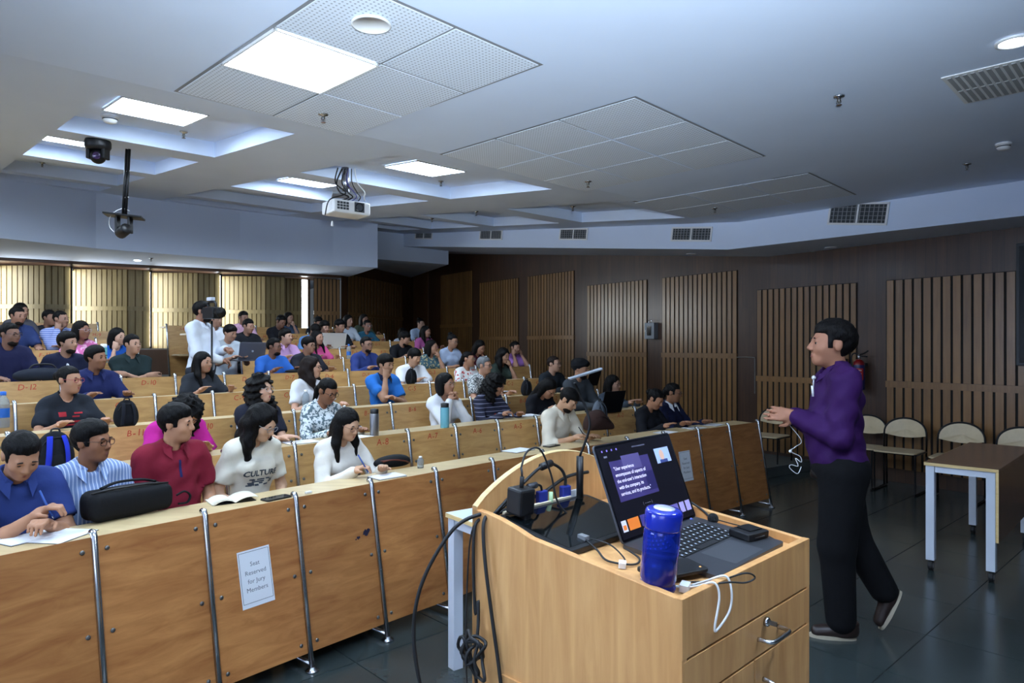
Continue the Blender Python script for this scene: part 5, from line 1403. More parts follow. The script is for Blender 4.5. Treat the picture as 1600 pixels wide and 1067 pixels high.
def hand_prims(w, fwd, palm, side, curl, size=1., spread=.0, far=False):
    """w wrist, fwd finger direction, palm = palm normal, side: +1 thumb lies towards cross(fwd,palm)"""
    f = np.array(fwd, float); f /= np.linalg.norm(f); p = np.array(palm, float); p = p-f*(p @ f); p /= np.linalg.norm(p)
    t = np.cross(f, p)*side      # towards the thumb
    s = size; out = [ell(tuple(w+f*.045*s+p*.002), (.014*s+.008, .014*s+.008, .014*s+.008), .02)]
    out.append(cap(w+f*.005*s, w+f*.03*s, .024*s, .026*s, k=.02))
    for i, off in enumerate((.030, .011, -.009, -.028)):     # knuckle row
        out.append(cap(w+f*.012*s+t*off*.45*s, w+f*.085*s+t*off*s*.95, .0165*s, .0118*s, k=.014))
    L = (.042, .047, .044, .034)
    for i, off in enumerate((.030, .011, -.009, -.028)):
        b = w+f*.086*s+t*off*s*.95; d = f+t*off*spread*8; d /= np.linalg.norm(d); c1 = curl[0] if isinstance(curl, (tuple, list)) else curl
        ci = c1 if not isinstance(curl, list) else curl[i]
        a1 = ci*.75; a2 = ci*1.7
        d1 = d*math.cos(a1)+p*math.sin(a1); d2 = d*math.cos(a2)+p*math.sin(a2); m = b+d1*L[i]*s; e = m+d2*L[i]*.85*s
        out.append(cap(b-d*.006, m, .0093*s, .0085*s, k=.006)); out.append(cap(m, e, .0085*s, .0068*s, k=.004))
    tb0 = w+f*.022*s+t*.024*s; d = f*.62+t*.72+p*.25; d /= np.linalg.norm(d); m = tb0+d*.040*s; d2 = f*.85+t*.25+p*(.35+.3*(curl if not isinstance(curl, list) else curl[0])); d2 /= np.linalg.norm(d2)
    out.append(cap(tb0, m, .015*s, .0105*s, k=.014)); out.append(cap(m, m+d2*.034*s, .0105*s, .008*s, k=.006))
    return out

def build_person(sp, M, label, group, lod):
    """sp: dictionary; M: world frame with +y forward and origin on the floor under the hips; lod 0 near .. 2 far"""
    f_ = sp['sex'] == 'f'; fat = sp.get('fat', 0.); kx = (.90 if f_ else 1.)*sp.get('wide', 1.)
    stand = sp.get('stand', False); lean = R(sp.get('lean', 6)); hz = .90 if stand else sp.get('hz', .50)
    t = thing('person', label, 'person', M=M, group=group)
    H = (.013, .019, .026)[lod]; HH = (.0058, .009, .013)[lod]; HD = (.0055, .009, .013)[lod]
    hip = np.array((0, 0, hz)); cl, sl = math.cos(lean), math.sin(lean); twist = R(sp.get('twist', 0)); ct, st_ = math.cos(twist), math.sin(twist)
    def S(x, y, z):     # spine frame -> person frame
        q = z-.50; w = min(max(q/.35, 0), 1); a = twist*w; x, y = x*math.cos(a)-y*math.sin(a), x*math.sin(a)+y*math.cos(a)
        return np.array((x, y*cl+q*sl, hz+q*cl-y*sl))
    torso = [ell(S(0, 0, .52), (.152*kx+fat*.5, .116+fat*.5, .115)), ell(S(0, .018+fat*.3, .665), (.130*kx+fat, .100+fat, .155), .06),
             ell(S(0, .0, .845), (.140*kx+fat*.5, .103+fat*.4, .155), .06), cap(S(-.118*kx, -.008, .965), S(.118*kx, -.008, .965), .050, k=.05),
             cap(S(0, -.012, 1.035), S(.095*kx, -.012, .985), .036, k=.04), cap(S(0, -.012, 1.035), S(-.095*kx, -.012, .985), .036, k=.04)]
    if f_: torso += [ell(S(.058, .078, .855), (.056, .050, .056), .035), ell(S(-.058, .078, .855), (.056, .050, .056), .035)]
    yaw = R(sp.get('yaw', 0)); pit = R(sp.get('pitch', 5)); Rh = rotm(yaw, pit, R(sp.get('roll', 0)))
    nb = S(0, .012, 1.065); hs = sp.get('head', .90 if not f_ else .885)
    ho = nb+Rh @ np.array((0, .018, .088))*1.0
    headp = xf(HEADY, Rh*1.0, np.zeros(3))
    def SC_(prims):   # scale about the origin then move to the head position
        out = []
        for tt, a, b, c, e, k, op in prims:
            if tt == 'c': out.append((tt, a*hs+ho, b*hs+ho, c*hs, e*hs, k, op))
            elif tt == 'e': out.append((tt, a*hs+ho, np.array(b)*hs, c, e, k, op))
        return out
    jaw = ho+Rh @ np.array((0, -.022, -.055))
    head = SC_(headp)+[cap(jaw, S(0, -.008, .995), .047 if not f_ else .040, .051 if not f_ else .044, k=.03)]
    # arms
    arms = {}
    for sx, nm in ((1, 'R'), (-1, 'L')):
        sh = S(sx*.152*kx+sx*fat*.4, -.005, .955); w = np.array(sp['wr'+nm], float); pole = np.array(sp.get('el'+nm, (sx*.5, -.05, hz+.05)))
        el, w = ik(sh, w, .285, .245, pole); arms[nm] = (sh, el, w)
    ar = sp.get('arm', 1.)*(1. if not f_ else .86)
    upper = []; fore = {}
    for nm, (sh, el, w) in arms.items():
        upper += [cap(sh, el, .050*ar, .040*ar, k=.05)]; fore[nm] = [cap(sh+(el-sh)*.25, el, .047*ar, .040*ar), cap(el, el+(w-el)*.45, .040*ar, .037*ar, k=.025), cap(el+(w-el)*.45, w, .037*ar, .026*ar, k=.02)]
    # legs
    if not stand:
        legs = []
        for sx in (1, -1): legs += [cap((sx*.088, .02, hz-.005), (sx*.105, .41, hz+.005), .082, .060, k=.05), cap((sx*.105, .41, hz+.005), (sx*.10, .38, .10), .058, .042, k=.03)]
    else: legs = sp['legs']
    # ---- skin: torso, head, arms, hands in one mesh
    pieces = [nets(torso[:6]+upper+([] if stand else []), .028, -.012)]
    pieces.append(nets(head, HH))
    for nm, pr in fore.items():
        pieces.append(nets(pr, (.010, .014, .02)[lod], -.001))
        sh, el, w = arms[nm]; d = w-el; d /= np.linalg.norm(d)
        hf = np.array(sp.get('hf'+nm, d), float); hn = np.array(sp.get('hn'+nm, (0, 0, -1)), float)
        side = 1 if (nm == 'L') else -1
        side *= sp.get('flip'+nm, 1)
        pieces.append(nets(hand_prims(w, hf, hn, side, sp.get('curl'+nm, sp.get('curl', .5)), 1.02 if not f_ else .9, sp.get('spread', .0)), HD))
    tone = sp.get('tone', 'a57a5e')
    me = skin_mesh('body', pieces, skin(tone)); body = inst('body', me, t, M)
    # ---- face
    Mh = Matrix.Translation(ho) @ Matrix(Rh).to_4x4() @ Matrix.Scale(hs, 4); MH = M @ Mh
    for sx in (1, -1):
        inst('eye', EYE, body, MH @ Matrix.Translation((sx*.0318, .0775, .0015)) @ Matrix.Scale(.92, 4))
        inst('eyebrow', BROWM, body, MH @ Matrix.Translation((sx*.032, .0905, .0235)) @ Matrix.Scale(sx, 4, (1, 0, 0)))
    inst('lips', lip_mesh(sp.get('lips', '8a5148' if not f_ else '9c4f4c')), body, MH @ Matrix.Translation((0, .0895, -.0655)))
    # beard
    if sp.get('beard'):
        bp = [ell((0, .022, -.048), (.0645, .0725, .081)), ell((0, .060, -.097), (.033, .029, .026), .03), ell((.048, .080, -.040), (.030, .040, .026), .012, 's'), ell((-.048, .080, -.040), (.030, .040, .026), .012, 's'), fn(plane((0, -.55, .84), (0, .085, -.046)), .008), fn(plane((0, -1, 0), (0, -.004, 0)), .008), ell((0, .104, -.0665), (.021, .024, .0085), .004, 's'), ('n', 0)]
        bp = bp[:-1]
        inst('beard', skin_mesh('beard', [nets(xf2(bp, Rh, ho, hs), HH*1.1)], hairm(sp.get('beardc', '1c1512'))), t, M)
    # hair
    hc = sp.get('hairc', '090707'); hp_ = []
    for gr in hair_prims(sp.get('hair', 'short')): hp_.append(eval_group_s(gr, Rh, ho, hs, HH*1.25))
    inst('turban' if sp.get('hair') == 'turban' else 'hair', skin_mesh('hair', hp_, hairm(hc) if sp.get('hair') not in ('turban',) else cloth(hc)), t, M)
    if sp.get('glasses'):
        inst('eyeglasses', glasses_mesh(sp['glasses'], sp.get('round', False)), t, MH)
    # ---- shirt
    sleeve = sp.get('sleeve', 's'); so = sp.get('loose', .011); sh_pr = list(torso)
    for nm, (sh, el, w) in arms.items():
        if sleeve == 's': e = sh+(el-sh)*.72; sh_pr += [cap(sh, e, .056*ar, .054*ar, k=.045)]
        elif sleeve == 'h': sh_pr += [cap(sh, el, .056*ar, .048*ar, k=.045), cap(el, el+(w-el)*.25, .047*ar, .045*ar, k=.02)]
        elif sleeve == 'l': sh_pr += [cap(sh, el, .056*ar, .048*ar, k=.045), cap(el, w-(w-el)*.04, .046*ar, .034*ar, k=.02)]
    if stand: sh_pr = sh_pr
    cut = [ell(S(0, .052, 1.048), (.060, .060, .075 if f_ else .058), .008, 's'), ell(S(0, 0, 1.06), (.054, .056, .06), .006, 's')]
    if sleeve == 's':
        for nm, (sh, el, w) in arms.items():
            d = (el-sh)/np.linalg.norm(el-sh); e = sh+(el-sh)*.72; cut.append(('f', (lambda P, e=e.astype(F4), d=d.astype(F4): np.where(np.sqrt((((P-e)-((P-e) @ d)[:, None]*d)**2).sum(1)) < .075, (P-e) @ d, -1).astype(F4)), None, None, None, .0, 'i'))
    hem = sp.get('hem', hz-.08); cut.append(fn(plane((0, 0, -1), (0, 0, hem)), .004))
    fold = sp.get('fold', .0045)
    base = sh_pr+cut
    def shirt_f(P): return field(sh_pr, P, so)+fold*(np.sin(P[:, 2]*55+P[:, 0]*24)*np.sin(P[:, 1]*38+P[:, 0]*17)+.7*np.sin(P[:, 2]*29-P[:, 1]*41))
    pr = [('f', shirt_f, None, None, None, 0, 'u')]+[c for c in cut]
    l, u = bounds(sh_pr, so+2.2*H+.008)
    global _B; V = nets_lu(pr, l, u, H)
    inst('shirt', skin_mesh('shirt', [V], sp['shirt']), t, M)
    if sp.get('collar'):
        col = sp['collar'] if not isinstance(sp['collar'], bool) else sp['shirt']
        # ring open at the front: start right of the throat, go round the back
        P = []
        for i in range(15):
            a = R(90+24)+R(312)*i/14; fr = max(0, math.sin(a)); P.append(Vector(S(.069*math.cos(a), .002+.066*math.sin(a), 1.030-.030*fr)))
        g = G(); g.tube(P, [.010]+[.015]*13+[.010], 8, flat=1.7)
        for sx in (1, -1):
            a, b, c_ = Vector(S(sx*.030, .062, 1.006)), Vector(S(sx*.072, .056, .982)), Vector(S(sx*.040, .104, .942))
            n_ = (b-a).cross(c_-a).normalized()*.004; n_ = n_ if n_.y > 0 else -n_
            a2 = Vector(S(sx*.066, .02, 1.033)); g.prism([a+n_*2, a2+n_*2, b+n_*3, c_+n_*3], n_*1.2)
        inst('collar', g.mesh('collar', col, False), t, M)
    if sp.get('inner'):      # a panel of the garment worn under an open jacket
        V = nets([ell(S(0, .020, .80), (.058, .105+fat, .17)), ell(S(0, .03+fat, .66), (.06, .102+fat, .14), .03)], H, .0145)
        inst('inner_top', skin_mesh('inner_top', [V], sp['inner']), t, M)
    # ---- trousers and shoes
    HT = max(H, .018) if not stand else .014
    tr = [ell(hip+np.array((0, 0, -.01)), (.158*kx+fat*.5, .115+fat*.5, .10))]+legs
    V = nets(tr+[fn(plane((0, 0, 1), (0, 0, hz+.06)), .0)], HT if stand else .024, .010); inst('trousers', skin_mesh('trousers', [V], sp.get('pants', cloth('1c1f28'))), t, M)
    if not stand:
        for sx in (1, -1):
            g = G(); g.ball((sx*.10, .45, .048), (.045, .125, .045), 12, 8); inst('shoe', g.mesh('shoe', BLACKR, True), t, M)
    return t, arms, MH, S
def xf2(prims, Rm, o, s):
    out = []
    for t, a, b, c, e, k, op in prims:
        if t == 'c': out.append((t, Rm @ np.array(a)*s+o, Rm @ np.array(b)*s+o, c*s, e*s, k, op))
        elif t == 'e': out.append((t, Rm @ np.array(a)*s+o, np.array(b)*s, Rm, e, k, op))
        else: out.append((t, (lambda P, f=a: s*f(((P-o.astype(F4)) @ Rm.astype(F4))/F4(s))), None, None, None, k, op))
    return out
def nets_lu(pr, l, u, h):
    global bounds
    old = bounds; bounds = lambda p, pad: (l, u)
    try: return nets(pr, h)
    finally: bounds = old
def eval_group_s(gr, Rm, o, s, h):
    noise = [q[1] for q in gr if q[0] == 'n']; pr = xf2([q for q in gr if q[0] != 'n'], Rm, o, s)
    l, u = bounds(pr, 2.2*h+.02)
    if noise:
        f_ = noise[0]
        return nets_lu([('f', lambda P: field(pr, P)+f_(((P-o.astype(F4)) @ Rm.astype(F4))/F4(s)), None, None, None, 0, 'u')], l, u, h)
    return nets(pr, h)

# ---- poses of the arms; z of 'low' poses is measured from the worktop, of the others from hips at .50
LOWP = ('desk', 'fold', 'write', 'type')
POSES = {
 'desk': dict(wrR=(.16, .40, .03), wrL=(-.16, .40, .03), elR=(.45, .0, -.4), elL=(-.45, .0, -.4), curl=.35),
 'fold': dict(wrR=(-.02, .39, .035), wrL=(.04, .36, .04), elR=(.5, .1, -.4), elL=(-.5, .1, -.4), curl=.4),
 'write': dict(wrR=(.09, .40, .04), wrL=(-.13, .42, .03), elR=(.5, .05, -.4), elL=(-.5, .05, -.4), curlR=1.0, curlL=.3),
 'type': dict(wrR=(.09, .42, .045), wrL=(-.09, .42, .045), elR=(.4, .0, -.3), elL=(-.4, .0, -.3), curl=.5),
 'lap': dict(wrR=(.10, .24, .60), wrL=(-.10, .24, .60), elR=(.4, -.12, .5), elL=(-.4, -.12, .5), curl=.5),
 'cross': dict(wrR=(-.10, .235, .80), wrL=(.12, .255, .825), elR=(.5, .1, .4), elL=(-.5, .1, .4), curl=.4, hfR=(-1, .1, .1), hfL=(1, .05, .05), hnR=(0, -1, 0), hnL=(0, -1, 0)),
 'chinR': dict(wrR=(.06, .19, 1.00), wrL=(.02, .28, .78), elR=(.16, .45, .5), elL=(-.5, .1, .5), curlR=1.2, curlL=.4, hfR=(-.25, -.2, .95), hnR=(-.2, -.95, -.1)),
 'chinL': dict(wrL=(-.06, .19, 1.00), wrR=(-.02, .28, .78), elL=(-.16, .45, .5), elR=(.5, .1, .5), curlL=1.2, curlR=.4, hfL=(.25, -.2, .95), hnL=(.2, -.95, -.1)),
 'clasp': dict(wrR=(.05, .21, .99), wrL=(-.045, .21, .99), elR=(.2, .5, .5), elL=(-.2, .5, .5), curl=1.0, hfR=(-.45, .05, .9), hfL=(.45, .05, .9), hnR=(-.9, 0, -.3), hnL=(.9, 0, -.3)),
 'face': dict(wrR=(.085, .16, 1.03), wrL=(-.085, .16, 1.03), elR=(.2, .45, .5), elL=(-.2, .45, .5), curl=.9, hfR=(-.2, -.2, 1), hfL=(.2, -.2, 1), hnR=(-.8, -.5, 0), hnL=(.8, -.5, 0)),
}
SKINS = ['a9795a', '9a6c4e', 'b98a68', '8a5f44', 'c09a7c']
PEOPLE = []
stripes('blue pinstripe cloth', (120, 142, 186), (196, 206, 224), 55, 0, .32)
stripes('navy striped knit', (26, 28, 52), (150, 152, 176), 24, 2, .12)
stripes('blue check cloth', (96, 112, 170), (168, 178, 212), 40, 2, .4)
print_cloth('grey leaf print cloth', (214, 220, 222), (92, 110, 118), 42, .52)
print_cloth('dotted white cloth', (206, 208, 206), (70, 76, 80), 75, .5, voronoi=True)
print_cloth('teal floral cloth', (50, 84, 96), (170, 160, 120), 30, .56)
print_cloth('pink floral cloth', (196, 96, 150), (226, 170, 200), 30, .55)
print_cloth('white cloth red embroidery', (222, 220, 218), (190, 70, 66), 22, .60)
def P(x, y, row, sex, shirt, label, **kw):
    kw.update(x=x, y=y, row=row, sex=sex, label=label)
    kw['shirt'] = MATS[shirt] if shirt in MATS else cloth(shirt); PEOPLE.append(kw)
# row A
P(30, 668, 1, 'm', '27376f', 'man in royal blue polo shirt bent over his notes, nearest on the left', pose='write', yaw=0, pitch=32, lean=20, tone='a87a5e', hair='short', collar=True, fat=.02, wrR=(.0, .42, .09), wrL=(-.05, .45, .05), curlL=.9)
P(143, 655, 1, 'm', 'blue pinstripe cloth', 'young person in blue striped shirt and brown glasses beside the black bag', pose='lap', yaw=30, pitch=2, tone='8a5c42', hair='full', glasses='3a2018', collar=True, sleeve='h')
P(274, 630, 1, 'm', '74182a', 'man in maroon zip polo shirt looking towards the speaker', pose='lap', yaw=40, pitch=4, tone='b08062', hair='full', collar=True, fat=.018, lean=2)
P(402, 630, 1, 'f', 'd8d2c2', 'young woman in cream printed t-shirt and round glasses looking down', pose='lap', yaw=22, pitch=28, tone='c2987a', hair='wavy', glasses='9a9a98', round=True, lean=10)
P(540, 635, 1, 'f', 'dcd6cc', 'woman in cream jacket with long straight hair writing in a notebook', pose='write', yaw=8, pitch=20, tone='bf9476', hair='longfront', glasses='7a5a50', sleeve='l', inner=cloth('e6dccc'), lean=14)
P(882, 603, 1, 'm', 'd9cfbb', 'bearded man in cream shirt and black cap writing behind the podium', pose='write', yaw=20, pitch=34, tone='b88c6c', hair='cap', beard=True, collar=True, sleeve='h', lean=16)
P(1020, 605, 1, 'f', '14151b', 'woman in black top with a low bun looking down, right end', pose='desk', yaw=10, pitch=30, tone='a8775a', hair='bun', sleeve='l', lean=10)
P(1051, 597, 1, 'f', '171c38', 'woman in navy pullover with white collar and dark glasses', pose='desk', yaw=25, pitch=8, tone='8d6248', hair='pony', glasses='15151a', collar=cloth('dcdfe6'), sleeve='l')
# row B
P(286, 614, 2, 'f', 'b8268a', 'person in bright pink t-shirt bent low behind the maroon polo man', pose='write', yaw=5, pitch=52, lean=30, tone='a87a5e', hair='curly', wide=1.1)
P(408, 585, 2, 'f', '1b1d2a', 'woman in black t-shirt with big black curls and clear glasses', pose='fold', yaw=22, pitch=0, tone='c89c82', hair='curly', glasses='b9b4ae', round=True, lips='9a3038')
P(508, 588, 2, 'f', 'grey leaf print cloth', 'woman in white and grey leaf print top with tied back hair looking down', pose='desk', yaw=10, pitch=26, tone='8f6248', hair='pony', glasses='20181a', sleeve='l')
P(697, 582, 2, 'f', 'dfe0e4', 'woman in white jacket with hands clasped at her chin', pose='clasp', yaw=14, pitch=0, tone='ab7c62', hair='bob', glasses='8f8478', sleeve='l')
P(770, 583, 2, 'f', 'navy striped knit', 'woman in navy striped cardigan over an orange top writing', pose='write', yaw=35, pitch=26, tone='a1745a', hair='curly', sleeve='l', inner=cloth('c8482c'), lean=12)
P(852, 588, 2, 'f', '15161c', 'woman in black hooded top with white flowers bent over the desk', pose='write', yaw=12, pitch=42, tone='a9795c', hair='long', glasses='1b1b20', sleeve='l', lean=24)
P(907, 561, 2, 'm', '3b3f44', 'bearded man in black turban and grey shirt typing', pose='type', yaw=20, pitch=8, tone='a67a5f', hair='turban', hairc='0d0d11', beard=True, sleeve='l')
P(958, 585, 2, 'f', '3d4652', 'woman in grey sweater with glasses behind a black laptop', pose='type', yaw=15, pitch=6, tone='a9806a', hair='long', glasses='242226', sleeve='l')
# row C
P(107, 570, 3, 'f', '20242c', 'young woman in black red-printed t-shirt and pink glasses', pose='desk', yaw=30, pitch=2, tone='b08266', hair='bun', glasses='a03848')
P(487, 556, 3, 'f', 'd9dade', 'woman in white t-shirt with wavy brown hair seen in profile', pose='desk', yaw=42, pitch=0, tone='c99a80', hair='wavy', hairc='1d1310', glasses='15151a')
P(602, 552, 3, 'm', '2a6fc0', 'young man in bright blue polo shirt with hand on his chin', pose='chinR', yaw=14, pitch=8, tone='a57c62', hair='fringe', collar=cloth('16203c'))
P(757, 556, 3, 'm', 'dotted white cloth', 'grey haired man in dotted shirt and dark glasses', pose='desk', yaw=25, pitch=2, tone='b48870', hair='short', hairc='6d6e70', glasses='1a1a1e', collar=True)
P(866, 555, 3, 'm', '1e242a', 'man in dark shirt with short brown hair and glasses, near the turban man', pose='desk', yaw=20, pitch=0, tone='b08872', hair='thin', hairc='241a16', glasses='2a2422', sleeve='l')
# row D
P(150, 539, 4, 'm', '1d2450', 'man in navy shirt behind the pink glasses woman', pose='desk', yaw=28, pitch=0, tone='8a6048', hair='full', collar=True, sleeve='l')
P(317, 548, 4, 'f', '26292f', 'young woman in charcoal t-shirt with long loose hair and lanyard', pose='desk', yaw=22, pitch=4, tone='a67c64', hair='longfront')
P(646, 543, 4, 'm', 'dcdee2', 'young man in plain white t-shirt looking down', pose='desk', yaw=10, pitch=18, tone='b58a6e', hair='fringe', wide=1.08)
P(732, 548, 4, 'f', 'white cloth red embroidery', 'woman in white top with red embroidery and tied hair', pose='desk', yaw=28, pitch=0, tone='a87a5f', hair='pony', glasses='8a8580')
P(786, 543, 4, 'f', '2d3832', 'woman in dark green top with wavy hair looking down', pose='chinL', yaw=10, pitch=12, tone='a07860', hair='wavy')
# row E
P(14, 503, 5, 'm', '1a1c3c', 'bearded man in dark navy shirt at the left picture edge', pose='desk', yaw=30, pitch=4, tone='7f5c4c', hair='short', beard=True, glasses='2a2426')
P(105, 517, 5, 'm', '171b33', 'bearded man in navy jacket over a white t-shirt', pose='lap', yaw=30, pitch=2, tone='a47c66', hair='full', beard=True, sleeve='l', inner=cloth('cfd2da'))
P(207, 521, 5, 'm', '1c2a2c', 'man in dark green polo shirt with folded arms', pose='cross', yaw=20, pitch=0, tone='ab836c', hair='short', collar=True, fat=.02)
P(428, 527, 5, 'm', '2d62b4', 'young man in royal blue printed t-shirt and glasses', pose='desk', yaw=35, pitch=2, tone='7a5545', hair='short', glasses='1b1a1e', beard=True)
P(482, 525, 5, 'm', '22222a', 'young man in black t-shirt and glasses right of the royal blue t-shirt', pose='desk', yaw=20, pitch=4, tone='9c745e', hair='fringe', glasses='1b1a1e')
P(573, 525, 5, 'm', '2c3a72', 'bearded man in indigo shirt and glasses', pose='desk', yaw=10, pitch=2, tone='96705c', hair='short', glasses='1b1a1e', beard=True, collar=True, sleeve='l')
P(675, 530, 5, 'f', 'teal floral cloth', 'woman in teal floral top with sunglasses and raised hand', pose='chinL', yaw=25, pitch=2, tone='a87e66', hair='long', glasses='5a3030')
P(706, 521, 5, 'f', 'a9b8d2', 'woman in pale blue shirt with hair tied on top', pose='desk', yaw=15, pitch=12, tone='a0775f', hair='topbun', glasses='24222a')
P(748, 530, 5, 'f', '421522', 'woman in dark maroon top leaning her forehead on her hand', pose='chinL', yaw=10, pitch=24, tone='9e735c', hair='long', lean=14)
P(805, 532, 5, 'f', '9a6cb0', 'woman in lilac top holding both hands to her face', pose='face', yaw=5, pitch=8, tone='a67c66', hair='bun')
# row F
P(127, 500, 6, 'f', 'pink floral cloth', 'woman in pink floral top and glasses near the left aisle', pose='desk', yaw=28, pitch=2, tone='8a5f4c', hair='long', glasses='b6a8b4')
P(183, 511, 6, 'f', '1f58b0', 'woman in bright blue top with hand at her mouth', pose='chinR', yaw=25, pitch=4, tone='b58f7a', hair='long')
P(26, 478, 7, 'm', '27345e', 'bearded man in blue shirt in the upper left corner rows', pose='desk', yaw=25, pitch=6, tone='936b58', hair='short', beard=True, collar=True)
P(94, 484, 7, 'm', 'blue check cloth', 'man in blue checked shirt with hand over his mouth', pose='chinR', yaw=35, pitch=2, tone='8e6a58', hair='thin', collar=True, sleeve='l')
P(32, 472, 8, 'f', '4b4a50', 'woman with long dark hair behind the bearded blue shirt man', pose='desk', yaw=25, tone='a27a66', hair='long')
P(76, 483, 8, 'm', '20222c', 'man in dark jacket behind the checked shirt man', pose='lap', yaw=30, tone='8b6654', hair='short', sleeve='l')
P(358, 506, 6, 'm', 'b4bcc4', 'young man in pale grey printed t-shirt at a grey laptop', pose='type', yaw=18, pitch=16, tone='ab8068', hair='fringe')
P(447, 513, 6, 'm', 'b78fb8', 'man in lilac shirt left of the pink shawl woman', pose='desk', yaw=25, pitch=0, tone='b08a76', hair='full', collar=True, sleeve='l')
P(496, 515, 6, 'f', 'c04c80', 'woman in pink top with very long hair', pose='desk', yaw=20, pitch=2, tone='a87e68', hair='longfront')
P(630, 517, 6, 'm', '121318', 'bearded man in black t-shirt looking down near the far corner', pose='desk', yaw=25, pitch=24, tone='a47c66', hair='full', beard=True)
P(387, 497, 7, 'm', '17181e', 'man in black shirt with lanyard behind the grey laptop', pose='desk', yaw=20, pitch=12, tone='a67c66', hair='short', sleeve='l')
P(507, 500, 7, 'm', '7f9cc0', 'young man in blue t-shirt turned to his left, middle of the rear rows', pose='desk', yaw=5, pitch=10, tone='a57c68', hair='fringe')
P(530, 498, 7, 'm', '14161c', 'man in black and blue t-shirt holding white sheets', pose='type', yaw=20, pitch=10, tone='9c745f', hair='fringe')
P(665, 508, 7, 'f', 'a85890', 'woman in mauve top in the far right corner rows', pose='desk', yaw=25, tone='a87c68', hair='longfront')
P(630, 512, 8, 'f', 'c4ccd8', 'woman in pale top hidden behind the black t-shirt man', pose='desk', yaw=20, tone='a07a66', hair='wavy')
P(380, 485, 8, 'm', 'caa0b6', 'man in pale pink shirt in the back row', pose='desk', yaw=10, pitch=10, tone='8a6656', hair='short', collar=True, sleeve='l')
P(437, 491, 8, 'm', '16161c', 'man in black shirt leaning down in the back row', pose='fold', yaw=15, pitch=26, tone='7d5a4a', hair='short', sleeve='l')
P(451, 487, 9, 'f', '3c4a60', 'woman with long hair in front of the bright window strip', pose='chinL', yaw=20, pitch=4, tone='a88270', hair='long')
P(490, 505, 7, 'm', '5b7fae', 'person with bowed dark head beside the blue t-shirt boy', pose='desk', yaw=10, pitch=40, tone='9c745f', hair='full', lean=14)
P(496, 494, 9, 'm', '20242e', 'person in dark cap in the back row', pose='desk', yaw=10, pitch=20, tone='9c745f', hair='full')
P(544, 491, 8, 'f', 'b8c0cc', 'woman in pale shirt with long hair in the back row', pose='desk', yaw=20, tone='a5806e', hair='long', sleeve='l')
P(569, 490, 9, 'f', '4a5648', 'woman in olive top at the right end of the back row', pose='desk', yaw=10, tone='9c7462', hair='long')
P(574, 499, 8, 'f', '2a5c74', 'woman in teal t-shirt and glasses in the back rows', pose='desk', yaw=5, tone='9c7260', hair='bun', glasses='8a8890')
P(657, 497, 9, 'm', 'a4b6d0', 'person in pale blue shirt with hair tied up in the far corner', pose='chinL', yaw=20, tone='b08c78', hair='topbun', collar=True)
P(337, 487, 7, 'm', 'cfd3da', 'person in white shirt half hidden behind the video camera', pose='desk', yaw=20, tone='9c745f', hair='short', sleeve='l')
PSC = .87
def place(sp, i):
    k = sp['row']; lean = R(sp.get('lean', 6)); d = PITCH*k-sp.get('back', .27); fwd = (math.sin(lean)*.57+.04)*PSC
    s, Z = s_at(sp['x'], d-fwd)
    th = (s-S0)/(R0+d-fwd); n, t = axes(d, S0+th*(R0+d)); o = RC+n*(R0+d); fl = floor_of(k)
    pit = R(sp.get('pitch', 5)); hs = sp.get('head', .90 if sp['sex'] == 'm' else .885)
    top = .565*math.cos(lean)+.088*math.cos(pit)+.135*hs
    zt = CAMZ+(540-sp['y'])/FPX*Z; hz = (zt-fl)/PSC-top; hc = min(max(hz, .56), .86)
    sc = PSC*(hz+top)/(hc+top); sc = min(max(sc, .8), 1.)
    rz = R(sp.get('turn', 0))
    M = frame((o.x, o.y, fl+.001), t*-1, -n) @ Matrix.Rotation(rz, 4, 'Z') @ Matrix.Scale(sc, 4)
    name = sp.get('pose', 'desk'); ps = dict(POSES[name]); ps.update({a: b for a, b in sp.items()}); ps['hz'] = hc
    dz = (top_of(k-1)-.012-fl)/sc if name in LOWP else hc-.50
    for a in ('wrR', 'wrL', 'elR', 'elL'): x, y, z = ps[a]; ps[a] = (x, y, z+dz)
    if 'tone' not in sp: ps['tone'] = SKINS[i % 5]
    lod = 0 if k <= 1 else (1 if k <= 3 else 2)
    return build_person(ps, M, sp['label'], 'seated audience', lod)
BUILT = [place(sp, i) for i, sp in enumerate(PEOPLE)]
# ================================================================== SPEAKER
fwd = Vector((-.97, .20, 0)).normalized(); rgt = Vector((fwd.y, -fwd.x, 0))
sp_o = at_y(1312, 540, 3.86); SPM = frame((sp_o.x, sp_o.y, .0), rgt, fwd) @ Matrix.Scale(1.035, 4)
BLACKT = cloth('08080b', .9)
legsp = [cap((-.085, .0, .88), (-.085, .035, .49), .112, .084, k=.05), cap((-.085, .035, .49), (-.085, .015, .10), .080, .066, k=.03),
         cap((.085, -.01, .88), (.07, -.075, .52), .110, .082, k=.05), cap((.07, -.075, .52), (.06, -.235, .225), .078, .062, k=.03)]
spk = dict(sex='m', stand=True, legs=legsp, shirt=cloth('33114a', .75), sleeve='l', tone='a8745a', hair='full', hairc='0d0a0a', collar=True, fat=.030, lean=2, yaw=2, pitch=-4, head=1.02, pants=BLACKT, hem=.835, loose=.014, fold=.006, arm=1.08,
           wrL=(-.055, .225, 1.165), elL=(-.32, -.03, .75), wrR=(.045, .225, 1.16), elR=(.35, -.02, .8), hfL=(.15, .95, .12), hnL=(.95, -.1, -.1), hfR=(-.15, .95, .1), hnR=(-.95, -.1, 0), curlL=[.25, .35, .5, .6], curlR=[.45, .55, .6, .7], spread=.35, wide=1.05)
SPK, sarms, SMH, SS = build_person(spk, SPM, 'man in purple shirt and black trousers walking and speaking beside the podium', None, 0)
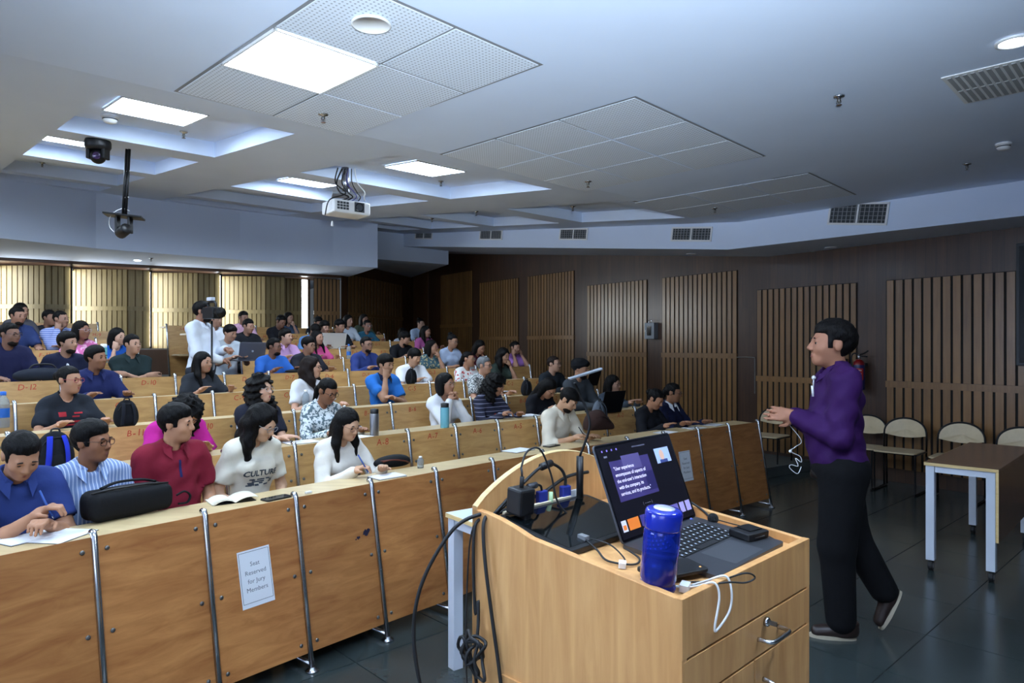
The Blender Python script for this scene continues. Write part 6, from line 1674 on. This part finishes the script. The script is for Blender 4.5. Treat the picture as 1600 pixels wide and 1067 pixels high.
def shoe(parent, M, M_up):
    """low leather shoe: y to the toe, origin under the ankle on the sole"""
    up = [ell((0, -.015, .045), (.040, .060, .050)), cap((0, .02, .042), (0, .13, .030), .040, .034, k=.03), cap((0, -.02, .06), (0, -.03, .095), .045, .045, k=.02), fn(plane((0, 0, -1), (0, 0, .014)), .0), fn(plane((0, 0, 1), (0, 0, .098)), .0)]
    Vv, Q = nets(up, .009); me = skin_mesh('shoe', [(Vv, Q)], mk('dark brown leather', (40, 28, 24), .4)); o = inst('shoe', me, parent, M)
    g = G(); pts = [(.036*math.sin(a)*(1 if math.cos(a) > 0 else .92)*1.08, .055+.118*math.cos(a), 0) for a in [2*PI*i/24 for i in range(24)]]
    g.prism(pts, (0, 0, .018)); inst('sole', g.mesh('sole', mk('pale rubber sole', (170, 158, 138), .7)), o, M)
    g = G()
    for i in range(4): g.tube([(-.016, .035+.018*i, .074-.006*i), (0, .04+.018*i, .079-.006*i), (.016, .035+.018*i, .074-.006*i)], .0022, 5)
    inst('laces', g.mesh('laces', BLACKR), o, M)
shoe(SPK, SPM @ Matrix.Translation((-.085, .0, .0)), None)
shoe(SPK, SPM @ Matrix.Translation((.06, -.30, .165)) @ Matrix.Rotation(R(-62), 4, 'X') @ Matrix.Rotation(R(8), 4, 'Z'), None)
g = G(); g.tube([(.168*math.cos(a), .132*math.sin(a)+.0, .845) for a in [2*PI*i/28 for i in range(29)]], .016, 8, flat=1.4); inst('belt', g.mesh('belt', BLACKM, True), SPK, SPM)
# watch-less hands; ring
# lapel microphone with white clip, and white earphone cable dangling from his hands
c = SPM @ Vector(SS(-.03, .112, .905)); o = thing('lapel_microphone', 'white clip microphone on the speaker\'s purple shirt front', 'microphone', c)
up_ = Vector((0, 0, 1)); g = G(); g.tube([c+fwd*.015+up_*-.03, c+fwd*.02+up_*.03], .007, 8); g.build('clip', WHITEP, o, smooth=True)
g = G(); g.ball(c+fwd*.012+up_*.075-rgt*.0, .012, 12, 8); g.tube([c+fwd*.014+up_*.02, c+fwd*.012+up_*.07], .004, 6); g.build('capsule', WHITEP, o, smooth=True)
w = SPM @ Vector((-.0, .27, 1.10)); q = lambda px, py: at_y(px, py, w.y-.05)
o = thing('earphone_cable', 'thin white earphone cable dangling below the speaker\'s hands', 'cable', q(1247, 690))
g = G(); g.tube(spline([w+Vector((0, -.03, .02)), q(1252, 688), q(1243, 698), q(1235, 705), q(1250, 713), q(1252, 722), q(1243, 716), q(1247, 728), q(1236, 726), q(1234, 731), q(1246, 740), q(1252, 729)], 6), .0022, 6); g.build('lead', WHITEP, o, smooth=True)
g = G(); g.ball(q(1235, 705), .009, 10, 8); g.build('bud', WHITEP, o, smooth=True)

# ================================================================== CAMERAMAN
n5, t5 = axes(4.18, s_at(313, 4.18)[0]); co = hp(4.18, s_at(313, 4.18)[0], floor_of(5)); cf = (t5*.62-n5*.78).normalized(); cr_ = Vector((cf.y, -cf.x, 0))
Zc = co.y; topc = CAMZ+(540-469)/FPX*Zc; csc = (topc-floor_of(5))/1.68
CMM = frame((co.x, co.y, floor_of(5)), cr_, cf) @ Matrix.Scale(csc, 4)
legc = [cap((-.085, .0, .88), (-.09, .02, .48), .09, .066, k=.05), cap((-.09, .02, .48), (-.09, .0, .10), .064, .05, k=.03), cap((.085, .0, .88), (.09, .02, .48), .09, .066, k=.05), cap((.09, .02, .48), (.09, .0, .10), .064, .05, k=.03)]
cmn = dict(sex='m', stand=True, legs=legc, shirt=cloth('d2d8e2'), sleeve='l', tone='8e6450', hair='short', beard=True, collar=True, lean=0, yaw=14, pitch=0, head=.93, pants=cloth('2c2f38'), hem=.86, loose=.016, fat=.008,
           wrR=(.05, .26, 1.02), elR=(.35, .0, .8), wrL=(-.02, .28, 1.13), elL=(-.35, .0, .8), curl=1.2)
CMN, carms, CMH, CSS = build_person(cmn, CMM, 'bearded cameraman in white shirt standing in the aisle', None, 1)
for sx in (1, -1):
    g = G(); g.ball((sx*.09, .05, .045), (.045, .13, .045), 12, 8); inst('shoe', g.mesh('shoe', BLACKR, True), CMN, CMM)
vb = at_y(331, 540, Zc-.18); vb.z = floor_of(5)
o = thing('video_camera', 'black video camera on a slim pole at the cameraman\'s face', 'camera', vb)
hh = CAMZ+(540-489)/FPX*vb.y
g = G(); g.tube([vb, Vector((vb.x, vb.y, hh-.08))], .011, 8); g.build('pole', BLACKM, o, smooth=True)
for a in (0, 2.1, 4.2):
    g = G(); g.tube([Vector((vb.x, vb.y, vb.z+.25)), vb+Vector((.2*math.cos(a), .2*math.sin(a), .008))], .007, 6); g.build('leg', BLACKM, o)
cc = Vector((vb.x, vb.y, hh)); e = Vector((.80, -.58, 0)); s_ = Vector((.58, .80, 0))
g = G(); g.obox(cc, e*.10, s_*.05, Vector((0, 0, .06))); g.build('body', BLACKP, o, bevel=.008)
g = G(); g.tube([cc+e*.09, cc+e*.17, cc+e*.175], [.045, .05, .055], 14); g.build('lens', BLACKM, o, smooth=True)
g = G(); g.tube(spline([cc-e*.07+Vector((0, 0, .06)), cc-e*.06+Vector((0, 0, .11)), cc+e*.06+Vector((0, 0, .11)), cc+e*.08+Vector((0, 0, .06))], 5), .012, 8); g.build('handle', BLACKP, o, smooth=True)
g = G(); g.obox(cc-e*.02+Vector((0, 0, .145)), e*.05, s_*.02, Vector((0, 0, .018))); g.build('light', mk('camera lamp grey', (190, 196, 206), .4), o, bevel=.004)
g = G(); g.obox(cc-e*.13+Vector((0, 0, .02)), e*.04, s_*.022, Vector((0, 0, .022))); g.build('viewfinder', BLACKP, o, bevel=.004)

# ================================================================== THINGS ON THE DESKS
def dpt(k, px, py):
    if k < 3: return on_z(px, py, top_of(k)-.0115)
    d = PITCH*k+.15; return hp(d, s_at(px, d)[0], top_of(k)-.0115)
def dframe(k, px, py, rot=0., dz=0.):
    p = dpt(k, px, py); v = p-RC; n = Vector((v.x, v.y, 0)).normalized(); t = Vector((n.y, -n.x, 0))
    return frame((p.x, p.y, p.z+dz), t, n) @ Matrix.Rotation(R(rot), 4, 'Z')     # x along the row to the right, y to the rear
def book(k, px, py, w, h, rot, label, cover='1e2028', th=.012, spiral=False, pages=True):
    M = dframe(k, px, py, rot); o = thing('notebook', label, 'notebook', M=M)
    g = G(); g.box((0, 0, th/2), (w, h, th)); g.build('pages', PAPER, o, world=False, bevel=.001)
    g = G(); g.box((0, 0, .001), (w+.004, h+.004, .002)); g.build('cover', cloth(cover, .5), o, world=False)
    if spiral:
        g = G(); n = 14; g.tube([(-w/2+w*i/n, h/2+.004*math.sin(i*PI), th/2+.006*(-1)**i) for i in range(n+1)], .0012, 5); g.build('spiral', CHROME, o, world=False)
    return o
def open_book(k, px, py, w, h, rot, label):
    M = dframe(k, px, py, rot); o = thing('notebook', label, 'notebook', M=M); n = 8
    for sx in (-1, 1):
        g = G(); top = []; 
        f_ = lambda x: .006+.016*math.sin(PI*min(x*1.15, 1))**.7 if sx < 0 else .006+.05*x*(1.3-x)
        vs = [(sx*w/2*i/n, s2*h/2, f_(i/n)) for i in range(n+1) for s2 in (-1, 1)]+[(sx*w/2*i/n, s2*h/2, f_(i/n)-.004) for i in range(n+1) for s2 in (-1, 1)]
        fs = []; b = 2*(n+1)
        for i in range(n):
            q_ = (2*i, 2*i+2, 2*i+3, 2*i+1); fs.append(q_ if sx > 0 else q_[::-1]); r_ = tuple(b+z for z in q_); fs.append(r_[::-1] if sx > 0 else r_)
            fs += [(2*i, b+2*i, b+2*i+2, 2*i+2), (2*i+1, 2*i+3, b+2*i+3, b+2*i+1)]
        fs += [(2*n, b+2*n, b+2*n+1, 2*n+1)]
        g.add(vs, fs); g.build('leaf', mk('cream page', (222, 216, 198), .8), o, world=False, smooth=True)
    g = G(); g.box((0, 0, .002), (w*.9, h, .003)); g.build('cover', BLACKP, o, world=False)
def pen(a, b, label, col='2c4a8c'):
    g = G(); a, b = Vector(a), Vector(b); t = thing('pen', label, 'pen', a)
    g.tube([a.lerp(b, .08), b], .0042, 8); g.build('barrel', cloth(col, .4), t, smooth=True)
    g = G(); g.tube([a, a.lerp(b, .08)], [.001, .0038], 8); g.build('tip', CHROME, t, smooth=True)
def bottle(k, px, py, h, r, label, body, cap_m, neck=True, water=None, M=None):
    M = M or dframe(k, px, py); o = thing('bottle', label, 'bottle', M=M)
    g = G(); pr = [(r*.5, 0), (r*.95, 0), (r, .01), (r, h*.66), (r*.92, h*.74), (r*.45, h*.86), (r*.42, h*.90)] if neck else [(r*.5, 0), (r*.97, 0), (r, .008), (r, h*.80), (r*.96, h*.82)]
    g.lathe(pr, 18); g.build('body', body, o, world=False, smooth=True)
    g = G(); pr = [(r*.48, h*.89), (r*.5, h*.90), (r*.5, h*.99), (r*.1, h)] if neck else [(r*.9, h*.81), (r*.93, h*.83), (r*.93, h*.98), (r*.5, h), (r*.1, h)]
    g.lathe(pr, 16); g.build('cap', cap_m, o, world=False, smooth=True)
    if water:
        g = G(); g.lathe([(r*1.008, h*.28), (r*1.012, h*.29), (r*1.012, h*.52), (r*1.008, h*.53)], 18); g.build('wrap', water, o, world=False, smooth=True)
    return o
CLEAR = mk('clear bottle plastic', (200, 214, 226), .15, trans=.75, ior=1.2)
def soft(name, prims, h, mat, parent, M): return inst(name, skin_mesh(name, [nets(prims, h)], mat), parent, M)
def backpack(M, label, col, strap, sc=1.):
    """upright pack: x width, y depth (front is -y), z up"""
    M = M @ Matrix.Scale(sc, 4); o = thing('backpack', label, 'backpack', M=M); m = cloth(col)
    soft('body', [ell((0, 0, .10), (.145, .075, .13)), ell((0, 0, .20), (.13, .07, .15), .08), fn(plane((0, 0, -1), (0, 0, .002)), .01)], .014, m, o, M)
    soft('pocket', [ell((0, -.055, .10), (.105, .045, .085)), fn(plane((0, 0, -1), (0, 0, .004)), .01)], .013, m, o, M)
    for sx in (1, -1):
        g = G(); g.tube(spline([(sx*.05, -.055, .31), (sx*.062, -.088, .24), (sx*.07, -.098, .14), (sx*.075, -.08, .03)], 5), .022, 8, flat=.4); inst('strap', g.mesh('strap', cloth(strap), True), o, M)
    g = G(); g.tube(spline([(-.035, -.02, .325), (-.025, -.02, .365), (.025, -.02, .365), (.035, -.02, .325)], 5), .008, 7); inst('handle', g.mesh('handle', BLACKR, True), o, M)
    g = G(); g.tube(spline([(-.11, -.045, .22), (-.06, -.058, .29), (.06, -.058, .29), (.11, -.045, .22)], 5), .004, 6); inst('zip', g.mesh('zip', BLACKP, True), o, M)
    return o
def small_laptop(k, px, py, label, col, rot=0., tilt=70, w=.31, logo=None):
    """lid seen from behind: the user sits to the rear"""
    M = dframe(k, px, py, rot); o = thing('laptop', label, 'laptop', M=M); m = mk('laptop '+col, hexc(col), .4, .4)
    g = G(); g.box((0, .105, .008), (w, .21, .014)); g.build('base', m, o, world=False, bevel=.003)
    g = G(); up = Vector((0, -math.cos(R(tilt)), math.sin(R(tilt)))); c = Vector((0, 0, .015))+up*.105; g.obox(c, (w/2, 0, 0), up*.105, up.cross(Vector((1, 0, 0)))*.003); ld = g.build('lid', m, o, world=False, bevel=.002)
    if logo:
        g = G(); nn = Vector((0, -math.sin(R(tilt)), -math.cos(R(tilt)))); c2 = c+nn*.0045; g.ball(c2, .013, 12, 6, M=Matrix(((1, 0, 0), (0, .2, 0), (0, 0, 1)))); g.build('emblem', mk('laptop emblem', hexc(logo), .3, .5), o, world=False, smooth=True)
    return o
# row A desk (front)
M = dframe(0, 207, 806, 6)
o = thing('shoulder_bag', 'large soft black bag lying on the front desk', 'bag', M=M); BG = cloth('0e0f12', .75)
soft('body', [cap((-.15, y_, z_), (.15, y_, z_*.92+.002), .036, .034, k=.05) for y_ in (.0, .075) for z_ in (.037, .098)]+[ell((0, .04, .07), (.17, .06, .055), .04)], .011, BG, o, M)
g = G(); g.tube(spline([(-.18, .0, .132), (-.10, -.012, .14), (.05, -.012, .138), (.17, .0, .125)], 6), .005, 6); inst('zip', g.mesh('zip', BLACKP, True), o, M)
g = G(); g.tube(spline([(-.12, .04, .140), (-.05, .04, .158), (.06, .04, .154), (.13, .04, .134)], 5), .012, 8, flat=.5); inst('top_handle', g.mesh('top_handle', BG, True), o, M)
g = G(); g.tube(spline([(.20, -.02, .06), (.235, -.03, .075), (.265, -.03, .05), (.25, -.03, .02), (.205, -.03, .02)], 6), .008, 7, flat=.6); inst('strap_loop', g.mesh('strap_loop', BG, True), o, M)
book(0, 45, 841, .20, .13, 12, 'spiral notepad under the royal blue polo man\'s hands', spiral=True, th=.006)
book(0, 98, 838, .15, .21, -60, 'black folder with white sheet beside the spiral notepad', th=.004)
open_book(0, 362, 782, .22, .15, -14, 'open cream notebook in front of the maroon polo man')
def phone_on(k, px, py, rot, label):
    M = dframe(k, px, py, rot); o = thing('phone', label, 'phone', M=M); slab(.15, .072, .008, .012).build('body', BLACKP, o, world=False, bevel=.002)
    slab(.142, .066, .0006, .009, .008).build('glass', mk('phone glass', (12, 13, 16), .08), o, world=False)
phone_on(0, 432, 779, 4, 'black phone lying on the front desk')
g = G(); g.box((0, 0, .006), (.035, .02, .012)); o = inst('eraser', g.mesh('eraser', WHITEP), None, dframe(0, 482, 771, 10)); setp(o, label='small white eraser on the front desk', category='eraser')
o.modifiers.new('bevel', 'BEVEL').width = .002
book(0, 605, 745, .19, .13, -4, 'white spiral notebook in front of the cream jacket woman', spiral=True, th=.008)
M = dframe(0, 618, 731, 0); o = thing('handbag', 'black handbag with brown straps beside the white spiral notebook', 'bag', M=M)
soft('body', [ell((0, .05, .035), (.13, .06, .04)), ell((.06, .04, .03), (.08, .05, .03), .04), fn(plane((0, 0, -1), (0, 0, .002)), .01)], .010, BG, o, M)
for s2 in (0, .03):
    g = G(); g.tube(spline([(-.10, .0+s2, .05), (-.05, -.03, .06), (.04, -.035+s2, .045), (.11, .0, .02)], 6), .005, 6); inst('strap', g.mesh('strap', cloth('5a2c20', .6), True), o, M)
bottle(0, 657, 731, .075, .021, 'small clear bottle on the front desk beside the handbag', CLEAR, WHITEP)
M = dframe(0, 830, 703, 0); phone_on(0, 862, 697, 5, 'dark phone in front of the capped man')
book(0, 810, 704, .22, .14, 6, 'dark violet folder on the front desk by the podium', cover='33202e', th=.006)
for i, (px, py, rot, c_) in enumerate(((1040, 676, 5, 'b0a890'), (1085, 669, -8, '3a4450'), (1115, 664, 12, '20242a'))):
    book(0, px, py, .20, .14, rot, ('pale magazine before the black top woman', 'dark booklet before the navy pullover woman', 'black folder near the right desk end')[i], cover=c_, th=.005)
# row B desk tops
bottle(1, 585, 681, .20, .033, 'brushed steel flask with black lid on the second row desk', mk('brushed steel', (150, 150, 152), .3, .9), BLACKP, False)
bottle(1, 695, 668, .20, .036, 'pale teal bottle with dark cap before the white jacket woman', mk('teal bottle', (120, 190, 205), .2, trans=.35), BLACKP, False)
book(1, 470, 691, .22, .15, -8, 'white sheets before the black curls woman', th=.004)
book(1, 820, 650, .24, .16, -12, 'open white notepad before the striped cardigan woman', th=.01)
book(1, 560, 684, .18, .13, 10, 'dark notebook beside the steel flask', cover='241a18', th=.008)
backpack(dframe(1, 85, 738, 0), 'black backpack with bright blue straps on the second row desk', '15171c', '2434b0', .62)
small_laptop(1, 955, 645, 'black laptop of the grey sweater woman', '16171a', 0, 74)
backpack(dframe(1, 935, 665, 20), 'grey backpack next to the black top woman', '5a6068', '40464e', .6)
M = dframe(1, 938, 672, 0); o = thing('jacket', 'reddish brown jacket slumped behind the capped man', 'jacket', M=M)
soft('cloth_heap', [ell((-.03, .05, .04), (.10, .06, .095)), cap((-.02, .0, .10), (.09, -.02, .02), .055, .04, k=.08), ell((.05, .04, .02), (.09, .06, .04), .05), fn(plane((0, 0, -1), (0, 0, .002)), .01)], .014, cloth('33211c'), o, M)
g = G(); g.tube(spline([(-.08, -.02, .10), (-.02, -.06, .11), (.05, -.065, .06)], 5), .006, 6); inst('hem', g.mesh('hem', cloth('241612'), True), o, M)
# row C desk tops
bottle(2, 5, 668, .24, .036, 'plastic water bottle with blue label at the left picture edge', CLEAR, mk('blue cap plastic', (30, 100, 190), .4), water=mk('bottle label blue', (40, 100, 180), .5))
bottle(2, 478, 640, .17, .030, 'clear sports bottle beside the grey print woman', CLEAR, WHITEP)
backpack(dframe(2, 197, 667, 0), 'black backpack standing on the third row desk', '101216', '1a1d24', .52)
book(2, 780, 612, .22, .15, 5, 'white notepad between the dotted shirt man and striped cardigan woman', th=.006)
backpack(dframe(2, 822, 618, 10), 'dark backpack beside the dotted shirt man', '17181d', '202228', .5)
small_laptop(2, 925, 603, 'dark tablet on a stand before the man with thin hair', '1a1c20', 10, 72, .26)
# row D desk tops
backpack(dframe(3, 642, 612, 10), 'small black backpack right of the bright blue polo boy', '111216', '1c1e24', .5)
book(3, 668, 608, .24, .16, 0, 'stack of white sheets near the small black backpack', th=.008)
# further rows
book(4, 790, 570, .2, .14, 0, 'white notepad of the lilac top woman', th=.006)
M = dframe(4, 475, 556, 0); o = thing('laptop_sleeve', 'flat black laptop sleeve before the black t-shirt man', 'bag', M=M)
soft('body', [ell((0, .06, .02), (.19, .10, .026)), fn(plane((0, 0, -1), (0, 0, .002)), .01)], .012, BG, o, M)
M = dframe(4, 70, 575, 0); o = thing('travel_bag', 'low dark bag lying on the row left of the navy jacket man', 'bag', M=M)
soft('body', [ell((0, .05, .05), (.22, .09, .065)), fn(plane((0, 0, -1), (0, 0, .002)), .01)], .016, cloth('1b202b'), o, M)
g = G(); g.tube(spline([(-.1, .05, .10), (-.06, .05, .14), (.06, .05, .14), (.1, .05, .10)], 5), .008, 6); inst('handle', g.mesh('handle', BLACKR, True), o, M)
small_laptop(5, 393, 550, 'grey laptop open before the pale grey t-shirt boy', '6a6a72', 0, 76, .32, 'b8b8c0')
bottle(5, 545, 545, .2, .03, 'clear bottle with blue label in the rear rows', CLEAR, mk('blue cap plastic', (30, 100, 190), .4), water=mk('bottle label blue', (40, 100, 180), .5))
bottle(5, 162, 540, .2, .032, 'turquoise bottle beside the pink floral woman', mk('turquoise bottle', (120, 200, 200), .25, trans=.3), WHITEP, False)
p = dpt(6, 520, 533); g = G(); g.obox(p+Vector((0, 0, .13)), Vector((.16, .10, 0)), Vector((0, 0, 1))*.11+Vector((.03, -.06, 0)), Vector((.0, .003, 0))); single(g, 'paper_sheet', PAPER, 'white sheets held up by the black and blue t-shirt man', 'paper', p)
# bag under the front desk
p = hp(.25, -.1, 0); M = frame(on_z(535, 1003, .0)+Vector((-.05, .12, 0)), (.7, .7, 0), (-.7, .7, 0)); o = thing('floor_bag', 'dark bag on the floor under the front desk', 'bag', M=M)
soft('body', [ell((0, 0, .09), (.17, .10, .10)), fn(plane((0, 0, -1), (0, 0, .003)), .01)], .016, BG, o, M)
g = G()
for i in range(4): g.ball((-.08+.05*i, -.09, .035+.004*i), .006, 8, 6)
inst('studs', g.mesh('studs', CHROME, True), o, M)['kind'] = 'stuff'
# pens in the writers' hands
def hand_pos(i, nm): t, arms, MH, S = BUILT[i]; sh, el, w = arms[nm]; M = PM[t.name]; d = (w-el)/np.linalg.norm(w-el); return M @ Vector(w+d*.09), M
for i, lab in ((0, 'blue pen in the hand of the royal blue polo man'), (4, 'blue pen in the hand of the cream jacket woman'), (5, 'black pen in the hand of the capped man')):
    p, M = hand_pos(i, 'R'); a = p+Vector((.03, -.03, -.045)); pen(a, a+Vector((-.07, .02, .11)), lab, '2c4a8c' if i < 5 else '15151a')
# printed shirt fronts, laid on the cloth
def decal(i, strings, y0, col):
    t, arms, MH, S = BUILT[i]; M = PM[t.name]; sh = [c for c in t.children if c.name.startswith('shirt')][0]; me0 = sh.data
    from mathutils.bvhtree import BVHTree
    bvh = BVHTree.FromPolygons([v.co for v in me0.vertices], [p.vertices for p in me0.polygons])
    for s, size, dz in strings:
        tm = text_mesh(s, size, cloth(col, .9), bold=size*.03)
        for v in tm.vertices:
            o = S(-v.co.x, .4, y0+dz+v.co.y)
            h = bvh.ray_cast(Vector(o), Vector((0, -1, 0)))
            v.co = h[0]+Vector((0, .003, 0)) if h[0] is not None else Vector(o)-Vector((0, .28, 0))
        inst('shirt_print', tm, sh, M)
decal(3, [('CULTURE', .052, .0)], .885, '3c4650')
def decal_rects(i, rects, col, name='shirt_print'):
    """flat printed blocks (x, z, width, height in the spine frame) wrapped on the shirt front"""
    from mathutils.bvhtree import BVHTree
    t, arms, MH, S = BUILT[i]; sh = [c for c in t.children if c.name.startswith('shirt')][0]; me0 = sh.data
    bvh = BVHTree.FromPolygons([v.co for v in me0.vertices], [p.vertices for p in me0.polygons]); g = G()
    for x, z, w, hh in rects:
        nx, nz = max(2, int(w/.012)), max(2, int(hh/.012)); vs = []
        for a in range(nx+1):
            for b in range(nz+1):
                o = Vector(S(-(x+w*(a/nx-.5)), .4, z+hh*(b/nz-.5))); hit = bvh.ray_cast(o, Vector((0, -1, 0)))
                vs.append(hit[0]+Vector((0, .0028, 0)) if hit[0] is not None else o-Vector((0, .28, 0)))
        g.add(vs, [(a*(nz+1)+b, (a+1)*(nz+1)+b, (a+1)*(nz+1)+b+1, a*(nz+1)+b+1) for a in range(nx) for b in range(nz)])
    inst(name, g.mesh(name, cloth(col, .9)), sh, PM[t.name])['kind'] = 'stuff'
random.seed(21)
decal_rects(3, [(random.uniform(-.085, .085), .845-.013*r_+random.uniform(-.003, .003), random.uniform(.012, .04), .009) for r_ in range(4) for _ in range(5)], '4a545e')
decal_rects(2, [(0, .905, .014, .10)], '1c2250', 'zip_placket')
decal_rects(16, [(-.06, .93, .05, .035), (.05, .935, .06, .012), (.03, .91, .05, .012), (-.02, .87, .16, .016), (.02, .845, .12, .014)], 'a02c34')
decal_rects(29, [(0, .80, .12, .05), (-.01, .755, .08, .02)], '9fb45c')
